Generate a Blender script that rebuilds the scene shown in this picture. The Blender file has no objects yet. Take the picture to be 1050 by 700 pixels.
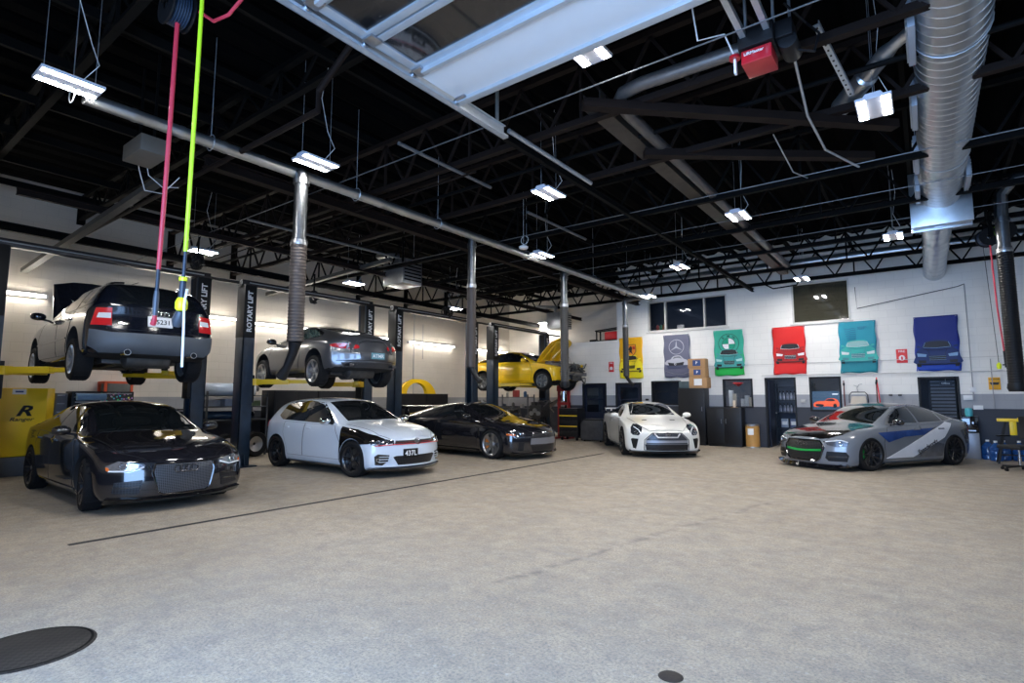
import bpy, bmesh, math, random
from mathutils import Vector, Matrix, geometry
from mathutils.bvhtree import BVHTree
sc = bpy.context.scene
COL = sc.collection
PI = math.pi
# ---------------------------------------------------------------- camera
YAW, PITCH, FPX = 36.88, 5.877, 563.48
cam_d = bpy.data.cameras.new('camera'); cam = bpy.data.objects.new('camera', cam_d); COL.objects.link(cam)
cam_d.sensor_width = 36.0; cam_d.lens = FPX / 1050 * 36.0; cam_d.clip_start = 0.05; cam_d.clip_end = 200
cam.location = (0, 0, 1.45); cam.rotation_euler = (math.radians(90 + PITCH), 0, math.radians(YAW))
sc.camera = cam
# ---------------------------------------------------------------- colour management
sc.view_settings.view_transform = 'Standard'; sc.view_settings.look = 'None'
sc.view_settings.gamma = 1; sc.view_settings.use_curve_mapping = False
sc.view_settings.exposure = 0.5
# ---------------------------------------------------------------- world: daylight outside the open bay door
world = bpy.data.worlds.new('daylight'); sc.world = world; world.use_nodes = True
bgn = world.node_tree.nodes['Background']; bgn.inputs[0].default_value = (0.62, 0.75, 1.0, 1); bgn.inputs[1].default_value = 1.3
def area_light(name, loc, rot, sx, sy, power, color):
    l = bpy.data.lights.new(name, 'AREA'); l.shape = 'RECTANGLE'; l.size = sx; l.size_y = sy; l.energy = power; l.color = color
    o = bpy.data.objects.new(name, l); COL.objects.link(o); o.location = loc; o.rotation_euler = rot
    return o
DAY_POWER = 560
area_light('daylight_at_bay_door', (-1.1, -1.15, 2.15), (math.radians(90), 0, 0), 5.2, 4.0, DAY_POWER, (0.30, 0.55, 1.0))
PANEL_STRENGTH = 215.0
TUBE_STRENGTH = 36.0

# ---------------------------------------------------------------- tagging
def tag(o, label=None, cat=None, group=None, kind=None):
    if label: o['label'] = label
    if cat: o['category'] = cat
    if group: o['group'] = group
    if kind: o['kind'] = kind
    return o
def thing(name, label, cat, loc=(0, 0, 0), rz=0.0, group=None):
    o = bpy.data.objects.new(name, None); COL.objects.link(o); o.empty_display_size = 0.1
    o.location = loc; o.rotation_euler = (0, 0, rz)
    return tag(o, label, cat, group)
def copy_tree(o, parent=None, loc=None, rz=None, label=None):
    c = o.copy(); COL.objects.link(c); c.parent = parent
    if loc is not None: c.location = loc
    if rz is not None: c.rotation_euler = (c.rotation_euler[0], c.rotation_euler[1], rz)
    if label: c['label'] = label
    for ch in list(o.children): copy_tree(ch, c)
    return c
# ---------------------------------------------------------------- materials
MATS = {}
def mat(name, color, rough=0.5, metal=0.0, coat=0.0, emit=None, es=0.0, spec=None, noise=0.0, nscale=8.0, bump=0.0, bscale=60.0, alpha=None, trans=0.0):
    if name in MATS: return MATS[name]
    m = bpy.data.materials.new(name); m.use_nodes = True; MATS[name] = m
    nt = m.node_tree; b = nt.nodes['Principled BSDF']; c = (*color, 1)
    b.inputs['Base Color'].default_value = c; b.inputs['Roughness'].default_value = rough; b.inputs['Metallic'].default_value = metal
    if coat: b.inputs['Coat Weight'].default_value = coat; b.inputs['Coat Roughness'].default_value = 0.03
    if spec is not None: b.inputs['Specular IOR Level'].default_value = spec
    if emit: b.inputs['Emission Color'].default_value = (*emit, 1); b.inputs['Emission Strength'].default_value = es
    if alpha is not None: b.inputs['Alpha'].default_value = alpha
    if trans: b.inputs['Transmission Weight'].default_value = trans
    tc = nt.nodes.new('ShaderNodeTexCoord')
    if noise:
        n = nt.nodes.new('ShaderNodeTexNoise'); n.inputs['Scale'].default_value = nscale; n.inputs['Detail'].default_value = 5
        nt.links.new(tc.outputs['Object'], n.inputs['Vector'])
        mx = nt.nodes.new('ShaderNodeMix'); mx.data_type = 'RGBA'
        mx.inputs[6].default_value = tuple(max(0, v * (1 - noise)) for v in color) + (1,)
        mx.inputs[7].default_value = tuple(min(1, v * (1 + noise)) for v in color) + (1,)
        nt.links.new(n.outputs['Fac'], mx.inputs[0]); nt.links.new(mx.outputs[2], b.inputs['Base Color'])
    if bump:
        n2 = nt.nodes.new('ShaderNodeTexNoise'); n2.inputs['Scale'].default_value = bscale; n2.inputs['Detail'].default_value = 3
        nt.links.new(tc.outputs['Object'], n2.inputs['Vector'])
        bp = nt.nodes.new('ShaderNodeBump'); bp.inputs['Strength'].default_value = bump; bp.inputs['Distance'].default_value = 0.02
        nt.links.new(n2.outputs['Fac'], bp.inputs['Height']); nt.links.new(bp.outputs['Normal'], b.inputs['Normal'])
    return m
def paint(name, color, rough=0.25, flake=0.06, metal=0.0):
    return mat(name, color, rough, metal, coat=1.0, noise=flake, nscale=180)
def mesh_grille(name, c1, c2, scale=30, metal=0.3, rough=0.3):
    if name in MATS: return MATS[name]
    m = mat(name, c1, rough, metal); nt = m.node_tree; b = nt.nodes['Principled BSDF']
    tc = nt.nodes['Texture Coordinate']
    v = nt.nodes.new('ShaderNodeTexVoronoi'); v.voronoi_dimensions = '2D'; v.feature = 'DISTANCE_TO_EDGE'; v.inputs['Scale'].default_value = scale; v.inputs['Randomness'].default_value = 0.0
    sp = nt.nodes.new('ShaderNodeSeparateXYZ'); cb = nt.nodes.new('ShaderNodeCombineXYZ'); nt.links.new(tc.outputs['Object'], sp.inputs[0]); nt.links.new(sp.outputs[1], cb.inputs[0]); nt.links.new(sp.outputs[2], cb.inputs[1]); nt.links.new(cb.outputs[0], v.inputs['Vector'])
    r = nt.nodes.new('ShaderNodeValToRGB'); r.color_ramp.elements[0].position = 0.10; r.color_ramp.elements[1].position = 0.16
    r.color_ramp.elements[0].color = (*c2, 1); r.color_ramp.elements[1].color = (*c1, 1)
    nt.links.new(v.outputs['Distance'], r.inputs[0]); nt.links.new(r.outputs[0], b.inputs['Base Color'])
    return m
BLACK = mat('black_plastic', (0.006, 0.006, 0.007), 0.5, spec=.3, bump=0.05)
GLOSSB = mat('gloss_black', (0.006, 0.006, 0.008), 0.08, coat=1.0, noise=0.1)
DARK = mat('dark_underbody', (0.010, 0.010, 0.011), 0.8, noise=0.5, nscale=6, bump=0.2)
RUBBER = mat('tyre_rubber', (0.008, 0.008, 0.009), 0.8, spec=.25, bump=0.3, bscale=90)
CHROME = mat('chrome', (0.75, 0.76, 0.78), 0.12, 1.0, noise=0.03)
STEEL = mat('brushed_steel', (0.42, 0.43, 0.45), 0.35, 1.0, noise=0.15, nscale=20)
ALU = mat('wheel_silver', (0.55, 0.56, 0.58), 0.3, 0.9, noise=0.05)
GLASS = mat('tinted_glass', (0.008, 0.010, 0.012), 0.03, coat=1.0, spec=0.8, noise=0.05)
GLASSG = mat('green_tinted_glass', (0.006, 0.008, 0.009), 0.03, coat=1.0, spec=0.8, noise=0.05)
LENS = mat('headlamp_lens', (0.20, 0.21, 0.24), 0.06, 0.6, coat=1.0, noise=0.5, nscale=28)
LENSD = mat('dark_headlamp_lens', (0.06, 0.065, 0.08), 0.05, 0.5, coat=1.0, noise=0.5, nscale=30)
REDL = mat('red_tail_lens', (0.65, 0.015, 0.02), 0.12, coat=1.0, noise=0.1, nscale=30)
AMBER = mat('amber_lens', (0.8, 0.16, 0.02), 0.15, coat=1.0, noise=0.1)
WHITEP = mat('white_plastic', (0.8, 0.8, 0.8), 0.4, noise=0.03)
YEL = mat('lift_yellow', (0.78, 0.50, 0.015), 0.4, noise=0.08, nscale=5)

# ---------------------------------------------------------------- mesh collector
class MB:
    def __init__(s): s.bm = bmesh.new()
    def face(s, pts):
        vs = [s.bm.verts.new(p) for p in pts]
        return s.bm.faces.new(vs)
    def box(s, x0, y0, z0, x1, y1, z1, M=None):
        c = [(x0,y0,z0),(x1,y0,z0),(x1,y1,z0),(x0,y1,z0),(x0,y0,z1),(x1,y0,z1),(x1,y1,z1),(x0,y1,z1)]
        if M is not None: c = [M @ Vector(p) for p in c]
        v = [s.bm.verts.new(p) for p in c]
        for f in ((0,3,2,1),(4,5,6,7),(0,1,5,4),(1,2,6,5),(2,3,7,6),(3,0,4,7)): s.bm.faces.new([v[i] for i in f])
        return s
    def cbox(s, c, d, M=None):
        return s.box(c[0]-d[0]/2, c[1]-d[1]/2, c[2]-d[2]/2, c[0]+d[0]/2, c[1]+d[1]/2, c[2]+d[2]/2, M)
    def bar(s, a, b, w, h):
        a = Vector(a); b = Vector(b); d = b - a; L = d.length
        if L < 1e-6: return s
        d.normalize(); up = Vector((0,0,1)) if abs(d.z) < 0.95 else Vector((1,0,0))
        r = d.cross(up).normalized(); u = r.cross(d)
        pts = [a + r*sx*w/2 + u*sz*h/2 + d*t for t in (0, L) for sx, sz in ((-1,-1),(1,-1),(1,1),(-1,1))]
        v = [s.bm.verts.new(p) for p in pts]
        for f in ((3,2,1,0),(4,5,6,7),(0,1,5,4),(1,2,6,5),(2,3,7,6),(3,0,4,7)): s.bm.faces.new([v[i] for i in f])
        return s
    def tube(s, pts, r, n=8, cap=True):
        pts = [Vector(p) for p in pts]; rs = r if isinstance(r, (list, tuple)) else [r]*len(pts)
        rings = []; prev = None
        for i, p in enumerate(pts):
            d = (pts[min(i+1, len(pts)-1)] - pts[max(i-1, 0)]).normalized()
            if prev is None:
                up = Vector((0,0,1)) if abs(d.z) < 0.9 else Vector((1,0,0)); u = d.cross(up).normalized()
            else:
                u = prev - d*prev.dot(d)
                u = u.normalized() if u.length > 1e-6 else d.orthogonal().normalized()
            prev = u; w = d.cross(u)
            rings.append([s.bm.verts.new(p + (u*math.cos(2*PI*k/n) + w*math.sin(2*PI*k/n))*rs[i]) for k in range(n)])
        for a, b in zip(rings, rings[1:]):
            for k in range(n): s.bm.faces.new([a[k], a[(k+1)%n], b[(k+1)%n], b[k]])
        if cap: s.bm.faces.new(rings[0][::-1]); s.bm.faces.new(rings[-1])
        return s
    def lathe(s, prof, n=24, M=None, axis='z', cap=False):   # prof [(r, h)] about the axis
        rings = []
        for r, h in prof:
            ring = []
            for k in range(n):
                a = 2*PI*k/n; c, d = r*math.cos(a), r*math.sin(a)
                p = Vector((c, d, h)) if axis == 'z' else (Vector((c, h, d)) if axis == 'y' else Vector((h, c, d)))
                ring.append(s.bm.verts.new(M @ p if M is not None else p))
            rings.append(ring)
        for a, b in zip(rings, rings[1:]):
            for k in range(n): s.bm.faces.new([a[k], a[(k+1)%n], b[(k+1)%n], b[k]])
        if cap: s.bm.faces.new(rings[0][::-1]); s.bm.faces.new(rings[-1])
        return s
    def prism(s, poly, f0, f1):                       # poly 2D, f0/f1 map (u,v) to 3D front/back
        a = [s.bm.verts.new(f0(*p)) for p in poly]; b = [s.bm.verts.new(f1(*p)) for p in poly]
        n = len(poly); s.bm.faces.new(a); s.bm.faces.new(b[::-1])
        for i in range(n): s.bm.faces.new([a[i], b[i], b[(i+1)%n], a[(i+1)%n]])
        return s
    def prism_y(s, poly, y0, y1): return s.prism(poly, lambda u,v:(u,y0,v), lambda u,v:(u,y1,v))
    def prism_x(s, poly, x0, x1): return s.prism(poly, lambda u,v:(x0,u,v), lambda u,v:(x1,u,v))
    def prism_z(s, poly, z0, z1): return s.prism(poly, lambda u,v:(u,v,z0), lambda u,v:(u,v,z1))
    def xf(s, M): bmesh.ops.transform(s.bm, matrix=M, verts=s.bm.verts); return s
    def build(s, name, m, parent=None, smooth=35, bevel=0.0, origin=None, recalc=True, sub=0, weld=False):
        bm = s.bm
        if weld: bmesh.ops.remove_doubles(bm, verts=bm.verts, dist=1e-5)
        if recalc: bmesh.ops.recalc_face_normals(bm, faces=bm.faces)
        if bevel:
            es = [e for e in bm.edges if len(e.link_faces) == 2 and e.calc_face_angle(0) > 0.7]
            bmesh.ops.bevel(bm, geom=es, offset=bevel, segments=2, affect='EDGES', clamp_overlap=True, profile=0.6)
        if origin is not None: bmesh.ops.translate(bm, verts=bm.verts, vec=-Vector(origin))
        me = bpy.data.meshes.new(name); bm.to_mesh(me); bm.free()
        if smooth:
            me.shade_smooth(); me.set_sharp_from_angle(angle=math.radians(smooth))
        o = bpy.data.objects.new(name, me); COL.objects.link(o)
        for mm in (m if isinstance(m, (list, tuple)) else [m]): me.materials.append(mm)
        if sub:
            md = o.modifiers.new('s', 'SUBSURF'); md.levels = sub; md.render_levels = sub
        if parent is not None: o.parent = parent
        if origin is not None: o.location = origin
        return o
def text_mesh(name, txt, size, m, parent, M, depth=0.004, align='CENTER', shear=0.0, sx=1.0, bold=.012):
    cu = bpy.data.curves.new(name, 'FONT'); cu.body = txt; cu.size = size; cu.align_x = align; cu.align_y = 'CENTER'
    cu.extrude = depth/2; cu.shear = shear; cu.offset = bold*size; cu.resolution_u = 2
    to = bpy.data.objects.new(name, cu); COL.objects.link(to)
    dg = bpy.context.evaluated_depsgraph_get()
    me = bpy.data.meshes.new_from_object(to.evaluated_get(dg))
    bpy.data.objects.remove(to); me.transform(M @ Matrix.Diagonal((sx, 1, 1, 1))); me.materials.clear(); me.materials.append(m)
    o = bpy.data.objects.new(name, me); COL.objects.link(o); o.parent = parent
    return o
def frame_M(o, xd, yd):                                # text plane: x dir, y dir, origin
    x = Vector(xd).normalized(); y = Vector(yd).normalized(); z = x.cross(y)
    M = Matrix((x, y, z)).transposed().to_4x4(); M.translation = Vector(o); return M
def smooth_poly(pts, n=4):
    out = []; N = len(pts)
    for i in range(N):
        p0, p1, p2, p3 = (Vector(pts[(i+k-1) % N]) for k in range(4))
        for j in range(n):
            t = j/n
            q = 0.5*((2*p1) + (p2-p0)*t + (2*p0-5*p1+4*p2-p3)*t*t + (3*p1-p0-3*p2+p3)*t**3)
            out.append((q.x, q.y))
    return out
def circle_poly(cx, cy, r, n=20, ry=None):
    ry = ry or r
    return [(cx + r*math.cos(2*PI*k/n), cy + ry*math.sin(2*PI*k/n)) for k in range(n)]
# ================================================================ setting
def node_mat(name, rough=0.8):
    m = bpy.data.materials.new(name); m.use_nodes = True; MATS[name] = m
    nt = m.node_tree; b = nt.nodes['Principled BSDF']; b.inputs['Roughness'].default_value = rough
    return m, nt, b
def N(nt, t, **k):
    n = nt.nodes.new(t)
    for a, v in k.items():
        if a.startswith('i_'): n.inputs[a[2:].replace('_', ' ')].default_value = v
        else: setattr(n, a, v)
    return n
def mixc(nt, fac, a, b, blend='MIX'):
    n = nt.nodes.new('ShaderNodeMix'); n.data_type = 'RGBA'; n.blend_type = blend
    for s, v in ((0, fac), (6, a), (7, b)):
        if isinstance(v, (int, float)): n.inputs[s].default_value = v
        elif isinstance(v, tuple): n.inputs[s].default_value = (*v, 1) if len(v) == 3 else v
        else: nt.links.new(v, n.inputs[s])
    return n.outputs[2]
def ramp(nt, src, stops):
    r = nt.nodes.new('ShaderNodeValToRGB'); e = r.color_ramp.elements
    while len(e) < len(stops): e.new(.5)
    for q, (p, c) in zip(e, stops): q.position = p; q.color = (c, c, c, 1) if isinstance(c, (int, float)) else (*c, 1)
    nt.links.new(src, r.inputs[0]); return r.outputs[0]
def math_n(nt, op, a, b=None):
    n = nt.nodes.new('ShaderNodeMath'); n.operation = op
    for i, v in enumerate((a, b)):
        if v is None: continue
        if isinstance(v, (int, float)): n.inputs[i].default_value = v
        else: nt.links.new(v, n.inputs[i])
    return n.outputs[0]
# concrete floor
FLOOR, nt, b = node_mat('worn_concrete', .62)
tc = N(nt, 'ShaderNodeTexCoord'); sx = N(nt, 'ShaderNodeSeparateXYZ'); nt.links.new(tc.outputs['Object'], sx.inputs[0])
def noise(scale, det=6, rough=.6, vec=None, dist=0):
    n = N(nt, 'ShaderNodeTexNoise'); n.inputs['Scale'].default_value = scale; n.inputs['Detail'].default_value = det; n.inputs['Roughness'].default_value = rough; n.inputs['Distortion'].default_value = dist
    nt.links.new(vec if vec is not None else tc.outputs['Object'], n.inputs['Vector']); return n.outputs['Fac']
base = mixc(nt, ramp(nt, noise(.45, 5), [(.3, 0), (.7, 1)]), (.39, .315, .225), (.50, .42, .315))
base = mixc(nt, ramp(nt, noise(2.2, 7, .65, dist=.6), [(.34, .45), (.56, 0)]), base, (.24, .22, .195))
base = mixc(nt, ramp(nt, noise(9, 6, .7), [(.34, .45), (.54, 0)]), base, (.20, .185, .17))
base = mixc(nt, ramp(nt, noise(55, 4, .75), [(.36, .8), (.56, 0)]), base, (.16, .15, .145))
base = mixc(nt, ramp(nt, noise(24, 5, .75), [(.55, 0), (.72, .5)]), base, (.60, .56, .50))
mp = N(nt, 'ShaderNodeMapping'); mp.inputs['Scale'].default_value = (.35, 3.2, 1); mp.inputs['Rotation'].default_value = (0, 0, .5); nt.links.new(tc.outputs['Object'], mp.inputs[0])
base = mixc(nt, ramp(nt, noise(1.6, 5, .6, mp.outputs[0]), [(.60, 0), (.72, .45)]), base, (.25, .235, .215))
# dirt streak running in from the middle of the floor, and worn marks: a wandering line x = -2.85 + .2*(y-2.5)
ln = math_n(nt, 'ABSOLUTE', math_n(nt, 'SUBTRACT', math_n(nt, 'ADD', sx.outputs[0], math_n(nt, 'MULTIPLY', noise(1.1, 4), .30)), math_n(nt, 'ADD', math_n(nt, 'MULTIPLY', sx.outputs[1], .19), -3.32)))
band = ramp(nt, ln, [(.0, 1), (.07, 0)])
yr = math_n(nt, 'MULTIPLY', math_n(nt, 'GREATER_THAN', sx.outputs[1], 3.45), math_n(nt, 'LESS_THAN', sx.outputs[1], 8.6))
st = math_n(nt, 'MULTIPLY', math_n(nt, 'MULTIPLY', band, yr), ramp(nt, noise(5, 4), [(.42, 0), (.6, .75)]))
base = mixc(nt, st, base, (.14, .13, .12))
nt.links.new(base, b.inputs['Base Color'])
nt.links.new(ramp(nt, noise(5, 5), [(.3, .42), (.7, .75)]), b.inputs['Roughness'])
bp = N(nt, 'ShaderNodeBump'); bp.inputs['Strength'].default_value = .35; bp.inputs['Distance'].default_value = .01; nt.links.new(noise(120, 4), bp.inputs['Height']); nt.links.new(bp.outputs[0], b.inputs['Normal'])

def block_wall(name, base, lo=None, mid=None, zl=1.19, zm=1.55, bump=.12):
    m, nt, b = node_mat(name, .6)
    tc = N(nt, 'ShaderNodeTexCoord'); s = N(nt, 'ShaderNodeSeparateXYZ'); nt.links.new(tc.outputs['Object'], s.inputs[0])
    geo = N(nt, 'ShaderNodeNewGeometry'); sn = N(nt, 'ShaderNodeSeparateXYZ'); nt.links.new(geo.outputs['Normal'], sn.inputs[0])
    u = math_n(nt, 'ADD', s.outputs[0], s.outputs[1])
    cb = N(nt, 'ShaderNodeCombineXYZ'); nt.links.new(u, cb.inputs[0]); nt.links.new(s.outputs[2], cb.inputs[1])
    br = N(nt, 'ShaderNodeTexBrick'); br.inputs['Scale'].default_value = 1; br.inputs['Brick Width'].default_value = .40; br.inputs['Row Height'].default_value = .20; br.inputs['Mortar Size'].default_value = .006
    br.inputs['Color1'].default_value = (1, 1, 1, 1); br.inputs['Color2'].default_value = (.97, .97, .97, 1); br.inputs['Mortar'].default_value = (.90, .90, .90, 1)
    nt.links.new(cb.outputs[0], br.inputs['Vector'])
    no = N(nt, 'ShaderNodeTexNoise'); no.inputs['Scale'].default_value = 1.4; no.inputs['Detail'].default_value = 6; nt.links.new(tc.outputs['Object'], no.inputs['Vector'])
    col = base
    if mid: col = mixc(nt, math_n(nt, 'LESS_THAN', s.outputs[2], zm), col, mid)
    if lo: col = mixc(nt, math_n(nt, 'LESS_THAN', s.outputs[2], zl), col, lo)
    if isinstance(col, tuple): col = mixc(nt, 0.0, col, col)
    col = mixc(nt, 1.0, col, br.outputs['Color'], 'MULTIPLY')
    col = mixc(nt, 1.0, col, ramp(nt, no.outputs['Fac'], [(.25, .93), (.7, 1.0)]), 'MULTIPLY')
    nt.links.new(col, b.inputs['Base Color'])
    bp = N(nt, 'ShaderNodeBump'); bp.inputs['Strength'].default_value = bump; bp.inputs['Distance'].default_value = .01; nt.links.new(br.outputs['Fac'], bp.inputs['Height']); bp.invert = True
    nt.links.new(bp.outputs[0], b.inputs['Normal'])
    return m
WALLW = block_wall('white_painted_block', (.86, .84, .80), (.035, .04, .055), (.36, .37, .40))
WALLL = block_wall('cream_painted_block', (.66, .60, .52), (.035, .04, .055), (.30, .30, .31), zm=1.48, zl=1.1, bump=.5)
CEILM = mat('black_roof_deck', (.0012, .0012, .0014), .95, spec=.05, noise=.4, nscale=3)
STRUCT = mat('black_painted_steel', (.0022, .0021, .0021), .75, spec=.12, noise=.4, nscale=12)
BROWN = mat('red_oxide_steel', (.011, .0065, .005), .7, spec=.15, noise=.4, nscale=6)
GALV = mat('galvanised_steel', (.52, .55, .58), .30, .9, noise=.22, nscale=9)
ZINC = mat('zinc_track', (.50, .54, .58), .4, .7, noise=.15, nscale=14)
FRAME = mat('dark_frame_paint', (.010, .011, .014), .5, spec=.3, noise=.2)
def st(o): return tag(o, kind='structure')
H_ = 6.1
m = MB(); m.box(-15.2, -1.2, -.15, 5.2, 20.0, 0); st(m.build('floor', FLOOR, smooth=0))
m = MB(); m.box(-15.2, -1.2, H_, 5.2, 20.0, H_+.15); st(m.build('ceiling', CEILM, smooth=0))
m = MB(); m.box(-15.2, -1.2, 0, -15.0, 20.0, H_); st(m.build('wall_left', WALLL, smooth=0))
m = MB(); m.box(5.0, -1.2, 0, 5.2, 20.0, H_); st(m.build('wall_right', WALLW, smooth=0))
m = MB(); m.box(-15.0, 19.8, 0, 5.0, 20.0, H_); st(m.build('wall_rear', WALLL, smooth=0))
m = MB(); m.box(-15.0, -1.2, 0, -3.75, -1.0, H_); m.box(1.65, -1.2, 0, 5.0, -1.0, H_); m.box(-3.75, -1.2, 4.4, 1.65, -1.0, H_); st(m.build('wall_front', WALLL, smooth=0))
# office front wall with its openings
OPEN = [(-10.05, -9.08, 0, 1.98), (-8.72, -7.75, 0, 1.98), (-7.40, -6.38, 1.22, 2.02), (-5.06, -4.18, 1.15, 2.04), (-3.84, -3.00, 0, 2.05), (-2.66, -1.87, 1.08, 2.05), (-.16, .68, 0, 1.99), (-7.46, -4.84, 3.68, 4.72), (-3.0, -1.54, 3.60, 4.78)]
def cut_wall(m, X0, X1, Z0, Z1, opens, y0, y1):
    xs = sorted({X0, X1, *[v for o in opens for v in o[:2] if X0 < v < X1]}); zs = sorted({Z0, Z1, *[v for o in opens for v in o[2:] if Z0 < v < Z1]})
    for a, b_ in zip(xs, xs[1:]):
        z = None
        cells = []
        for c, d in zip(zs, zs[1:]):
            mx, mz = (a+b_)/2, (c+d)/2
            if any(o[0] < mx < o[1] and o[2] < mz < o[3] for o in opens): cells.append(None)
            else: cells.append((c, d))
        run = None
        for q in cells+[None]:
            if q is None:
                if run: m.box(a, y0, run[0], b_, y1, run[1])
                run = None
            else: run = (run[0], q[1]) if run else q
m = MB(); cut_wall(m, -10.65, -8.55, 0, 3.49, OPEN, 17.7, 17.85); cut_wall(m, -8.55, 5.0, 0, H_, OPEN, 17.7, 17.85)
st(m.build('wall_office', WALLW, smooth=0))
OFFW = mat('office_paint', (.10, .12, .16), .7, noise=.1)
m = MB(); m.box(-10.65, 17.85, 0, -10.5, 19.8, 3.49); m.box(-10.5, 17.85, 3.37, -8.55, 19.8, 3.49); st(m.build('wall_office_side', WALLW, smooth=0))
m = MB(); m.box(-8.7, 17.85, 3.49, -8.55, 19.8, H_); st(m.build('wall_upper_side', WALLW, smooth=0))
m = MB(); m.box(-8.55, 17.85, 2.7, 5.0, 19.8, 2.85); m.box(-10.5, 17.85, 2.7, -8.55, 19.8, 2.85); st(m.build('trim_office_ceiling', OFFW, smooth=0))
# floor drain slot, wall pipes
m = MB(); m.box(-6.93, 1.86, 0, -6.86, 13.2, .004); st(m.build('trim_floor_joint', mat('joint_dark', (.02, .02, .02), .9, noise=.3), smooth=0))

# door and window frames
WINLABEL = {0: 'door_1', 1: 'door_2', 2: 'window_1', 3: 'window_2', 4: 'door_3', 5: 'window_3', 6: 'door_4', 7: 'window_4', 8: 'window_5'}
PANE = mat('clear_window_glass', (.01, .012, .015), .02, coat=1, spec=.9, alpha=.18, noise=.05)
WTRIM = mat('white_trim_paint', (.62, .60, .57), .5, noise=.05)
for i, (x0, x1, z0, z1) in enumerate(OPEN):
    r = bpy.data.objects.new(WINLABEL[i], None); COL.objects.link(r); r.location = ((x0+x1)/2, 17.7, z0); tag(r, kind='structure')
    hx, H = (x1-x0)/2, z1-z0; w = .05 if i < 7 else .045; fm = FRAME if i < 7 else WTRIM
    m = MB(); y0, y1 = -.02, .12
    m.box(-hx, y0, 0, -hx+w, y1, H); m.box(hx-w, y0, 0, hx, y1, H); m.box(-hx+w, y0, H-w, hx-w, y1, H)
    if z0 > 0: m.box(-hx+w, y0, 0, hx-w, y1, w)
    if i == 7:
        for xx in (-.70, .60): m.box(xx-.025, y0, w, xx+.025, y1, H-w)
    m.build('frame', fm, r, bevel=.004)
    if i in (2, 3, 5, 7, 8):
        m = MB(); m.box(-hx+w, .05, w, hx-w, .058, H-w); m.build('pane', PANE if i != 8 else mat('dusty_window_glass', (.07, .065, .045), .05, coat=1, alpha=.8, noise=.2), r, smooth=0)
    if i == 7 or i == 8:
        m = MB(); m.box(-hx-.06, -.05, -.05, hx+.06, .0, 0); m.build('sill', WTRIM, r, bevel=.004)
    if i in (0, 1):      # half glazed door leaf
        m = MB(); a, b_ = -hx+w, hx-w
        m.box(a, .03, 0, b_, .07, .95); m.box(a, .03, .95, a+.11, .07, H-w); m.box(b_-.11, .03, .95, b_, .07, H-w); m.box(a+.11, .03, H-w-.11, b_-.11, .07, H-w); m.box(a+.11, .03, 1.38, b_-.11, .07, 1.43)
        m.build('leaf', mat('navy_door_paint', (.010, .015, .032), .45, spec=.3, noise=.15), r, bevel=.003)
        m = MB(); m.box(a+.11, .045, .95, b_-.11, .055, H-w-.11); m.build('pane', PANE, r, smooth=0)
        m = MB(); m.tube([(b_-.06, .03, 1.0), (b_-.06, -.02, 1.0), (b_-.16, -.02, 1.0)], .009, 6); m.build('door_handle', STEEL, r)
    if i in (4, 6):      # open door leaves
        m = MB(); a = -hx+w
        if i == 4: m.box(a, .12, 0, a+.04, .85, H-w)
        else: m.box(hx-w-.58, .75, .0, hx-w, .79, H-w)
        m.build('leaf', mat('navy_door_paint', (.010, .015, .032), .45, spec=.3, noise=.15), r, bevel=.003)
        m = MB()
        if i == 4: m.tube([(a+.05, .75, 1.0), (a+.10, .75, 1.0), (a+.10, .65, 1.0)], .01, 6)
        else: m.tube([(hx-w-.5, .75, 1.0), (hx-w-.5, .70, 1.0), (hx-w-.4, .70, 1.0)], .01, 6)
        m.build('door_handle', STEEL, r)

# ---------------------------------------------------------------- roof steel: open web joists across the bay
def joist(Y, zb=4.78, zt=5.55, m_=STRUCT, x0=-15.0, x1=5.0, n=22, w=.09, where=''):
    r = thing('roof_joist', where, 'joist', (0, Y, 0), 0, None)
    a = MB(); a.box(x0, -w/2, zb, x1, w/2, zb+.05); a.box(x0, -.008, zb+.05, x1, .008, zb+.10); a.build('bottom_chord', m_, r, smooth=0)
    a = MB(); a.box(x0, -w/2, zt, x1, w/2, zt+.07); a.build('top_chord', m_, r, smooth=0)
    a = MB(); L = (x1-x0)/n
    for k in range(n):
        xa = x0+k*L
        a.bar((xa, 0, zt), (xa+L/2, 0, zb+.05), .035, .035); a.bar((xa+L/2, 0, zb+.05), (xa+L, 0, zt), .035, .035)
        if k % 2: a.bar((xa, 0, zb), (xa, 0, zt), .035, .035)
    a.build('web', m_, r, smooth=0)
    for xx in (x0+.02, x1-.02): a = MB(); a.box(xx-.02, -.08, zb-.1, xx+.02, .08, zt+.07); a.build('bearing_plate', m_, r, smooth=0)
JO = [(1.9, 'black open web roof joist nearest the bay door, above the hose reels'), (3.8, 'black open web roof joist crossing above the raised overhead door'), (5.66, 'dark roof joist just past the end of the door tracks'), (7.24, 'red-brown roof joist crossing behind the overhead door opener'),
      (9.3, 'black roof joist crossing mid hall between the second and third light rows'), (11.4, 'black roof joist over the middle of the hall at the duct flange'), (13.5, 'black roof joist over the white sports car'), (15.6, 'black roof joist second from the office wall'), (17.35, 'black open web joist against the white office wall, topmost on that wall')]
for Y, lb in JO: joist(Y, m_=BROWN if Y in (5.66, 7.24) else STRUCT, where=lb, zb=5.42 if Y < 5 else 4.78, zt=5.90 if Y < 5 else 5.55)
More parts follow.
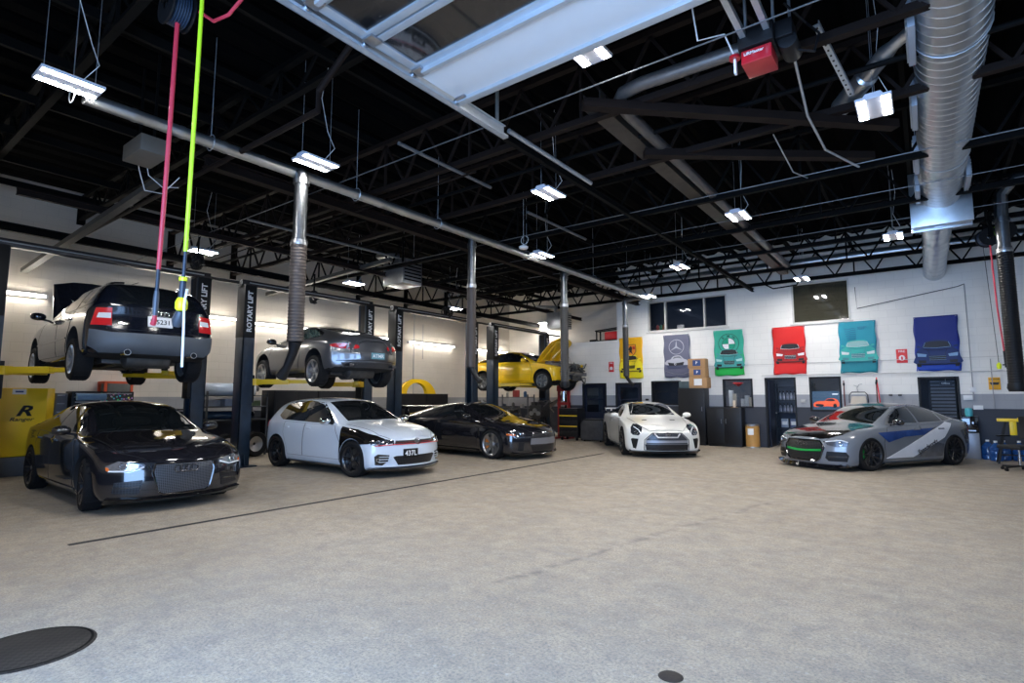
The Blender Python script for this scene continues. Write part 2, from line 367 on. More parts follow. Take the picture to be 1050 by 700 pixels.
# purlins between the joists, carrying the deck
for k in range(14):
    X = -14.2 + k*1.42
    m = MB(); m.box(X-.03, -1.0, 5.62, X+.03, 19.7, 5.74); tag(m.build('purlin', STRUCT, smooth=0, origin=(X, 9, 5.68)), f'black roof purlin running the length of the hall', 'purlin', 'purlins under the roof deck')
m = MB()
for k in range(40): 
    X = -15+.5*k; m.prism([(X, 6.08), (X+.12, 6.02), (X+.32, 6.02), (X+.44, 6.08)], lambda u, v: (u, -1.0, v), lambda u, v: (u, 19.75, v))
st(m.build('ceiling_deck', CEILM, smooth=0))
def girder(X, z, Y0, Y1, w, h, m_, lb, name='roof_girder'):
    a = MB(); a.box(-w/2, Y0, 0, w/2, Y1, .02); a.box(-w/2, Y0, h-.02, w/2, Y1, h); a.box(-.01, Y0, .02, .01, Y1, h-.02)
    o = a.build(name, m_, smooth=0); o.location = (X, 0, z); tag(o, lb, 'beam')
girder(-7.80, 4.64, 3.3, 17.7, .15, .16, BROWN, 'long brown roof beam beside the exhaust main above the row of lifts')
girder(-4.05, 4.68, 4.9, 17.7, .07, .10, STRUCT, 'black roof beam down the middle of the hall')
girder(-13.3, 4.50, -1.0, 19.7, .10, .16, STRUCT, 'black beam near the left wall above the lifts')
girder(-11.2, 4.62, 2.0, 19.7, .08, .12, BROWN, 'thin brown beam over the lift columns')
# diagonal braces near the opener
for (a, b_, lb) in (((-2.9, 5.2, 4.75), (-.1, 7.9, 4.75), 'upper brown diagonal roof brace under the door opener'), ((-2.9, 6.9, 4.8), (-.4, 8.9, 4.8), 'lower brown diagonal roof brace under the door opener')):
    m = MB(); m.bar(a, b_, .13, .10); tag(m.build('roof_brace', BROWN, smooth=0, origin=a), lb, 'brace')
for (a, b_, lb) in (((-14.95, 2.9, 4.1), (-9.2, 3.25, 4.75), 'pale steel angle brace rising from the left wall above the lifted wagon'), ((-14.9, 8.2, 4.4), (-10.2, 8.7, 4.8), 'dark steel angle brace above the lifted grey coupe')):
    m = MB(); m.bar(a, b_, .12, .09); tag(m.build('roof_brace', mat('pale_steel', (.09, .085, .075), .5, .3, noise=.3), smooth=0, origin=a), lb, 'brace')
def pipe(name, pts, r, m_, lb, cat='pipe', rib=0, n=10, group=None):
    a = MB(); a.tube(pts, r, n); o = a.build(name, m_, origin=pts[0]); tag(o, lb, cat, group); return o
DCON = mat('dull_conduit', (.16, .165, .17), .45, .6, noise=.2)
pipe('sprinkler_pipe', [(-15, 3.35, 4.62), (-5.2, 3.35, 4.62), (-5.2, 3.35, 4.85), (-4.2, 3.35, 5.42)], .035, BROWN, 'brown sprinkler pipe with a dog-leg left of the raised door')
pipe('sprinkler_pipe', [(-15, 6.6, 4.9), (5, 6.6, 4.9)], .03, STRUCT, 'black sprinkler pipe crossing past the end of the raised door')
pipe('conduit', [(-14.9, 4.9, 4.72), (4.9, 4.9, 4.72)], .008, DCON, 'thin bright conduit crossing just past the raised door')
pipe('conduit', [(-14.9, 8.9, 4.74), (4.9, 8.9, 4.74)], .008, DCON, 'thin bright conduit crossing mid hall behind the second light row')
pipe('conduit', [(-8.6, 12.2, 4.74), (4.9, 12.2, 4.74)], .008, DCON, 'thin conduit crossing in front of the duct flange')
pipe('conduit', [(-14.9, 5.8, 4.6), (-5.0, 5.8, 4.7)], .014, BROWN, 'thin brown conduit over the lifted grey coupe')
pipe('conduit', [(-9.0, 10.3, 4.68), (4.9, 10.3, 4.74)], .007, DCON, 'thin conduit over the black sports car')
pipe('strut_channel', [(-5.3, 4.6, 4.755), (-5.3, 6.5, 4.755)], .025, DCON, 'short pale strut channel left of the door track end')
pipe('strut_channel', [(-9.9, 5.0, 4.755), (-9.8, 8.6, 4.755)], .025, DCON, 'pale strut channel hanging above the lifted grey coupe')
pipe('strut_channel', [(-3.95, 5.2, 4.755), (-3.95, 7.3, 4.755)], .03, ZINC, 'pale strut channel in line with the left door track')
pipe('strut_channel', [(-5.5, 7.8, 4.755), (-5.5, 9.9, 4.755)], .025, DCON, 'pale strut channel below the middle light row')
# ================================================================ ducts, lights, door gear
def spiral(name, pts_axis, r, y0, y1, m_, pitch, parent=None, rib=.006, n=28):
    # spiral-seamed tube along Y at (x, z)
    x, z = pts_axis; a = MB(); prof = []; y = y0
    while y < y1 - pitch*.5:
        prof += [(r, y), (r, y+pitch*.86), (r+rib, y+pitch*.90), (r+rib, y+pitch*.97)]; y += pitch
    prof.append((r, y1))
    a.lathe(prof, n, Matrix.Translation((x, 0, z)), 'y', cap=True)
    return a.build(name, m_, parent, smooth=30)
# big supply duct on the right
D = thing('air_duct', 'large round galvanised spiral air duct running overhead on the right to the office wall', 'duct', (.41, 4.4, 5.02))
def dl(o): o.location = (-.41, -4.4, -5.02); return o
dl(spiral('wide_duct', (.41, 5.02), .30, 4.4, 11.9, GALV, .16, D)); dl(spiral('narrow_duct', (.36, 4.69), .23, 12.2, 17.68, GALV, .5, D, .004))
m = MB(); m.box(.0, 11.9, 4.48, .80, 12.25, 5.40); m.box(-.03, 11.86, 4.45, .83, 11.92, 5.43); m.box(-.03, 12.22, 4.45, .83, 12.28, 5.43); dl(m.build('reducer_box', GALV, D, bevel=.006))
for k, (y, s) in enumerate(((5.9, -1), (7.6, -1), (9.3, -1), (10.6, 1), (10.9, -1))):
    m = MB(); cx = .41 + s*.315
    m.box(cx-.03, y, 4.80, cx+.03, y+.75, 5.12); 
    o = dl(m.build('air_register', mat('register_grey', (.36, .40, .46), .5, .3, noise=.08), D, bevel=.01))
    g = MB()
    for q in range(6): g.box(cx+s*.03, y+.03, 4.83+q*.045, cx+s*.042, y+.72, 4.845+q*.045)
    g.build('louvre', ZINC, o, smooth=0)
m = MB(); m.tube([(.2, 6.2, 5.0), (-.05, 6.5, 5.0), (-.12, 6.6, 5.0), (-.30, 6.95, 5.0), (-.31, 6.97, 5.0), (-.62, 7.55, 5.0)], [.05, .06, .085, .085, .115, .115], 16); dl(m.build('branch_duct', GALV, D))
for y in (6.5, 9.9):
    m = MB(); m.tube([(.41+.31*math.cos(t), y, 5.02+.31*math.sin(t)) for t in [PI*k/12 - PI for k in range(13)]], .008, 5); m.tube([(.72, y, 5.02), (.72, y, 6.0)], .006, 5); m.tube([(.10, y, 5.02), (.10, y, 6.0)], .006, 5); dl(m.build('hanger_strap', ZINC, D))
# horizontal duct along the office wall top, centre trunk duct
def ductx(name, x0, x1, Y, z, r, lb):
    a = MB(); a.tube([(x0, Y, z), (x1, Y, z)], r, 20); k = x0+.6; 
    while k < x1: a.tube([(k, Y, z), (k+.03, Y, z)], r+.008, 20); k += .9
    tag(a.build(name, GALV, smooth=50, origin=(x0, Y, z)), lb, 'duct')
ductx('air_duct', -8.3, 4.9, 16.9, 5.20, .13, 'round galvanised duct running along the top of the white office wall')
a = MB(); pts = [(-.9, 5.50, 4.90), (-2.3, 5.45, 4.90), (-2.55, 5.50, 4.90), (-2.68, 5.65, 4.90), (-2.70, 6.0, 4.90), (-2.70, 15.6, 4.90)]
a.tube(pts, .075, 14); tag(a.build('air_duct', mat('dull_duct', (.16, .15, .145), .45, .7, noise=.3), origin=pts[0]), 'dull grey elbowed duct over the middle of the hall', 'duct')
m = MB(); m.box(-3.06, 5.5, 4.86, -2.84, 16.5, 4.88); m.box(-3.06, 5.5, 4.88, -3.05, 16.5, 5.05); m.box(-2.85, 5.5, 4.88, -2.84, 16.5, 5.05); tag(m.build('cable_trough', mat('trough_brown', (.055, .045, .038), .55, .4, noise=.4), smooth=0, origin=(-2.8, 5.5, 5.0)), 'long brown steel trough behind the elbowed duct', 'trough')
# exhaust main with the four extraction drops
E_ = thing('exhaust_main', 'long round galvanised exhaust pipe running over the lifts from front to back', 'pipe', (-6.95, 0, 4.62))
o = spiral('main_pipe', (0, 0), .070, 1.7, 16.6, mat('bright_galvanised', (.45, .46, .46), .30, .9, noise=.12, nscale=20), .5, E_, .005, 18)
for y in (1.6, 3.0, 5.2, 7.0, 9.8, 12.9, 15.0):
    m = MB(); m.tube([(0, y, .10), (0, y, 1.4)], .005, 4); m.tube([(.10*math.cos(t), y, .10*math.sin(t)) for t in [2*PI*k/12 for k in range(13)]], .006, 4); m.build('hanger_rod', ZINC, E_)
HOSEB = mat('brown_ribbed_hose', (.055, .040, .032), .55, noise=.2); HOSEG = mat('grey_ribbed_hose', (.035, .033, .031), .55, noise=.2)
def drop(y, x, r, ztop, zmid, zbot, hm, boot, lb):
    t = thing('exhaust_hose', lb, 'exhaust hose', (x, y, ztop))
    m = MB(); prof = [(r*.8, 0)]; z = 0
    m.lathe([(r*.85, .02), (r*.85, zmid-ztop), (r*.97, zmid-ztop), (r*.97, zmid-ztop+.06)], 20, None, 'z'); 
    m.lathe([(r*.9, -.05), (r*1.05, -.05), (r*1.05, -.12), (r*.9, -.12)], 20, None, 'z')
    if x < 0: m.tube([(0, 0, -.04), (0, 0, .03), ((-6.95-x)*.6, 0, .06), (-6.95-x, 0, .06)], [r*.85, r*.85, r*.7, .06], 14)
    m.build('metal_pipe', mat('drop_pipe_metal', (.17, .18, .19), .32, .95, noise=.35, nscale=14), t)
    m = MB(); prof = []; z = zmid-ztop; end = zbot-ztop
    while z > end: prof += [(r, z), (r*1.06, z-.018), (r, z-.036)]; z -= .045
    m.lathe(prof, 20, None, 'z'); o = m.build('flexible_hose', hm, t)
    m = MB(); m.lathe([(r*1.05, zmid-ztop+.03), (r*1.1, zmid-ztop), (r*1.05, zmid-ztop-.04)], 20, None, 'z'); m.build('clamp', STEEL, t)
    m = MB()
    if boot == 'long': m.tube([(0, 0, end), (-.04, .0, end-.14), (-.14, -.02, end-.34), (-.26, -.03, end-.48)], [r*.9, r*.6, r*.5, r*.75], 14)
    elif boot == 'hook': m.tube([(0, 0, end), (.04, 0, end-.10), (.13, 0, end-.22), (.24, 0, end-.32)], [r*.8, r*.6, r*.55, r*.6], 12)
    else: m.tube([(0, 0, end), (0, 0, end-.08), (0, 0, end-.14)], [r*1.1, r*1.2, r*1.0], 12)
    m.build('tailpipe_boot', BLACK, t)
    return t
drop(4.2, -6.86, .105, 4.56, 3.60, 2.22, HOSEB, 'long', 'brown ribbed exhaust hose hanging in front of the lifted grey coupe, nearest of the row')
drop(8.1, -7.08, .088, 4.56, 3.66, 2.08, HOSEB, 'hook', 'exhaust extraction hose hanging at the rear of the yellow coupe')
drop(11.8, -7.20, .10, 4.56, 3.78, 1.86, HOSEG, 'plain', 'dark exhaust hose hanging in front of the open yellow hood')
drop(16.2, -7.60, .09, 4.56, 3.75, 2.17, HOSEG, 'hook', 'exhaust hose hanging in front of the yellow wall banner')
drop(12.6, 1.24, .11, 4.62, 4.0, 1.70, BLACK, 'plain', 'thick black exhaust hose hanging at the right edge of the hall')
pipe('duct_link', [(1.24, 12.6, 4.60), (1.26, 12.6, 5.0), (1.45, 12.55, 5.22), (2.6, 12.5, 5.25), (4.95, 12.5, 5.25)], .10, mat('drop_pipe_metal', (.30, .32, .34), .32, .95), 'galvanised pipe feeding the hose at the right edge')

# high bay lights
LEDM = mat('led_strip', (1, 1, 1), .5, emit=(1.0, .975, .94), es=PANEL_STRENGTH)
HOUS = mat('light_housing', (.62, .62, .68), .4, noise=.03)
def panel_proto():
    t = thing('high_bay_light', '', 'light', (0, 0, 4.6), 0, 'high bay lights')
    m = MB(); m.box(-.165, -.26, 0, .165, .26, .03); m.prism_y([(-.10, .03), (.10, .03), (.07, .075), (-.07, .075)], -.24, .24); m.build('housing', HOUS, t, bevel=.004)
    for sx_ in (-.112, .112):
        m = MB(); m.box(sx_-.037, -.245, -.0012, sx_+.037, .245, -.0002); m.build('led_strip', LEDM, t, smooth=0)
    for yy in (-.21, .21): m = MB(); m.tube([(0, yy, .07), (0, yy, 1.42)], .003, 4); m.build('hanging_wire', ZINC, t, smooth=0)
    m = MB(); m.tube([(.05, .1, .08), (.12, .2, .25), (.02, .15, .5), (.08, .0, .9), (.05, .1, 1.4)], .004, 4); m.build('power_cord', WHITEP, t, smooth=0)
    return t
proto = panel_proto(); first = True
for x, y, z, lb in ((-6.72, 1.52, 4.6, 'twin-strip high bay light nearest the camera at upper left'), (-6.40, 4.12, 4.6, 'high bay light just above the brown exhaust hose'), (-4.5, 6.95, 4.6, 'high bay light hanging past the end of the left door track'),
    (-2.40, 4.35, 4.75, 'high bay light half behind the raised door edge'), (-.26, 6.95, 4.6, 'bright high bay light left of the big duct, nearest on that side'), (-2.43, 9.83, 4.6, 'high bay light in the middle of the hall below the opener'),
    (-4.59, 12.9, 4.6, 'high bay light above the green and grey banners in mid hall'), (-6.64, 9.97, 4.6, 'high bay light beside the exhaust main over the black sports car'), (-.33, 12.94, 4.6, 'high bay light left of the duct flange towards the office wall'),
    (-6.75, 16.1, 4.6, 'high bay light at the left end of the wide upper window'), (-2.46, 16.13, 4.6, 'high bay light in front of the olive upper window'), (-12.35, 5.3, 4.6, 'high bay light above the black hose reel on the first lift'),
    (-12.5, 9.36, 4.6, 'high bay light over the second lift near the left wall'), (-12.4, 13.3, 4.4, 'high bay light over the third lift near the left wall'), (-12.9, 19.5, 4.62, 'farthest high bay light over the yellow coupe')):
    o = proto if first else copy_tree(proto); first = False
    o.location = (x, y, z); o['label'] = lb
# fluorescent tubes on the left wall
TUBE = mat('fluorescent_tube', (1, 1, 1), .5, emit=(1.0, .95, .86), es=TUBE_STRENGTH)
def tube_proto():
    t = thing('wall_light', '', 'light', (-14.97, 3, 3.5), 0, 'tube lights along the left wall')
    m = MB(); m.box(-.03, -1.22, -.03, .03, 1.22, .05); m.build('housing', WHITEP, t, bevel=.004)
    m = MB(); m.tube([(.055, -1.19, 0), (.055, 1.19, 0)], .022, 8); m.build('tube', TUBE, t)
    m = MB()
    for s in (-1, 1): m.box(.03, s*1.2-.02, -.03, .085, s*1.2+.02, .03)
    m.build('tube_socket', WHITEP, t)
    return t
tp = tube_proto()
for i, (y, z, lb) in enumerate(((2.1, 3.60, 'wall tube light left of the lifted wagon'), (6.15, 3.57, 'wall tube light right of the lifted wagon'), (9.0, 3.53, 'wall tube light behind the brown exhaust hose and lift column'), (12.0, 3.5, 'wall tube light behind the lifted grey coupe'), (14.85, 3.47, 'wall tube light above the yellow fender'), (18.4, 3.45, 'wall tube light left of the yellow coupe near the corner'))):
    o = tp if i == 0 else copy_tree(tp); o.location = (-14.97, y, z); o['label'] = lb

# raised overhead door in its tracks
DR = thing('overhead_door', 'raised sectional overhead door with white bottom panel and glazed sections, lying under the roof', 'garage door', (-1.05, 4.0, 4.5))
HW = 2.62
def sec(y0, y1, white):
    if white:
        m = MB(); m.box(-HW, y0, 0, HW, y1, .05); m.build('solid_panel', mat('white_door_panel', (.66, .67, .68), .45, noise=.03), DR, bevel=.004)
    else:
        m = MB(); m.box(-HW, y0, 0, HW, y0+.07, .05); m.box(-HW, y1-.07, 0, HW, y1, .05)
        for k in range(4): x = -HW + k*(2*HW-.10)/3; m.box(x, y0+.07, 0, x+.10, y1-.07, .05)
        fr = m.build('glazed_section', mat('anodised_frame', (.50, .54, .58), .4, .6, noise=.08), DR, bevel=.003)
        for k in range(3):
            x = -HW + k*(2*HW-.10)/3+.10; m = MB(); m.box(x, y0+.07, .02, x+(2*HW-.10)/3-.10, y1-.07, .03); m.build('pane', mat('dark_door_glass', (.012, .012, .013), .06, coat=1, alpha=.75, noise=.2), fr, smooth=0)
for i, (a, b_) in enumerate(((-.62, 0), (-1.18, -.64), (-1.74, -1.20), (-2.30, -1.76), (-2.86, -2.32), (-3.42, -2.88), (-3.98, -3.44), (-4.54, -4.0))): sec(a, b_, i == 0)
m = MB()
m.box(-HW, -.05, -.035, HW, .03, .0)
m.build('bottom_rail', mat('anodised_frame', (.50, .54, .58), .4, .6, noise=.08), DR, bevel=.003)
for s in (-1, 1):
    m = MB(); x = s*(HW+.06)
    m.box(x-.035, -4.95, -.05, x+.035, .85, -.044); m.box(x+s*.031-.003, -4.95, -.05, x+s*.031+.003, .85, .10); m.box(x-s*.035-.003, -4.95, -.05, x-s*.035+.003, .85, -.02)
    m.box(x-.06+s*.06, -4.95, .10, x+.06+s*.06, .85, .11)
    m.build('door_track', ZINC, DR, smooth=0)
    m = MB()
    for y in (-.6, -2.6, .75): m.bar((x+s*.05, y, .1), (x+s*.05, y, 1.5), .04, .02)
    m.build('track_hanger', ZINC, DR, smooth=0)
for y in (-.03, -.63, -1.19, -1.75, -2.31, -2.87):
    for s in (-1, 1):
        m = MB(); x = s*(HW-.07); m.cbox((x, y, -.012), (.12, .12, .02)); m.lathe([(.0, -.03), (.03, -.03), (.03, .03), (0, .03)], 12, Matrix.Translation((x+s*.10, y, -.01)), 'x'); m.build('roller_hinge', STEEL, DR, bevel=.002)
for y in (-.63, -1.75): 
    m = MB(); m.box(-HW+.1, y-.02, -.05, HW-.1, y+.02, .0); m.build('stiffening_strut', mat('anodised_frame', (.50, .54, .58), .4, .6, noise=.08), DR, smooth=0)
# opener
OP = thing('door_opener', 'red-fronted overhead door opener hanging from steel rails near the top of the picture', 'door opener', (-1.04, 5.25, 4.62))
for s in (-.10, .10):
    m = MB(); m.box(s-.025, -6.2, .10, s+.025, -.15, .16); m.build('rail', ZINC, OP, smooth=0)
m = MB(); m.cbox((0, -.05, .10), (.30, .34, .20)); m.cbox((.22, .0, .12), (.14, .26, .16)); m.lathe([(0, -.14), (.08, -.14), (.08, .14), (0, .14)], 18, Matrix.Translation((.24, .05, .02)), 'y'); m.build('motor', BLACK, OP, bevel=.01)
REDM = mat('opener_red', (.42, .01, .02), .3, coat=.5, noise=.06)
m = MB(); m.cbox((0, -.05, -.075), (.26, .28, .13)); cvr = m.build('cover', REDM, OP, bevel=.012)
text_mesh('cover_lettering', 'LiftMaster', .042, WHITEP, cvr, frame_M((-.02, -.194, -.05), (1, 0, 0), (0, 0, 1)), .004)
m = MB(); m.lathe([(.0, 0), (.05, 0), (.05, .03), (0, .03)], 16, Matrix.Translation((-.20, -.12, -.02)), 'z'); m.build('release_disc', REDM, OP)
m = MB(); m.box(-.21, -.13, -.16, -.19, -.09, -.02); m.build('release_tag', WHITEP, OP, smooth=0)
m = MB(); m.tube([(-.2, -.1, .0), (-.24, -.3, .15), (-.42, -.5, .05), (-.45, -.6, .5), (-.30, -.9, .9)], .008, 6); m.build('control_cable', WHITEP, OP)
m = MB(); m.tube([(.28, .05, -.02), (.42, .15, -.04), (.46, .2, .15), (.35, .3, .35), (.2, .1, .5)], .012, 6); m.build('power_cable', BLACK, OP)
m = MB(); m.bar((-.12, 0, .15), (-.12, 0, 1.4), .04, .02); m.bar((.12, 0, .15), (.12, 0, 1.4), .04, .02); m.build('hanger', ZINC, OP, smooth=0)
# perforated angle and loose conduits right of the opener
m = MB()
A0, A1 = Vector((-.62, 5.6, 4.95)), Vector((-.45, 6.75, 4.72))
m.bar(A0, A1, .05, .012); m.bar(A0+Vector((.025, 0, .02)), A1+Vector((.025, 0, .02)), .006, .04)
o = m.build('perforated_angle', ZINC, smooth=0, origin=A0); tag(o, 'perforated pale steel angle hanging from the roof left of the big duct', 'bracket')
m = MB()
for k in range(14): m.cbox(tuple((A0+(A1-A0)*((k+.5)/14)) - A0 + Vector((0, 0, -.008))), (.018, .03, .004))
h_ = m.build('slot', BLACK, o, smooth=0)
pipe('conduit', [(-.85, 5.68, 5.5), (-.85, 5.7, 4.9), (-.9, 6.9, 4.7), (-.85, 7.9, 4.65), (-.55, 8.7, 4.62)], .014, ZINC, 'crooked pale conduit hanging below the roof right of the opener')
pipe('conduit', [(-1.4, 7.6, 4.9), (-1.3, 8.3, 4.6), (-1.25, 9.2, 4.8)], .008, ZINC, 'loose thin wire under the roof below the opener')
pipe('conduit', [(-3.6, 16.8, 4.75), (-3.3, 16.8, 4.55), (-2.7, 16.8, 4.58), (-2.6, 16.8, 4.75)], .02, STRUCT, 'bent black pipe loop below the roof left of the olive window')

# air hose reels and hanging hoses
def reel(name_lb, x, y, z, colr, rz=0, bundle=False, tint=(.5, .5, .5)):
    t = thing('hose_reel', name_lb, 'hose reel', (x, y, z), rz)
    m = MB(); m.lathe([(.05, -.09), (.17, -.09), (.17, -.075), (.06, -.075), (.06, .075), (.17, .075), (.17, .09), (.05, .09)], 24, None, 'y'); m.build('drum', BLACK, t)
    m = MB()
    for k in range(7):
        for q in range(2): m.lathe([(.10+.03*q+.012, -.062+.02*k-.01), (.10+.03*q+.024, -.062+.02*k), (.10+.03*q+.012, -.062+.02*k+.01), (.10+.03*q, -.062+.02*k), (.10+.03*q+.012, -.062+.02*k-.01)], 24, None, 'y')
    m.build('wound_hose', colr, t)
    m = MB(); m.box(-.03, -.12, .0, .03, -.10, .30); m.box(-.03, .10, .0, .03, .12, .30); m.box(-.06, -.12, .28, .06, .12, .30); m.bar((0, 0, .3), (0, 0, 5.9-z if z < 5.5 else .4), .04, .04); m.build('bracket', STRUCT, t, bevel=.003)
    return t
REDH = mat('red_hose', (.55, .035, .06), .4, noise=.08); LIME = mat('lime_hose', (.50, .80, .02), .4, noise=.08); YCAP = mat('yellow_rubber', (.80, .85, .02), .4, noise=.05)
NAVYR = mat('navy_rubber', (.012, .022, .04), .45, noise=.1)
reel('black hose reel above the red hanging hose', -4.95, 1.80, 4.78, NAVYR); reel('black hose reel above the lime hanging hose', -4.45, 1.80, 4.92, NAVYR)
m = MB(); m.tube([(-4.75, 1.9, 4.72), (-4.6, 1.95, 4.6), (-4.45, 2.0, 4.62), (-4.3, 2.05, 4.75)], .014, 8); tag(m.build('air_hose', REDH, origin=(-4.6, 1.95, 4.6)), 'short red hose loop beside the two hose reels', 'hose')
h = thing('air_hose', 'red air hose with dark coupling hanging in front of the lifted wagon', 'hose', (-4.93, 1.80, 4.60))
def hx(pts, r, nm, m_, p, n=10): mm = MB(); mm.tube(pts, r, n); return mm.build(nm, m_, p)
hx([(0, 0, .1), (-.01, 0, -.8), (-.03, 0, -1.6), (-.05, 0, -2.10)], .018, 'hose', REDH, h)
hx([(-.05, 0, -2.08), (-.055, 0, -2.34)], .015, 'lower_hose', NAVYR, h); hx([(-.055, 0, -2.28), (-.057, 0, -2.34), (-.06, 0, -2.48)], [.018, .023, .020], 'coupling', mat('grey_coupling', (.07, .08, .10), .4, .3, noise=.2), h); hx([(-.06, 0, -2.48), (-.065, 0, -2.52), (-.09, 0, -2.55)], [.015, .02, .022], 'red_tip', REDH, h)
h = thing('power_cord', 'lime green cord hanging from the roof with a yellow capped plug and white strap, in front of the lifted wagon', 'cord', (-4.47, 1.80, 4.65))
h['label'] = 'lime hanging cord with yellow capped plug and white strap'
hx([(0, 0, .2), (-.005, 0, -.8), (-.015, 0, -1.6), (-.02, 0, -2.08)], .016, 'cord', LIME, h)
hx([(-.02, 0, -2.06), (-.022, 0, -2.12), (-.03, 0, -2.30)], .013, 'lower_cord', NAVYR, h); hx([(-.03, 0, -2.28), (-.03, 0, -2.295), (-.03, 0, -2.31)], .030, 'yellow_band', YCAP, h); hx([(-.03, 0, -2.31), (-.035, 0, -2.40), (-.035, 0, -2.46)], [.022, .026, .026], 'plug_body', NAVYR, h)
hx([(-.035, 0, -2.44), (-.035, 0, -2.47), (-.035, 0, -2.52), (-.035, 0, -2.54)], [.03, .044, .044, .03], 'yellow_cap', YCAP, h); hx([(-.035, 0, -2.54), (-.08, 0, -2.61), (-.10, 0, -2.65)], [.03, .045, .03], 'grey_socket', mat('grey_coupling', (.13, .15, .18), .4, .3, noise=.2), h)
hx([(.05, 0, -2.38), (.02, 0, -2.46), (.015, 0, -2.52), (.03, 0, -2.7), (.04, 0, -2.97)], .009, 'white_strap', WHITEP, h)
# reels at the far right and the ball-shaped reels over the lifts
reel('black hose reel at far right with red hose', 1.10, 13.3, 4.42, NAVYR, .3); reel('black hose reel at far right with lime hose', 1.32, 13.3, 4.50, LIME, .3)
h = thing('air_hose', 'dark red air hose hanging at far right', 'hose', (1.12, 13.3, 4.3)); hx([(0, 0, 0), (.02, 0, -1.2), (.06, 0, -2.0)], .014, 'hose', REDH, h); hx([(.06, 0, -2.0), (.07, 0, -2.3)], .02, 'coupling', BLACK, h); hx([(.02, 0, -2.25), (.12, 0, -2.25)], .012, 'tee_handle', BLACK, h)
h = thing('power_cord', 'lime cord hanging at far right', 'cord', (1.30, 13.3, 4.4)); hx([(0, 0, 0), (.01, 0, -1.2), (.02, 0, -2.6)], .014, 'cord', LIME, h); hx([(.02, 0, -2.6), (.02, 0, -2.75)], .03, 'plug', BLACK, h)
h = thing('pull_cord', 'thin black pull cord with a yellow handle at far right', 'cord', (1.02, 13.4, 4.5)); hx([(0, 0, 0), (.08, 0, -2.4)], .005, 'cord', BLACK, h); hx([(.08, 0, -2.4), (.08, 0, -2.44), (.08, 0, -2.52)], [.01, .04, .03], 'handle', YCAP, h)
# junction box and unit heaters
m = MB(); m.cbox((0, 0, 0), (.62, .34, .22)); o = m.build('junction_box', mat('beige_enclosure', (.15, .13, .105), .6, noise=.1), bevel=.01)
for s in (-1, 1): mm = MB(); mm.bar((s*.25, 0, .10), (s*.25, 0, 1.28), .03, .02); mm.build('hanger', STRUCT, o); o.location = (-8.2, 2.72, 4.75); tag(o, 'beige electrical enclosure under the roof left of the red hose', 'electrical box')
for i, (pts) in enumerate(([(-.3, 0, 0), (-.5, .1, -.1), (-.55, .2, -.35), (-.2, .3, -.45), (.2, .35, -.3)], [(-.3, .1, .05), (-.45, .2, -.15), (-.5, .4, -.25), (-.2, .5, -.3)])): 
    m = MB(); m.tube(pts, .006, 5); q = m.build('cable', WHITEP, o)
def heater(x, y, z, s, lb):
    t = thing('unit_heater', lb, 'heater', (x, y, z))
    m = MB(); m.cbox((0, 0, 0), (.7*s, .6*s, .6*s)); m.build('casing', GALV, t, bevel=.02)
    m = MB()
    for k in range(6): m.box(.35*s, -.26*s, -.22*s+k*.08*s, .37*s, .26*s, -.19*s+k*.08*s)
    m.build('louvre', STRUCT, t, smooth=0)
    m = MB(); m.lathe([(0, .0), (.22*s, 0), (.22*s, .06), (0, .06)], 20, Matrix.Translation((-.36*s, 0, 0)), 'x'); m.build('fan', BLACK, t)
    m = MB(); m.tube([(.2, .2, .25*s), (.2, .2, 6.0-z)], .01, 5); m.tube([(-.2, .2, .25*s), (-.2, .2, 6.0-z)], .01, 5); m.tube([(-.1, -.1, .25*s), (-.1, -.1, .5), (-.9, -.1, .6), (-1.3, .6, .6)], .07, 10); m.build('flue', GALV, t)
heater(-10.6, 17.0, 4.25, 1.0, 'galvanised unit heater above the yellow coupe')
heater(-10.9, 9.7, 4.72, 1.1, 'galvanised unit heater over the second lift')
def ball_reel(x, y, z, lb):
    t = thing('cable_coil', lb, 'coil', (x, y, z)); r_ = random.Random(int(y*10))
    m = MB()
    for k in range(6):
        a = r_.uniform(-.5, .5); rr = r_.uniform(.12, .17); M = Matrix.Rotation(a, 4, 'X') @ Matrix.Rotation(r_.uniform(0, PI), 4, 'Z')
        m.tube([M @ Vector((rr*math.cos(t_), r_.uniform(-.05, .05), rr*math.sin(t_))) for t_ in [2*PI*q/20 for q in range(21)]], .022, 6)
    m.build('coiled_cable', BLACK, t); m = MB(); m.bar((0, 0, .1), (0, 0, .6), .03, .03); m.build('hook', STRUCT, t)
ball_reel(-11.75, 4.95, 4.22, 'black coiled cable above the second column of the first lift'); ball_reel(-11.75, 12.3, 4.1, 'black coiled cable near the third lift'); ball_reel(-12.3, 8.0, 4.0, 'black coiled cable behind the brown exhaust hose')
# small white speaker hanging in the middle
t = thing('ceiling_speaker', 'small white round dome hanging under the roof in mid hall', 'speaker', (-6.6, 9.2, 4.62)); m = MB(); m.lathe([(.0, -.05), (.09, -.04), (.10, 0), (.03, .04)], 20, None, 'z'); m.build('dome', WHITEP, t); m = MB(); m.tube([(.03+.09*math.cos(a), 0, .14+.09*math.sin(a)) for a in [2*PI*k/18 for k in range(19)]], .006, 5); m.tube([(0, 0, .04), (0, 0, 1.2)], .004, 4); m.build('cord_loop', WHITEP, t)

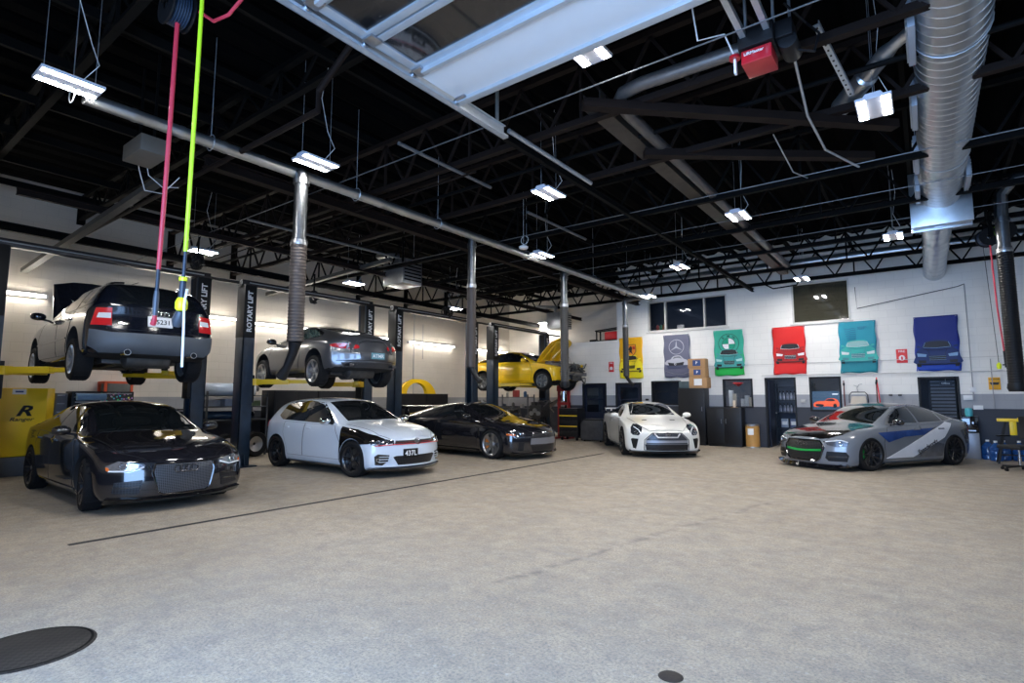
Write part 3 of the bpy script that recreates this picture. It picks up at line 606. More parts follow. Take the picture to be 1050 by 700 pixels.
# floor covers
m = MB(); m.lathe([(0, .006), (.31, .006), (.32, .0)], 48, None, 'z')
MH, nt, b = node_mat('cast_iron_cover', .6); b.inputs['Metallic'].default_value = .3
tc = N(nt, 'ShaderNodeTexCoord'); ck = N(nt, 'ShaderNodeTexChecker'); ck.inputs['Scale'].default_value = 34; nt.links.new(tc.outputs['Object'], ck.inputs['Vector'])
nt.links.new(mixc(nt, ck.outputs['Fac'], (.012, .010, .009), (.028, .024, .022)), b.inputs['Base Color'])
o = m.build('manhole_cover', MH); o.location = (-4.26, 1.0, .001); tag(o, 'round dark cast iron cover in the floor at bottom left', 'manhole cover')
m = MB(); m.lathe([(.29, .008), (.30, .009), (.305, .007)], 48, None, 'z'); m.build('rim', STRUCT, o)
m = MB(); m.lathe([(0, .006), (.055, .006), (.065, 0)], 24, None, 'z'); o = m.build('drain_cover', mat('rusty_iron', (.03, .022, .018), .7, .3, noise=.5, nscale=40)); o.location = (-1.16, 2.93, .001); tag(o, 'small round dark drain cover in the floor at the bottom edge', 'drain cover')
# ================================================================ car builder
def inside(p, poly):
    x, y = p; c = False; n = len(poly)
    for i in range(n):
        (x1, y1), (x2, y2) = poly[i], poly[(i+1) % n]
        if (y1 > y) != (y2 > y) and x < (x2-x1)*(y-y1)/(y2-y1)+x1: c = not c
    return c
class Car:
    def __init__(s, name, label, cat, loc, heading, rows, paint_m, kf=0.30, kr=0.22, nose=(), tail=(), wheels=None, group=None):
        s.root = thing(name, label, cat, loc, math.radians(heading), group)
        s.paint = paint_m; s.W = wheels; s.rows = rows
        s.make_body(rows, kf, kr, nose, tail)
    # rows: x, half width, underside z, shoulder z, top-edge half width, top-edge z, centre z   (tail to nose)
    def make_body(s, rows, kf, kr, nose, tail):
        rows = sorted(rows, key=lambda r: r[0]); bm = bmesh.new(); xr, xn = rows[0][0], rows[-1][0]
        def warp(p, w):
            x, y, z = p
            fy = min(1.0, abs(y)/max(w, .01))
            a = max(0.0, min(1.0, (x-(xn-1.25))/1.25)); b = max(0.0, min(1.0, ((xr+1.0)-x)/1.0))
            x2 = x - kf*(fy**2.4)*a**2 + kr*(fy**2.4)*b**2
            def prof(t, z):
                if not t: return 0
                if z <= t[0][0]: return t[0][1]
                for (z0, d0), (z1, d1) in zip(t, t[1:]):
                    if z <= z1: return d0 + (d1-d0)*(z-z0)/(z1-z0)
                return t[-1][1]
            a2 = max(0.0, min(1.0, (x-(xn-0.45))/0.45)); b2 = max(0.0, min(1.0, ((xr+0.45)-x)/0.45))
            x2 += prof(nose, z)*a2*a2 - prof(tail, z)*b2*b2
            return (x2, y, z)
        def half(r):
            x, w, zb, zs, wt, ze, zt = r; h = zs-zb
            gh = ze-zs                                   # greenhouse height
            bulge = 0.5 if gh > .12 else .35
            return [(0, zb), (.5*w, zb), (.9*w, zb), (.975*w, zb+.07), (1.0*w, zb+.36*h), (.995*w, zb+.72*h), (.975*w, zs-.05),
                    (.93*w if gh > .12 else .95*w, zs), (.93*w*(1-bulge)+wt*bulge + (.03 if gh > .12 else 0), zs+(ze-zs)*.5), (wt, ze), (.55*wt, zt-.28*(zt-ze)), (0, zt)]
        rings = []
        for r in rows:
            hp = half(r); w = r[1]
            L = [bm.verts.new(warp((r[0], y, z), w)) for y, z in hp]
            R = [L[0]] + [bm.verts.new(warp((r[0], -y, z), w)) for y, z in hp[1:-1]] + [L[-1]]
            rings.append((L, R, hp, w, r[0]))
        for A, B in zip(rings, rings[1:]):
            for i in range(len(A[0])-1):
                bm.faces.new([A[0][i], A[0][i+1], B[0][i+1], B[0][i]])
                bm.faces.new([A[1][i+1], A[1][i], B[1][i], B[1][i+1]])
        for which in (0, -1):
            L, R, hp, w, x = rings[which]
            ts = [1, .5, 0, -.5, -1]; grid = [[L[2], L[1], L[0], R[1], R[2]]]
            for i in range(3, 9):
                row = [L[i]]
                for t in ts[1:-1]: row.append(bm.verts.new(warp((x, hp[i][0]*t, hp[i][1]), w)))
                row.append(R[i]); grid.append(row)
            grid.append([L[9], L[10], L[11], R[10], R[9]])
            for a, b in zip(grid, grid[1:]):
                for k in range(4):
                    f = [a[k], a[k+1], b[k+1], b[k]]
                    bm.faces.new(f)
        bmesh.ops.recalc_face_normals(bm, faces=bm.faces)
        cl = bm.edges.layers.float.new('crease_edge')
        for A, B in zip(rings, rings[1:]):
            for side in (0, 1):
                for i, cr in ((2, .5), (7, .35), (9, .3), (5, .25)):
                    e = bm.edges.get((A[side][i], B[side][i]))
                    if e: e[cl] = cr
        me = bpy.data.meshes.new('body'); bm.to_mesh(me); bm.free()
        o = bpy.data.objects.new('body', me); COL.objects.link(o)
        md = o.modifiers.new('s', 'SUBSURF'); md.levels = 2; md.render_levels = 2
        W = s.W; cut = MB(); Ra = W['arch']
        for ax in (W['xf'], W['xr']):
            for sg in (1, -1):
                y0, y1 = sorted((sg*(W['y']-.30), sg*(W['y']+.6)))
                cut.lathe([(Ra, y0), (Ra, y1)], 40, Matrix.Translation((ax, 0, W['R'])), 'y', cap=True)
        co = cut.build('cutter', BLACK, smooth=0)
        b = o.modifiers.new('b', 'BOOLEAN'); b.object = co; b.operation = 'DIFFERENCE'; b.solver = 'EXACT'
        dg = bpy.context.evaluated_depsgraph_get()
        me2 = bpy.data.meshes.new_from_object(o.evaluated_get(dg)); me2.name = 'body'
        bpy.data.objects.remove(o); bpy.data.objects.remove(co)
        me2.materials.clear(); me2.materials.append(s.paint); me2.materials.append(DARK)
        for p in me2.polygons:
            c = p.center; p.material_index = 0
            if p.normal.z < -.75 and c.z < .32: p.material_index = 1
            for ax in (W['xf'], W['xr']):
                d = math.hypot(c.x-ax, c.z-W['R'])
                if abs(d-Ra) < .012 and ((c.x-ax)*p.normal.x + (c.z-W['R'])*p.normal.z) < -.5*Ra: p.material_index = 1
                if d < Ra and abs(abs(c.y)-(W['y']-.30)) < .01 and abs(p.normal.y) > .9: p.material_index = 1
        me2.shade_smooth(); me2.set_sharp_from_angle(angle=math.radians(38))
        s.body = bpy.data.objects.new('body', me2); COL.objects.link(s.body); s.body.parent = s.root
        bm = bmesh.new(); bm.from_mesh(me2); s.bvh = BVHTree.FromBMesh(bm); bm.free()
    def hit(s, u, v, fr):
        if fr == 'left': o, d = Vector((u, 3, v)), Vector((0, -1, 0))
        elif fr == 'right': o, d = Vector((u, -3, v)), Vector((0, 1, 0))
        elif fr == 'front': o, d = Vector((5, u, v)), Vector((-1, 0, 0))
        elif fr == 'rear': o, d = Vector((-5, u, v)), Vector((1, 0, 0))
        else: o, d = Vector((u, v, 4)), Vector((0, 0, -1))
        h = s.bvh.ray_cast(o, d)
        if h[0] is None:
            g = {'left': Vector((u, .8, v)), 'right': Vector((u, -.8, v)), 'front': Vector((2.0, u, v)), 'rear': Vector((-2.1, u, v))}.get(fr, Vector((u, v, .8)))
            h = s.bvh.find_nearest(g)
        n = h[1].normalized()
        return h[0], (n if n.dot(d) < 0 else -n)
    def patch(s, name, m, poly, fr, off=.005, step=.06, parent=None, sm=False, under=.012, bulge=0.0):
        if sm: poly = smooth_poly(poly, 4)
        pts = []
        for a, b in zip(poly, poly[1:]+poly[:1]):
            k = max(1, int(math.hypot(b[0]-a[0], b[1]-a[1])/step))
            for j in range(k): pts.append((a[0]+(b[0]-a[0])*j/k, a[1]+(b[1]-a[1])*j/k))
        nb = len(pts); xs = [p[0] for p in pts]; ys = [p[1] for p in pts]
        vs = [Vector(p) for p in pts]
        x = min(xs)+step/2
        while x < max(xs):
            y = min(ys)+step/2
            while y < max(ys):
                if inside((x, y), pts) and min(abs(x-a)+abs(y-b) for a, b in pts) > step*.45: vs.append(Vector((x, y)))
                y += step
            x += step
        res = geometry.delaunay_2d_cdt(vs, [], [list(range(nb))], 1, 1e-6)
        V2, E2, F2 = res[0], res[1], res[2]
        bm = bmesh.new(); top = []
        for p in V2:
            h, n = s.hit(p.x, p.y, fr); top.append((h, n))
        tv = [bm.verts.new(h + n*off) for h, n in top]
        for f in F2:
            try: bm.faces.new([tv[i] for i in f])
            except Exception: pass
        be = [e for e in bm.edges if len(e.link_faces) == 1]
        idx = {v: i for i, v in enumerate(tv)}; low = {}
        for e in be:
            for v in e.verts:
                if v not in low:
                    h, n = top[idx[v]]; low[v] = bm.verts.new(h - n*under)
        for e in be:
            a, b = e.verts; bm.faces.new([a, b, low[b], low[a]])
        dirv = {'left': (0, 1, 0), 'right': (0, -1, 0), 'front': (1, 0, 0), 'rear': (-1, 0, 0), 'top': (0, 0, 1)}[fr]
        bmesh.ops.recalc_face_normals(bm, faces=bm.faces)
        tf = [f for f in bm.faces if all(v in idx for v in f.verts)]
        if tf and sum(f.normal.dot(Vector(dirv)) for f in tf) < 0: bmesh.ops.reverse_faces(bm, faces=bm.faces)
        mb = MB(); mb.bm.free(); mb.bm = bm
        return mb.build(name, m, parent or s.root, smooth=40, recalc=False)
    def both(s, name, m, poly, frs=('left', 'right'), **k):
        out = []
        for fr in frs: out.append(s.patch(name, m, poly, fr, **k))
        return out
    def mirror(s, name, m, poly, fr='front', **k):      # poly on +y, mirrored to -y, for front / rear / top frames
        a = s.patch(name, m, poly, fr, **k)
        q = [(p[0], -p[1]) for p in poly][::-1] if fr == 'top' else [(-p[0], p[1]) for p in poly][::-1]
        return a, s.patch(name, m, q, fr, **k)
    def seam(s, name, pts, fr, r=.004, m=None, closed=False, parent=None, off=.001):
        P = []; pts = list(pts) + ([pts[0]] if closed else [])
        for a, b in zip(pts, pts[1:]):
            k = max(1, int(math.hypot(b[0]-a[0], b[1]-a[1])/.05))
            for j in range(k): P.append((a[0]+(b[0]-a[0])*j/k, a[1]+(b[1]-a[1])*j/k))
        P.append(pts[-1]); Q = []
        for p in P:
            h, n = s.hit(p[0], p[1], fr); Q.append(h+n*off)
        mb = MB(); mb.tube(Q, r, 5)
        return mb.build(name, m or BLACK, parent or s.root)
    def box_on(s, name, m, u, v, fr, du, dv, depth=.02, parent=None, bevel=.004, tilt=None):
        h, n = s.hit(u, v, fr)
        up = Vector((0, 0, 1)) if fr != 'top' else Vector((1, 0, 0))
        r = up.cross(n).normalized(); uu = n.cross(r)
        M = Matrix((r, uu, n)).transposed().to_4x4(); M.translation = h
        mb = MB(); mb.cbox((0, 0, depth/2-.002), (du, dv, depth), M)
        return mb.build(name, m, parent or s.root, bevel=bevel), M
    def ring_on(s, name, m, u, v, fr, R, r, parent=None, off=.008, n=20, z=None):
        h, nn = s.hit(u, v, fr); up = Vector((0, 0, 1)); rr = up.cross(nn).normalized(); uu = nn.cross(rr)
        mb = MB(); c = h + nn*off
        P = [c + (rr*math.cos(2*PI*k/n) + uu*math.sin(2*PI*k/n))*R for k in range(n+1)]
        mb.tube(P, r, 6, cap=False)
        return mb.build(name, m, parent or s.root, weld=True)
    def four_rings(s, z, fr, m, R=.045, sp=.066, name='emblem'):
        mb = MB()
        hc, nn = s.hit(0, z, fr); up = Vector((0, 0, 1)); rr = up.cross(nn).normalized(); uu = nn.cross(rr)
        for i in range(4):
            c = hc + nn*.018 + rr*((i-1.5)*sp)
            P = [c + (rr*math.cos(2*PI*k/18) + uu*math.sin(2*PI*k/18))*R for k in range(19)]
            mb.tube(P, .006, 6, cap=False)
        return mb.build(name, m, s.root, weld=True)
    def add_wheels(s, rim_m, style='y', n=5, caliper=None, steer=0.0, hub_m=None, lip=None):
        W = s.W; R = W['R']; w = W.get('w', .235); rr = W['rim']
        root = bpy.data.objects.new('wheel', None)
        mb = MB(); h = w/2
        mb.lathe([(rr-.012, h*.55), (rr+.004, h*.97), (rr-.008, h*.98), (rr-.03, h*.8), (rr-.035, -h*.8), (rr+.0, -h*.95)], 36, None, 'y')
        if style == 'y':
            for k in range(n):
                a = 2*PI*k/n
                for da in (-.13, .13):
                    p0 = Vector((.05*math.cos(a), h*.62, .05*math.sin(a))); a2 = a+da*(1.0)
                    p1 = Vector(((rr-.02)*math.cos(a2*1.0), h*.80, (rr-.02)*math.sin(a2)))
                    mb.bar(p0, p1, .024, .03)
        elif style == 'wide':
            for k in range(n):
                a = 2*PI*k/n; ca, sa = math.cos(a), math.sin(a); t = Vector((-sa, 0, ca))
                d = Vector((ca, 0, sa)); pts = []
                for rad, hw, yy in ((.03, .030, .60), (rr*.55, .034, .66), (rr-.012, .050, .86)):
                    pts.append((d*rad - t*hw + Vector((0, h*yy, 0)), d*rad + t*hw + Vector((0, h*yy, 0))))
                for (a0, a1), (b0, b1) in zip(pts, pts[1:]):
                    lo = Vector((0, -.025, 0))
                    v = [mb.bm.verts.new(q) for q in (a0, a1, b1, b0, a0+lo, a1+lo, b1+lo, b0+lo)]
                    for f in ((0,1,2,3),(7,6,5,4),(0,4,5,1),(1,5,6,2),(2,6,7,3),(3,7,4,0)): mb.bm.faces.new([v[i] for i in f])
        else:
            for k in range(n):
                a = 2*PI*k/n
                mb.bar((.05*math.cos(a), h*.60, .05*math.sin(a)), ((rr-.015)*math.cos(a), h*.86, (rr-.015)*math.sin(a)), .026, .022)
        mb.lathe([(.0, h*.66), (.06, h*.66), (.075, h*.58), (.075, h*.35)], 20, None, 'y')
        wh = mb.build('wheel', rim_m, s.root)
        t = MB(); t.lathe([(rr-.005, h*.90), (rr+.012, h*1.0), (rr+(R-rr)*.5, h*1.03), (R-.02, h*.96), (R-.004, h*.80), (R, h*.5), (R, -h*.5), (R-.004, -h*.8), (R-.02, -h*.96), (rr+.01, -h), (rr-.005, -h*.9)], 44, None, 'y')
        for k in range(44):
            if k % 2: continue
            a = 2*PI*k/44
            for yy in (-.6, -.2, .2, .6):
                t.bar(((R-.006)*math.cos(a), h*yy-.02, (R-.006)*math.sin(a)), ((R+.000)*math.cos(a+.05), h*yy+.02, (R+.000)*math.sin(a+.05)), .012, .012)
        to = t.build('tire', RUBBER, wh)
        d = MB(); d.lathe([(0.05, h*.05), (rr*.78, h*.05), (rr*.78, -h*.05), (.05, -h*.05)], 30, None, 'y'); d.build('brake_disc', STEEL, wh)
        bk = MB(); bk.lathe([(0, -h*.3), (rr-.036, -h*.3)], 30, None, 'y'); bk.build('backing_plate', DARK, wh)
        hb = MB(); hb.lathe([(0, h*.72), (.028, h*.72), (.034, h*.64)], 16, None, 'y'); hb.build('hub_cap', hub_m or rim_m, wh)
        c = MB()
        for k in range(6):
            a0 = math.radians(-35 + 70*k/5)
        arc = [(math.radians(-30+12*k)) for k in range(6)]
        for a0, a1 in zip(arc, arc[1:]):
            for (r0, r1) in ((rr*.52, rr*.86),):
                q = [Vector((r0*math.cos(a0), 0, r0*math.sin(a0))), Vector((r1*math.cos(a0), 0, r1*math.sin(a0))), Vector((r1*math.cos(a1), 0, r1*math.sin(a1))), Vector((r0*math.cos(a1), 0, r0*math.sin(a1)))]
                up = Vector((0, h*.42, 0)); dn = Vector((0, -h*.2, 0))
                v = [c.bm.verts.new(p+up) for p in q] + [c.bm.verts.new(p+dn) for p in q]
                for f in ((0,1,2,3),(7,6,5,4),(0,4,5,1),(1,5,6,2),(2,6,7,3),(3,7,4,0)): c.bm.faces.new([v[i] for i in f])
        co = c.build('brake_caliper', caliper or STEEL, wh)
        s.wheels = []
        for i, (x, sg) in enumerate(((W['xf'], 1), (W['xf'], -1), (W['xr'], 1), (W['xr'], -1))):
            o = wh if i == 0 else copy_tree(wh, s.root)
            o.location = (x, sg*(W['y']-w/2+.005), R-W.get('droop', 0))
            o.rotation_euler = (0, 0, (0 if sg > 0 else PI) + (math.radians(steer) if i < 2 else 0))
            s.wheels.append(o)
            if i < 2 and sg > 0: pass
        return wh
    def mirrors(s, m, x=.62, z=1.0, y=.93, sz=(.16, .20, .12), glass=True, cap_m=None):
        for sg in (1, -1):
            mb = MB(); Mm = Matrix.Translation((x, sg*(y+sz[1]*.5), z+.05)) @ Matrix.Rotation(sg*-.12, 4, 'Z'); q = (sz[0]*1.25, sz[1]*1.3, sz[2]*1.3); mb.prism([(-.5, -.5), (.1, -.5), (.5, -.2), (.5, .2), (.1, .5), (-.5, .5)], lambda u, v: Mm @ Vector((u*q[0], -q[1]/2, v*q[2])), lambda u, v: Mm @ Vector((u*q[0], q[1]/2, v*q[2])))
            o = mb.build('wing_mirror', m, s.root, sub=2, smooth=0)
            for pl in o.data.polygons: pl.use_smooth = True
            a = MB(); a.bar((x+.01, sg*(y-.10), z-.02), (x, sg*(y+.05), z+.01), .05, .03); a.build('mirror_arm', m if cap_m is None else BLACK, o)
    def plate(s, txt, u, v, fr, w=.30, h=.15, bg=None, fg=None, size=.10):
        bg = bg or WHITEP; o, M = s.box_on('number_plate', bg, u, v, fr, w, h, .018, bevel=.004)
        if txt: text_mesh('plate_lettering', txt, size, fg or BLACK, o, M @ Matrix.Translation((0, -.005, .0185)), .003)
        return o
    def panes(s, trim, panes, glass=None, trim_m=None):
        for fr in ('left', 'right'):
            s.patch('window_trim', trim_m or GLOSSB, trim, fr, off=.002, sm=False)
            for p in panes: s.patch('side_window', glass or GLASS, p, fr, off=.005, sm=False)
# ================================================================ the cars
P_BLACK = paint('black_paint', (0.010, 0.010, 0.013), .10)
P_NAVY = paint('black_blue_paint', (0.006, 0.008, 0.014), .12)
P_WHITE = paint('cool_white_paint', (0.64, 0.70, 0.78), .25)
P_PEARL = paint('pearl_white_paint', (0.80, 0.79, 0.74), .25)
P_SILVER = paint('grey_metallic_paint', (0.16, 0.163, 0.175), .28, metal=.6)
P_YELLOW = paint('yellow_paint', (0.85, 0.52, 0.01), .25)
P_GREY = paint('nardo_wrap', (0.17, 0.185, 0.21), .25)
BUMPG = mat('grey_bumper_plastic', (0.075, 0.09, 0.11), .45, noise=.1)
CARBON = mat('carbon_fibre', (0.008, 0.007, 0.007), .12, coat=.5, spec=.3, noise=.4, nscale=90)
WHEELB = mat('black_wheel', (0.012, 0.012, 0.014), .3, coat=.4, noise=.1)
GRILLE = mesh_grille('black_honeycomb', (0.012, 0.012, 0.014), (0.11, 0.12, 0.14), 50)
GRILLED = mesh_grille('dark_honeycomb', (0.006, 0.006, 0.007), (0.03, 0.03, 0.035), 34)
GREEN = mat('green_paint', (0.01, 0.36, 0.06), .35, noise=.1)
REDT = mat('red_trim', (0.75, 0.02, 0.03), .3, noise=.1)
BLUEW = mat('blue_wrap', (0.02, 0.06, 0.22), .2, coat=1, noise=.5, nscale=7)
SILW = mat('white_wrap_stripe', (0.82, 0.83, 0.86), .3, coat=.6, noise=.1, nscale=5)
DKW = mat('dark_wrap_facets', (0.09, 0.10, 0.12), .25, coat=1, noise=.6, nscale=5)

def mk_underside(c, exhausts=(), x0=-1.9, x1=1.9, w=.62, z=.17):
    mb = MB(); rnd = random.Random(3)
    mb.tube([(x0+.3, .18, z-.02), (x0+.9, .25, z-.02), (0, .12, z-.03), (x1-.8, .1, z-.02)], .035, 8)
    mb.lathe([(.03, -.35), (.13, -.3), (.13, .3), (.03, .35)], 14, Matrix.Translation((x0+.35, 0, z+.02)), 'y', cap=True)
    mb.cbox((x0+.75, 0, z), (.25, 1.05, .07)); mb.cbox((x1-.85, 0, z), (.3, 1.0, .07))
    mb.lathe([(.06, -.2), (.13, -.15), (.13, .15), (.06, .2)], 14, Matrix.Translation((x0+.85, 0, z)), 'x', cap=True)
    for sg in (1, -1):
        mb.bar((x0+.75, sg*.2, z), (c.W['xr'], sg*.65, z+.05), .06, .04); mb.bar((x1-.85, sg*.2, z), (c.W['xf'], sg*.65, z+.05), .06, .04)
        mb.bar((x0+1.1, sg*.45, z), (x1-1.1, sg*.45, z), .09, .05)
    return mb.build('underside_gear', mat('exhaust_metal', (.10, .095, .09), .5, .7, noise=.5, nscale=9), c.root, bevel=.01)
def exhaust(c, x, y, z, r=.04, m=None, name='exhaust_tip'):
    mb = MB(); mb.lathe([(r*.86, .02), (r*.86, -.10), (r, -.10), (r, .10)], 20, Matrix.Translation((x, y, z)), 'x'); o = mb.build(name, m or CHROME, c.root)
    k = MB(); k.lathe([(0, -.02), (r*.86, -.02)], 20, Matrix.Translation((x, y, z)), 'x'); k.build('exhaust_bore', BLACK, o)

# ---------- black sedan, front left
def black_sedan(loc, hd):
    rows = [(-2.40, .76, .30, .86, .66, .93, .96), (-2.30, .83, .22, .93, .70, 1.00, 1.03), (-1.95, .89, .18, .97, .70, 1.02, 1.05),
            (-1.70, .90, .17, .975, .64, 1.09, 1.14), (-1.30, .905, .17, .97, .585, 1.23, 1.28), (-.85, .905, .16, .955, .565, 1.335, 1.38), (-.35, .905, .16, .945, .57, 1.375, 1.425),
            (.10, .905, .16, .93, .585, 1.345, 1.40), (.42, .905, .16, .915, .62, 1.20, 1.26), (.78, .905, .16, .90, .68, 1.00, 1.05), (1.00, .91, .16, .885, .70, .925, .97),
            (1.40, .915, .16, .84, .70, .885, .915), (1.85, .905, .16, .75, .70, .80, .835), (2.12, .90, .16, .67, .71, .72, .76), (2.28, .87, .18, .60, .70, .64, .68)]
    W = dict(xf=1.405, xr=-1.405, R=.335, y=.905, rim=.25, arch=.375)
    c = Car('sedan_car', 'black sedan with mesh grille parked at far left below the lifted wagon', 'car', loc, hd, rows, P_BLACK, kf=.30, kr=.24,
            nose=((.15, .0), (.30, .03), (.5, .02), (.62, -.02), (.75, -.10)), tail=((.2, 0), (.5, .03), (.95, .0)), wheels=W)
    c.patch('windscreen', GLASSG, [(.90, -.62), (.97, 0), (.90, .62), (.17, .53), (.20, 0), (.17, -.53)], 'top', off=.004)
    c.patch('rear_window', GLASS, [(-1.80, -.55), (-1.88, 0), (-1.80, .55), (-1.12, .50), (-1.12, -.50)], 'top', off=.004)
    c.panes([(.78, .955), (.42, 1.17), (.10, 1.315), (-.35, 1.36), (-.85, 1.32), (-1.30, 1.20), (-1.68, 1.02), (-1.2, .99), (0, .955)],
            [[(.68, .975), (.40, 1.15), (.10, 1.29), (-.20, 1.335), (-.24, .975)], [(-.30, .98), (-.27, 1.335), (-.82, 1.30), (-1.08, 1.23), (-1.15, 1.005)]])
    c.panel = [(1.02, .30), (.98, .86), (.72, .92), (-.22, .93), (-.26, .30)]
    for fr in ('left', 'right'):
        for nm, q in (('door', [(.95, .27), (.98, .60), (.80, .90), (-.24, .925), (-.27, .27)]), ('door', [(-.29, .27), (-.27, .925), (-1.12, .95), (-1.12, .72), (-.98, .45), (-.95, .27)])):
            d = c.patch(nm, P_BLACK, q, fr, off=.004, step=.09)
            c.seam('door_gap', q, fr, .004, parent=d, closed=True)
            u = q[3][0]+.06 if nm == 'door' and q[0][0] > 0 else -1.08
            uu = -.12 if q[0][0] > 0 else -.98
            c.box_on('door_handle', P_BLACK, uu, .84, fr, .19, .03, .03, parent=d, bevel=.008)
        c.patch('side_skirt', GLOSSB, [(1.0, .17), (.99, .25), (-.97, .25), (-.99, .17)], fr, off=.012)
    hd_ = c.patch('hood', P_BLACK, [(2.16, -.42), (2.19, 0), (2.16, .42), (1.9, .66), (1.02, .74), (1.07, 0), (1.02, -.74), (1.9, -.66)], 'top', off=.005, step=.1)
    c.seam('hood_gap', [(2.16, -.42), (1.9, -.67), (1.02, -.75)], 'top', parent=hd_); c.seam('hood_gap', [(2.16, .42), (1.9, .67), (1.02, .75)], 'top', parent=hd_)
    g = c.patch('grille', GRILLE, [(-.33, .60), (.33, .60), (.36, .50), (.30, .27), (.25, .235), (-.25, .235), (-.30, .27), (-.36, .50)], 'front', off=.012, step=.05)
    c.seam('grille_frame', [(-.34, .605), (.34, .605), (.37, .50), (.31, .26), (.25, .225), (-.25, .225), (-.31, .26), (-.37, .50)], 'front', .012, GLOSSB, closed=True, parent=g, off=.012)
    c.four_rings(.53, 'front', mat('dark_chrome', (.14, .14, .15), .25, 1.0, noise=.1))
    a, b = c.mirror('headlight', LENS, [(.45, .60), (.45, .56), (.60, .515), (.80, .53), (.815, .60), (.70, .655)], off=.010)
    c.mirror('side_marker', AMBER, [(.775, .53), (.813, .55), (.815, .59), (.79, .58)], off=.014)
    for sg in (1, -1):
        h = a if sg > 0 else b
        c.seam('light_strip', [(sg*.46, .575), (sg*.60, .53), (sg*.79, .54)], 'front', .010, mat('lamp_white', (.85, .88, .92), .2, noise=.02), parent=h, off=.012)
        c.ring_on('lamp_ring', CHROME, sg*.66, .59, 'front', .035, .007, parent=h, off=.014)
    c.mirror('air_intake', GRILLED, [(.47, .42), (.74, .40), (.76, .27), (.50, .25)], off=.008)
    c.mirror('intake_blade', GLOSSB, [(.50, .35), (.74, .345), (.74, .325), (.50, .33)], off=.02)
    c.patch('front_lip', CARBON, [(-.80, .215), (-.5, .20), (.5, .20), (.80, .215), (.80, .17), (-.80, .17)], 'front', off=.045, step=.08, under=.05)
    c.mirrors(P_BLACK, .62, .955, .88)
    c.add_wheels(WHEELB, 'spoke', 10, caliper=STEEL, steer=-8, hub_m=STEEL)
    mk_underside(c)
    return c
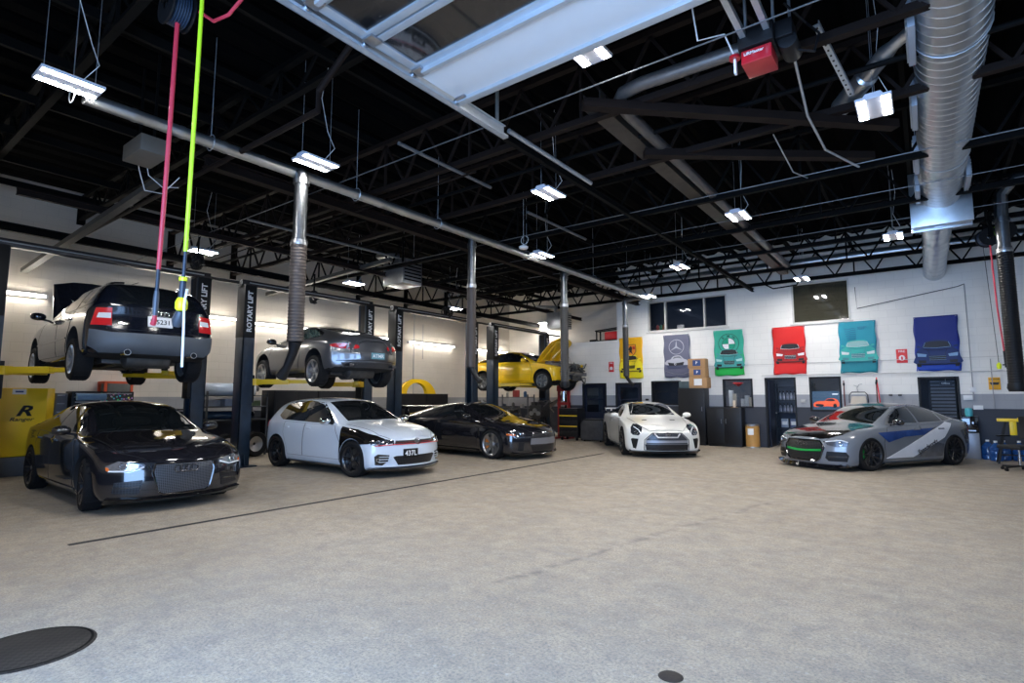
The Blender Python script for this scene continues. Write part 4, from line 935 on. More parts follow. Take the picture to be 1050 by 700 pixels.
# ---------- dark wagon on the first lift (seen from behind, hood up)
def dark_wagon(loc, hd):
    rows = [(-2.28, .78, .34, .88, .66, .97, 1.00), (-2.22, .84, .26, .95, .66, 1.05, 1.08), (-2.12, .87, .24, .96, .645, 1.17, 1.20), (-1.96, .88, .22, .96, .625, 1.31, 1.35), (-1.7, .885, .2, .96, .60, 1.37, 1.42), (-1.2, .885, .19, .95, .57, 1.385, 1.44),
            (-.5, .885, .18, .94, .58, 1.395, 1.455), (.0, .885, .18, .93, .585, 1.35, 1.41), (.32, .885, .18, .92, .62, 1.22, 1.28), (.70, .885, .18, .90, .68, 1.00, 1.05), (.95, .885, .18, .89, .70, .93, .96),
            (1.4, .885, .18, .85, .70, .88, .91), (1.85, .87, .19, .77, .70, .80, .83), (2.10, .84, .20, .70, .68, .74, .77), (2.22, .79, .22, .62, .66, .67, .70)]
    W = dict(droop=.14, xf=1.325, xr=-1.325, R=.325, y=.885, rim=.22, arch=.37)
    c = Car('wagon_car', 'dark blue-black estate wagon raised on the leftmost lift with its hood up', 'car', loc, hd, rows, P_NAVY, kf=.30, kr=.20,
            nose=((.2, 0), (.5, .03), (.75, -.03)), tail=((.25, -.02), (.42, .05), (.60, .05), (.68, .0), (1.0, -.03)), wheels=W)
    c.patch('rear_window', GLASS, [(-.56, 1.0), (.56, 1.0), (.50, 1.30), (.3, 1.325), (-.3, 1.325), (-.50, 1.30)], 'rear', off=.005)
    c.patch('windscreen', GLASS, [(.84, -.62), (.90, 0), (.84, .62), (.08, .53), (.11, 0), (.08, -.53)], 'top', off=.004)
    c.panes([(.70, .95), (.32, 1.17), (.0, 1.32), (-.5, 1.365), (-1.2, 1.355), (-1.7, 1.32), (-1.98, 1.20), (-2.0, 1.0), (-.6, .965)],
            [[(.60, .965), (.30, 1.15), (.0, 1.295), (-.25, 1.335), (-.25, .975)], [(-.31, .975), (-.31, 1.34), (-1.08, 1.33), (-1.12, .985)], [(-1.2, .99), (-1.18, 1.32), (-1.68, 1.28), (-1.92, 1.17), (-1.93, 1.01)]])
    tg = c.patch('tailgate', P_NAVY, [(-.60, .62), (.60, .62), (.62, .96), (-.62, .96)], 'rear', off=.005)
    c.seam('tailgate_gap', [(-.60, .61), (.60, .61), (.63, .97)], 'rear', parent=tg); c.seam('tailgate_gap', [(-.60, .61), (-.63, .97)], 'rear', parent=tg)
    bp = c.patch('rear_bumper', BUMPG, [(-.84, .60), (-.84, .36), (-.72, .27), (.72, .27), (.84, .36), (.84, .60), (.6, .56), (-.6, .56)], 'rear', off=.016)
    for y0, y1, m_, nm in ((.60, .81, REDL, 'tail_light'),):
        a, b = c.mirror(nm, m_, [(.60, .66), (.60, .93), (.78, .92), (.83, .66)], 'rear', off=.014)
        for o, sg in ((a, 1), (b, -1)):
            q = [(sg*.61, .77), (sg*.61, .85), (sg*.75, .845), (sg*.77, .77)]
            if sg < 0: q = q[::-1]
            c.patch('reversing_lamp', mat('clear_lens', (.75, .76, .78), .15, noise=.04), q, 'rear', off=.020, parent=o)
    c.plate('L-5231', 0, .76, 'rear', .34, .16, size=.10)
    c.four_rings(.885, 'rear', CHROME, .035, .052)
    c.patch('badge', CHROME, [(.40, .69), (.52, .69), (.52, .72), (.40, .72)], 'rear', off=.01)
    exhaust(c, -2.32, .45, .26, .045); exhaust(c, -2.32, -.45, .26, .045)
    for fr in ('left', 'right'):
        for q in ([(.95, .27), (.98, .60), (.74, .90), (-.27, .93), (-.28, .27)], [(-.30, .27), (-.29, .93), (-1.12, .95), (-1.08, .72), (-.92, .45), (-.88, .27)]):
            d = c.patch('door', P_NAVY, q, fr, off=.004, step=.09); c.seam('door_gap', q, fr, parent=d, closed=True)
            c.box_on('door_handle', P_NAVY, q[-2][0]+.16 if q[0][0] > 0 else -.98, .83, fr, .19, .03, .03, parent=d, bevel=.008)
        c.seam('body_moulding', [(1.0, .52), (-.9, .54)], fr, .014, P_NAVY)
        c.seam('roof_rail', [(.0, 1.385), (-.6, 1.42), (-1.75, 1.375)], fr, .016, P_NAVY, off=.02)
    # raised hood, hinged at the cowl
    hb = MB(); M = Matrix.Translation((.98, 0, .95)) @ Matrix.Rotation(math.radians(-52), 4, 'Y')
    hb.prism([(0, -.70), (0, .70), (1.05, .62), (1.16, .3), (1.18, 0), (1.16, -.3), (1.05, -.62)], lambda u, v: M @ Vector((u, v, .03-.05*abs(v)**2)), lambda u, v: M @ Vector((u, v, -.01-.05*abs(v)**2)))
    hb.build('hood', P_NAVY, c.root, bevel=.006)
    eb = MB(); eb.cbox((1.6, 0, .80), (.75, 1.15, .16)); eb.cbox((1.5, .1, .90), (.45, .5, .08)); eb.build('engine_bay', DARK, c.root, bevel=.02)
    c.mirrors(P_NAVY, .60, .96, .88, cap_m=BLACK)
    c.add_wheels(ALU, 'spoke', 9, steer=0)
    mk_underside(c, x0=-2.1)
    return c
# ---------- white hatchback
def white_hatch(loc, hd):
    rows = [(-2.02, .76, .34, .86, .64, .95, .98), (-1.97, .84, .26, .95, .62, 1.06, 1.09), (-1.82, .88, .22, .97, .58, 1.22, 1.26), (-1.62, .895, .19, .975, .57, 1.34, 1.38), (-1.2, .90, .17, .97, .575, 1.405, 1.45),
            (-.5, .90, .16, .955, .585, 1.43, 1.475), (0.0, .90, .16, .94, .60, 1.40, 1.455), (.32, .90, .16, .925, .63, 1.27, 1.33), (.72, .90, .16, .91, .69, 1.05, 1.09), (.92, .90, .16, .90, .71, .965, 1.0),
            (1.35, .90, .16, .86, .70, .915, .945), (1.75, .895, .15, .78, .70, .84, .87), (2.0, .87, .15, .69, .69, .75, .785), (2.14, .81, .17, .62, .67, .66, .70)]
    W = dict(xf=1.315, xr=-1.315, R=.33, y=.895, rim=.24, arch=.365)
    c = Car('hatchback_car', 'white hatchback with one black front fender and black wheels parked nose out', 'car', loc, hd, rows, P_WHITE, kf=.30, kr=.20,
            nose=((.15, -.02), (.35, .03), (.55, .02), (.68, -.03), (.80, -.09)), tail=((.25, 0), (.5, .04), (1.0, .0)), wheels=W)
    c.patch('windscreen', GLASS, [(.84, -.63), (.90, 0), (.84, .63), (.09, .54), (.12, 0), (.09, -.54)], 'top', off=.004)
    c.patch('rear_window', GLASS, [(-.56, 1.05), (.56, 1.05), (.50, 1.32), (-.50, 1.32)], 'rear', off=.005)
    c.panes([(.66, .965), (.32, 1.20), (.02, 1.36), (-.5, 1.40), (-1.05, 1.375), (-1.32, 1.30), (-1.40, 1.08), (-1.2, 1.0), (0, .965)],
            [[(.56, .985), (.32, 1.17), (.02, 1.325), (-.22, 1.36), (-.26, .985)], [(-.32, .985), (-.28, 1.365), (-.92, 1.35), (-1.00, 1.005)], [(-1.05, 1.02), (-.98, 1.34), (-1.26, 1.275), (-1.34, 1.09)]])
    for fr in ('left', 'right'):
        for q in ([(.93, .30), (.95, .62), (.72, .92), (-.27, .945), (-.30, .30)], [(-.32, .30), (-.29, .945), (-1.05, .965), (-1.06, .74), (-.92, .48), (-.88, .30)]):
            d = c.patch('door', P_WHITE, q, fr, off=.004, step=.09); c.seam('door_gap', q, fr, .004, parent=d, closed=True)
            c.box_on('door_handle', P_WHITE, -.13 if q[0][0] > 0 else -.93, .85, fr, .19, .03, .03, parent=d, bevel=.008)
        c.patch('side_skirt', GLOSSB, [(.97, .15), (.97, .20), (-.92, .20), (-.94, .15)], fr, off=.02)
    # black replacement fender on the near side
    f = c.patch('front_fender', CARBON, [(.955, .25), (.965, .905), (1.4, .86), (1.80, .76), (1.92, .70), (1.76, .62)] + [(1.315+.375*math.cos(math.radians(a)), .33+.375*math.sin(math.radians(a))) for a in range(48, 200, 12)], 'right', off=.012, step=.035)
    f['label'] = 'black front fender on the white car'
    hd_ = c.patch('hood', P_WHITE, [(2.02, -.45), (2.05, 0), (2.02, .45), (1.8, .64), (.96, .74), (1.0, 0), (.96, -.74), (1.8, -.64)], 'top', off=.006, step=.1)
    for sg in (1, -1):
        c.seam('hood_gap', [(2.03, sg*.45), (1.8, sg*.65), (.96, sg*.75)], 'top', parent=hd_)
        c.seam('hood_crease', [(1.95, sg*.28), (1.0, sg*.42)], 'top', .006, P_WHITE, parent=hd_, off=.004)
    g = c.patch('grille', GRILLED, [(-.44, .67), (.44, .67), (.46, .595), (-.46, .595)], 'front', off=.008)
    c.seam('red_line', [(-.78, .585), (-.46, .60), (.46, .60), (.78, .585)], 'front', .007, REDT, parent=g, off=.014)
    c.seam('grille_bar', [(-.44, .635), (.44, .635)], 'front', .006, CHROME, parent=g, off=.012)
    em = c.ring_on('emblem', CHROME, 0, .64, 'front', .055, .008, off=.02)
    h, n = c.hit(0, .64, 'front'); mb = MB(); x = h.x+.022
    for pts in ([(-.035, .03), (-.012, -.002), (0, .02), (.012, -.002), (.035, .03)], [(-.042, .015), (-.02, -.042), (0, -.005), (.02, -.042), (.042, .015)]):
        for a, b in zip(pts, pts[1:]): mb.bar((x, a[0], .64+a[1]), (x, b[0], .64+b[1]), .008, .008)
    mb.build('emblem_letters', CHROME, em)
    a, b = c.mirror('headlight', LENSD, [(.47, .675), (.47, .605), (.72, .575), (.83, .61), (.80, .70), (.66, .705)], off=.010)
    for sg, o in ((1, a), (-1, b)):
        c.ring_on('lamp_ring', CHROME, sg*.60, .645, 'front', .033, .008, parent=o, off=.013); c.ring_on('lamp_ring', CHROME, sg*.72, .645, 'front', .033, .008, parent=o, off=.013)
        c.seam('light_strip', [(sg*.50, .612), (sg*.72, .588), (sg*.81, .62)], 'front', .006, mat('lamp_white', (.85, .88, .92), .2), parent=o, off=.012)
    c.patch('lower_grille', GRILLED, [(-.44, .40), (.44, .40), (.50, .38), (.40, .235), (-.40, .235), (-.50, .38)], 'front', off=.008)
    a, b = c.mirror('fog_lamp_surround', GLOSSB, [(.56, .42), (.74, .44), (.79, .40), (.77, .25), (.66, .24), (.58, .31)], off=.010)
    for sg, o in ((1, a), (-1, b)):
        for zz in (.30, .345, .39): c.seam('surround_blade', [(sg*.52, zz), (sg*.72, zz)], 'front', .007, P_WHITE, parent=o, off=.016)
        c.ring_on('fog_lamp', CHROME, sg*.73, .34, 'front', .03, .008, parent=o, off=.013)
    c.patch('front_lip', GLOSSB, [(-.82, .205), (.82, .205), (.82, .175), (-.82, .175)], 'front', off=.06, step=.08, under=.05)
    c.patch('lip_edge', P_WHITE, [(-.80, .235), (.80, .235), (.80, .215), (-.80, .215)], 'front', off=.03, step=.08, under=.03)
    c.plate('437L', -.17, .44, 'front', .32, .16, bg=BLACK, fg=WHITEP, size=.13)
    c.mirror('tail_light', REDL, [(.50, .86), (.52, .98), (.80, .97), (.84, .84)], 'rear', off=.012)
    c.mirrors(CHROME, .60, .965, .89, cap_m=BLACK)
    c.add_wheels(WHEELB, 'y', 5, steer=0, hub_m=STEEL)
    for w in c.wheels[:2]: w.rotation_euler[2] += math.radians(6)
    mk_underside(c, x0=-1.8, x1=1.8)
    return c
# ---------- rear-engined grey coupe on the second lift, seen from behind
def grey_coupe(loc, hd):
    rows = [(-2.18, .66, .36, .62, .56, .70, .73), (-2.08, .80, .28, .72, .58, .82, .86), (-1.85, .87, .24, .80, .56, .92, .97), (-1.5, .885, .2, .84, .52, 1.00, 1.06), (-1.1, .885, .18, .86, .50, 1.10, 1.16),
            (-.7, .87, .17, .87, .49, 1.185, 1.235), (-.25, .86, .16, .865, .50, 1.235, 1.29), (.15, .86, .16, .855, .52, 1.215, 1.27), (.45, .86, .16, .845, .56, 1.08, 1.14), (.78, .865, .16, .83, .62, .92, .97), (1.0, .87, .16, .80, .66, .84, .86),
            (1.35, .87, .17, .78, .62, .80, .77), (1.75, .85, .18, .70, .58, .70, .66), (2.05, .80, .20, .58, .54, .58, .56), (2.22, .68, .24, .48, .48, .49, .48)]
    W = dict(droop=.12, xf=1.175, xr=-1.175, R=.325, y=.885, rim=.235, arch=.355)
    c = Car('coupe_car', 'grey rounded sports coupe raised on a lift above the white hatchback, tail towards the aisle', 'car', loc, hd, rows, P_SILVER, kf=.42, kr=.42,
            nose=(), tail=((.25, -.05), (.42, .06), (.55, .06), (.72, -.03)), wheels=W)
    c.patch('rear_window', GLASS, [(-1.55, -.36), (-1.62, 0), (-1.55, .36), (-1.0, .46), (-.55, .45), (-.5, 0), (-.55, -.45), (-1.0, -.46)], 'top', off=.005)
    c.patch('sunroof', GLASS, [(-.42, -.42), (-.42, .42), (.12, .42), (.12, -.42)], 'top', off=.005)
    c.patch('windscreen', GLASS, [(.86, -.58), (.92, 0), (.86, .58), (.20, .47), (.24, 0), (.20, -.47)], 'top', off=.004)
    c.panes([(.70, .895), (.42, 1.06), (.12, 1.185), (-.25, 1.205), (-.7, 1.155), (-1.12, 1.03), (-1.20, .94), (-.3, .90)],
            [[(.60, .905), (.40, 1.04), (.12, 1.16), (-.25, 1.18), (-.34, .915)], [(-.42, .92), (-.34, 1.175), (-.7, 1.125), (-1.02, 1.02), (-1.08, .95)]], glass=mat('pale_green_glass', (.10, .16, .14), .04, coat=1, noise=.2))
    for fr in ('left', 'right'):
        q = [(.80, .28), (.86, .60), (.74, .84), (-.42, .87), (-.55, .55), (-.50, .28)]
        d = c.patch('door', P_SILVER, q, fr, off=.004, step=.09); c.seam('door_gap', q, fr, .005, parent=d, closed=True)
        c.box_on('door_handle', P_SILVER, -.36, .72, fr, .17, .035, .03, parent=d, bevel=.01)
    dk = c.patch('engine_lid', P_SILVER, [(-2.02, -.42), (-2.06, 0), (-2.02, .42), (-1.68, .42), (-1.72, 0), (-1.68, -.42)], 'top', off=.006)
    c.seam('lid_gap', [(-1.68, -.43), (-2.02, -.43), (-2.07, 0), (-2.02, .43), (-1.68, .43)], 'top', .005, parent=dk)
    sp = c.patch('spoiler', P_SILVER, [(-1.98, -.55), (-2.03, 0), (-1.98, .55), (-1.84, .55), (-1.88, 0), (-1.84, -.55)], 'top', off=.025, under=.04)
    a, b = c.mirror('tail_light', REDL, smooth_poly([(.36, .655), (.36, .725), (.52, .755), (.76, .745), (.80, .69), (.56, .645)], 3), 'rear', off=.010)
    for sg, o in (): c.seam('lamp_divider', [(sg*.555, .65), (sg*.565, .75)], 'rear', .005, mat('dark_red_lens', (.2, .01, .01), .2), parent=o, off=.008)
    rc = c.patch('plate_recess', mat('dark_grey_trim', (.05, .052, .058), .4, noise=.1), [(-.33, .42), (.33, .42), (.36, .585), (-.36, .585)], 'rear', off=.006)
    c.plate('ATMR', 0, .505, 'rear', .31, .13, bg=mat('teal_plate', (.12, .30, .36), .4, noise=.2), fg=WHITEP, size=.10)
    c.seam('bumper_gap', [(-.72, .405), (.72, .405)], 'rear', .008)
    vt = c.patch('lower_valance', mat('dark_grey_trim', (.05, .052, .058), .4, noise=.1), [(-.60, .27), (.60, .27), (.64, .37), (-.64, .37)], 'rear', off=.008)
    for sg in (1, -1):
        mb = MB(); mb.prism_x(circle_poly(sg*.52, .31, .06, 18, .035), -2.07, -1.85); mb.build('exhaust_tip', mat('dull_tip', (.12, .12, .13), .35, .9, noise=.2), c.root, bevel=.005)
    c.mirrors(P_BLACK, .60, .87, .84)
    c.add_wheels(ALU, 'wide', 5, steer=0, caliper=STEEL)
    mk_underside(c, x0=-1.9, x1=1.8)
    return c
# ---------- two-door sports car bodies (black one and white one)
def sports_rows():
    return [(-2.28, .84, .34, .88, .70, .94, .96), (-2.18, .90, .28, .95, .70, 1.00, 1.02), (-1.85, .945, .22, .97, .64, 1.05, 1.09), (-1.45, .95, .19, .97, .56, 1.14, 1.19), (-1.0, .94, .17, .955, .53, 1.235, 1.28), (-.5, .925, .16, .945, .535, 1.30, 1.345),
            (-.05, .92, .16, .935, .545, 1.315, 1.365), (.25, .92, .15, .925, .57, 1.25, 1.31), (.58, .92, .15, .915, .64, 1.09, 1.14), (.92, .93, .15, .90, .71, .94, .98),
            (1.35, .945, .14, .85, .72, .885, .90), (1.8, .945, .13, .78, .72, .82, .83), (2.12, .92, .13, .68, .71, .73, .75), (2.34, .86, .15, .58, .69, .62, .65)]
SPW = dict(xf=1.39, xr=-1.39, R=.35, y=.945, rim=.265, arch=.385, w=.27)
def sports_common(c, pm, wheel_m, cal, style, steer=0, hub=None):
    c.patch('windscreen', GLASS, [(.82, -.60), (.90, 0), (.82, .60), (.05, .50), (.07, 0), (.05, -.50)], 'top', off=.004)
    c.patch('rear_window', GLASS, [(-1.75, -.50), (-1.80, 0), (-1.75, .50), (-.75, .46), (-.75, -.46)], 'top', off=.004)
    c.panes([(.66, .95), (.25, 1.19), (-.05, 1.285), (-.5, 1.27), (-1.0, 1.19), (-1.35, 1.07), (-1.40, 1.01), (-.4, .965)],
            [[(.56, .965), (.24, 1.165), (-.05, 1.255), (-.42, 1.245), (-.55, .98)], [(-.64, .985), (-.52, 1.235), (-1.0, 1.16), (-1.26, 1.06), (-1.30, 1.02)]])
    for fr in ('left', 'right'):
        q = [(.88, .28), (.93, .62), (.72, .92), (-.50, .945), (-.62, .62), (-.58, .28)]
        d = c.patch('door', pm, q, fr, off=.004, step=.09); c.seam('door_gap', q, fr, .005, parent=d, closed=True)
        c.box_on('door_handle', pm, -.38, .82, fr, .17, .03, .012, parent=d, bevel=.004)
        c.patch('side_skirt', CARBON, [(.95, .14), (.95, .21), (-.95, .23), (-.97, .16)], fr, off=.03)
        c.patch('fender_vent', BLACK, [(.95, .52), (1.0, .52), (.99, .72), (.94, .72)], fr, off=.006)
    hd_ = c.patch('hood', pm, [(2.20, -.40), (2.24, 0), (2.20, .40), (1.9, .60), (1.0, .72), (1.05, 0), (1.0, -.72), (1.9, -.60)], 'top', off=.006, step=.1)
    for sg in (1, -1):
        c.seam('hood_gap', [(2.20, sg*.41), (1.9, sg*.61), (1.0, sg*.73)], 'top', parent=hd_)
        nv = [(1.46, sg*.30), (1.46, sg*.42), (1.40, sg*.42), (1.40, sg*.30)]
        c.patch('hood_duct', BLACK, nv if sg > 0 else nv[::-1], 'top', off=.014, parent=hd_)
    c.seam('hood_gap', [(2.21, -.4), (2.25, 0), (2.21, .4)], 'top', parent=hd_)
    # rear wing
    wz = 0 if pm is P_BLACK else -.10
    wg = MB(); pts = [(-2.02, 1.22), (-2.12, 1.245), (-2.28, 1.25), (-2.28, 1.235), (-2.12, 1.225), (-2.02, 1.205)]
    wg.prism_y(pts, -.80, .80)
    for sg in (1, -1): wg.prism_y([(-1.98, 1.235), (-2.32, 1.27), (-2.32, 1.17), (-2.04, 1.15)], sg*.80-.01, sg*.80+.01); 
    wg.xf(Matrix.Translation((0, 0, wz))); w = wg.build('rear_wing', pm, c.root, bevel=.004)
    for sg in (1, -1):
        st = MB(); st.prism_y([(-2.02, .98), (-2.20, .98), (-2.22, 1.23), (-2.10, 1.23)], sg*.62-.02, sg*.62+.02); st.xf(Matrix.Translation((0, 0, wz))); st.build('wing_stay', pm, w, bevel=.006)
    for sg in (1, -1):
        for yy, r in ((.48, .075), (.70, .085)):
            c.ring_on('tail_light', REDL, sg*yy, .80, 'rear', r, .014)
    c.mirrors(pm, .62, .945, .88, (.15, .20, .12))
    c.add_wheels(wheel_m, style, 10 if style == 'spoke' else 7, caliper=cal, steer=steer, hub_m=hub)
    c.patch('splitter', CARBON, [(-.90, .175), (.90, .175), (.90, .135), (-.90, .135)], 'front', off=.05, step=.08, under=.08)
    mk_underside(c, x0=-2.0, x1=1.95, z=.15)
def black_sports(loc, hd):
    c = Car('sports_car', 'glossy black sports car with rear wing parked behind the white hatchback', 'car', loc, hd, sports_rows(), P_BLACK, kf=.36, kr=.22,
            nose=((.13, 0), (.3, .03), (.55, .02), (.7, -.07)), tail=((.3, 0), (.6, .04), (.95, 0)), wheels=SPW)
    sports_common(c, P_BLACK, STEEL, mat('orange_caliper', (.75, .22, .03), .4, noise=.1), 'wide', hub=STEEL)
    a, b = c.mirror('headlight', LENSD, [(.58, .60), (.62, .52), (.80, .50), (.84, .60), (.79, .70), (.70, .68)], off=.010)
    for sg, o in ((1, a), (-1, b)): c.ring_on('lamp_ring', CHROME, sg*.72, .59, 'front', .045, .008, parent=o, off=.014)
    gm = mat('light_grey_intercooler', (.22, .22, .24), .45, .5, noise=.2, nscale=60)
    c.patch('grille', GRILLED, [(-.40, .60), (.40, .60), (.46, .52), (-.46, .52)], 'front', off=.008)
    c.patch('front_bumper_insert', gm, [(-.46, .505), (.46, .505), (.48, .36), (-.48, .36)], 'front', off=.014)
    c.patch('lower_grille', GRILLED, [(-.48, .345), (.48, .345), (.42, .20), (-.42, .20)], 'front', off=.008)
    c.mirror('air_intake', BLACK, [(.62, .40), (.74, .42), (.74, .22), (.64, .22)], off=.008)
    for fr in ('left', 'right'): c.patch('side_marker', AMBER, [(1.86, .58), (2.02, .565), (2.02, .60), (1.86, .615)], fr, off=.012)
    c.ring_on('emblem', CHROME, 0, .60, 'front', .04, .007, off=.018)
    return c
def white_sports(loc, hd):
    c = Car('sports_car', 'white two-door sports car facing the camera with black-framed wide grille', 'car', loc, hd, sports_rows(), P_PEARL, kf=.36, kr=.22,
            nose=((.13, 0), (.3, .03), (.55, .02), (.7, -.07)), tail=((.3, 0), (.6, .04), (.95, 0)), wheels=SPW)
    sports_common(c, P_PEARL, WHEELB, STEEL, 'wide')
    a, b = c.mirror('headlight', LENSD, [(.54, .735), (.60, .60), (.66, .54), (.78, .55), (.82, .60), (.80, .72), (.72, .80), (.62, .80)], off=.010)
    for sg, o in ((1, a), (-1, b)):
        c.ring_on('lamp_ring', CHROME, sg*.71, .60, 'front', .04, .009, parent=o, off=.014)
        c.seam('light_strip', [(sg*.60, .57), (sg*.64, .66), (sg*.73, .735)], 'front', .009, mat('lamp_white', (.85, .88, .92), .2), parent=o, off=.014)
    g = c.patch('grille', GRILLE, [(-.34, .59), (.34, .59), (.50, .44), (.50, .34), (-.50, .34), (-.50, .44)], 'front', off=.008)
    c.seam('grille_brow', [(-.30, .585), (-.235, .505), (.235, .505), (.30, .585)], 'front', .018, mat('satin_silver', (.55, .56, .6), .35, .6, noise=.05), parent=g, off=.016)
    c.patch('lower_grille', GRILLED, [(-.52, .335), (.52, .335), (.50, .21), (-.50, .21)], 'front', off=.010)
    c.seam('grille_surround', [(-.35, .60), (.35, .60), (.53, .44), (.54, .20), (-.54, .20), (-.53, .44)], 'front', .010, GLOSSB, closed=True, parent=g, off=.008)
    c.patch('crash_bar', mat('silver_bar', (.33, .34, .37), .4, .5, noise=.1), [(-.49, .43), (.49, .43), (.49, .37), (-.49, .37)], 'front', off=.016)
    c.mirror('air_intake', BLACK, [(.665, .46), (.80, .47), (.82, .44), (.78, .24), (.72, .22), (.70, .30)], off=.010)
    c.ring_on('emblem', CHROME, 0, .57, 'front', .045, .008, off=.022)
    h, n = c.hit(0, .57, 'front'); mb = MB(); mb.cbox((h.x+.025, 0, .57), (.01, .12, .022)); mb.build('emblem_bar', CHROME, c.root)
    return c
# ---------- yellow coupe on the last lift, hood up and front bumper off
def yellow_coupe(loc, hd):
    rows = [(-2.14, .76, .36, .86, .64, .93, .95), (-2.04, .84, .26, .93, .66, .99, 1.01), (-1.75, .87, .22, .95, .64, 1.01, 1.04), (-1.55, .875, .2, .95, .60, 1.06, 1.10), (-1.15, .875, .18, .94, .55, 1.20, 1.25), (-.7, .875, .18, .93, .545, 1.30, 1.345), (-.25, .875, .18, .92, .55, 1.325, 1.375),
            (.12, .875, .18, .91, .57, 1.28, 1.335), (.45, .875, .18, .90, .62, 1.14, 1.20), (.78, .875, .18, .885, .68, .97, 1.01), (1.0, .875, .18, .875, .70, .90, .92),
            (1.4, .875, .2, .83, .70, .84, .855), (1.78, .86, .24, .76, .68, .77, .785), (1.88, .84, .30, .70, .66, .71, .73)]
    W = dict(droop=.05, xf=1.30, xr=-1.30, R=.32, y=.875, rim=.225, arch=.365)
    c = Car('coupe_car', 'yellow coupe raised on the rearmost lift, hood open and front bumper removed', 'car', loc, hd, rows, P_YELLOW, kf=.08, kr=.20, nose=(), tail=((.3, 0), (.5, .04), (.9, 0)), wheels=W)
    c.patch('windscreen', GLASS, [(.90, -.62), (.96, 0), (.90, .62), (.20, .53), (.23, 0), (.20, -.53)], 'top', off=.004)
    c.patch('rear_window', GLASS, [(-1.50, -.52), (-1.58, 0), (-1.50, .52), (-.95, .47), (-.95, -.47)], 'top', off=.004)
    c.panes([(.72, .93), (.42, 1.11), (.12, 1.25), (-.25, 1.29), (-.7, 1.265), (-1.15, 1.14), (-1.45, .99), (-.5, .945)],
            [[(.62, .945), (.40, 1.09), (.12, 1.225), (-.25, 1.265), (-.36, .955)], [(-.42, .955), (-.32, 1.265), (-.7, 1.235), (-1.12, 1.11), (-1.36, 1.0)]])
    for fr in ('left', 'right'):
        q = [(.85, .28), (.90, .60), (.76, .89), (-.40, .92), (-.44, .28)]
        d = c.patch('door', P_YELLOW, q, fr, off=.004, step=.09); c.seam('door_gap', q, fr, .005, parent=d, closed=True)
        c.box_on('door_handle', P_YELLOW, -.27, .80, fr, .18, .035, .03, parent=d, bevel=.01)
        c.seam('body_moulding', [(.9, .50), (-.9, .50)], fr, .016, P_YELLOW); c.seam('side_crease', [(1.7, .70), (-1.6, .72)], fr, .006, P_YELLOW)
    c.mirror('tail_light', REDL, [(.50, .74), (.50, .86), (.80, .86), (.83, .72)], 'rear', off=.010)
    # hood raised: underside frame visible
    M = Matrix.Translation((.95, 0, .90)) @ Matrix.Rotation(math.radians(-46), 4, 'Y')
    hb = MB(); n = 8; g = []
    for i in range(n+1):
        row = []
        for j in range(9):
            u = 1.12*i/n; v = -1 + 2*j/8
            wd = .70 - .06*u - (.12 if i == n else 0)
            row.append((u - (.10*abs(v)**2.5*i/n), v*wd, .07*math.sin(PI*u/1.3) + .03*(1-v*v)))
        g.append(row)
    for dz, flip in ((.0, False), (-.025, True)):
        vs = [[hb.bm.verts.new(M @ Vector((p[0], p[1], p[2]+dz))) for p in r] for r in g]
        for i in range(n):
            for j in range(8): hb.bm.faces.new([vs[i][j], vs[i+1][j], vs[i+1][j+1], vs[i][j+1]])
        if not flip: top = vs
    for i in range(n): 
        for j in (0, 8): hb.bm.faces.new([top[i][j], top[i+1][j], vs[i+1][j], vs[i][j]])
    for j in range(8):
        for i in (0, n): hb.bm.faces.new([top[i][j], top[i][j+1], vs[i][j+1], vs[i][j]])
    ho = hb.build('hood', P_YELLOW, c.root)
    rb = MB()
    for a, b in (((.1, -.45), (.95, -.35)), ((.1, .45), (.95, .35)), ((.12, -.5), (.12, .5)), ((.95, -.45), (.95, .45)), ((.15, 0), (.9, -.3)), ((.15, 0), (.9, .3))):
        rb.bar(M @ Vector((a[0], a[1], -.01)), M @ Vector((b[0], b[1], .03)), .06, .05)
    rb.build('hood_brace', P_YELLOW, ho, bevel=.01)
    pr = MB(); pr.tube([(1.72, .45, .75), (1.45, .45, 1.40)], .008, 6); pr.build('prop_rod', STEEL, c.root)
    # exposed engine and crash structure
    rnd = random.Random(5)
    eb = MB(); eb.cbox((1.45, 0, .80), (.80, 1.1, .14)); eb.cbox((1.42, .1, .90), (.5, .34, .12)); eb.cbox((1.3, -.35, .88), (.3, .2, .14)); eb.build('engine', mat('engine_metal', (.08, .08, .085), .5, .6, noise=.6, nscale=14), c.root, bevel=.02)
    cb = MB(); cb.cbox((2.12, 0, .50), (.07, 1.30, .12)); cb.cbox((1.98, .5, .50), (.3, .09, .1)); cb.cbox((1.98, -.5, .50), (.3, .09, .1)); cb.cbox((2.0, 0, .80), (.06, 1.35, .06)); cb.build('crash_bar', mat('bare_aluminium', (.15, .15, .16), .4, .8, noise=.3, nscale=12), c.root, bevel=.01)
    rd = MB(); rd.cbox((1.98, 0, .55), (.07, .80, .42)); rd.cbox((2.06, .1, .36), (.08, .6, .16)); rd.build('radiator', mesh_grille('radiator_fins', (.02, .02, .02), (.10, .10, .11), 60), c.root)
    hl = MB()
    for sg in (1, -1): hl.lathe([(0, .06), (.07, .05), (.09, 0), (.05, -.1)], 16, Matrix.Translation((2.0, sg*.42, .68)), 'x')
    hl.build('lamp_shells', LENSD, c.root)
    pp = MB()
    for k in range(26):
        y = rnd.uniform(-.62, .62); z = rnd.uniform(.28, .80); x = rnd.uniform(1.88, 2.18)
        pp.tube([(x-.1, y, z), (x+.05, y+rnd.uniform(-.15, .15), z+rnd.uniform(-.1, .1)), (x+.02, y+rnd.uniform(-.3, .3), z+rnd.uniform(-.16, .12))], rnd.uniform(.012, .035), 7)
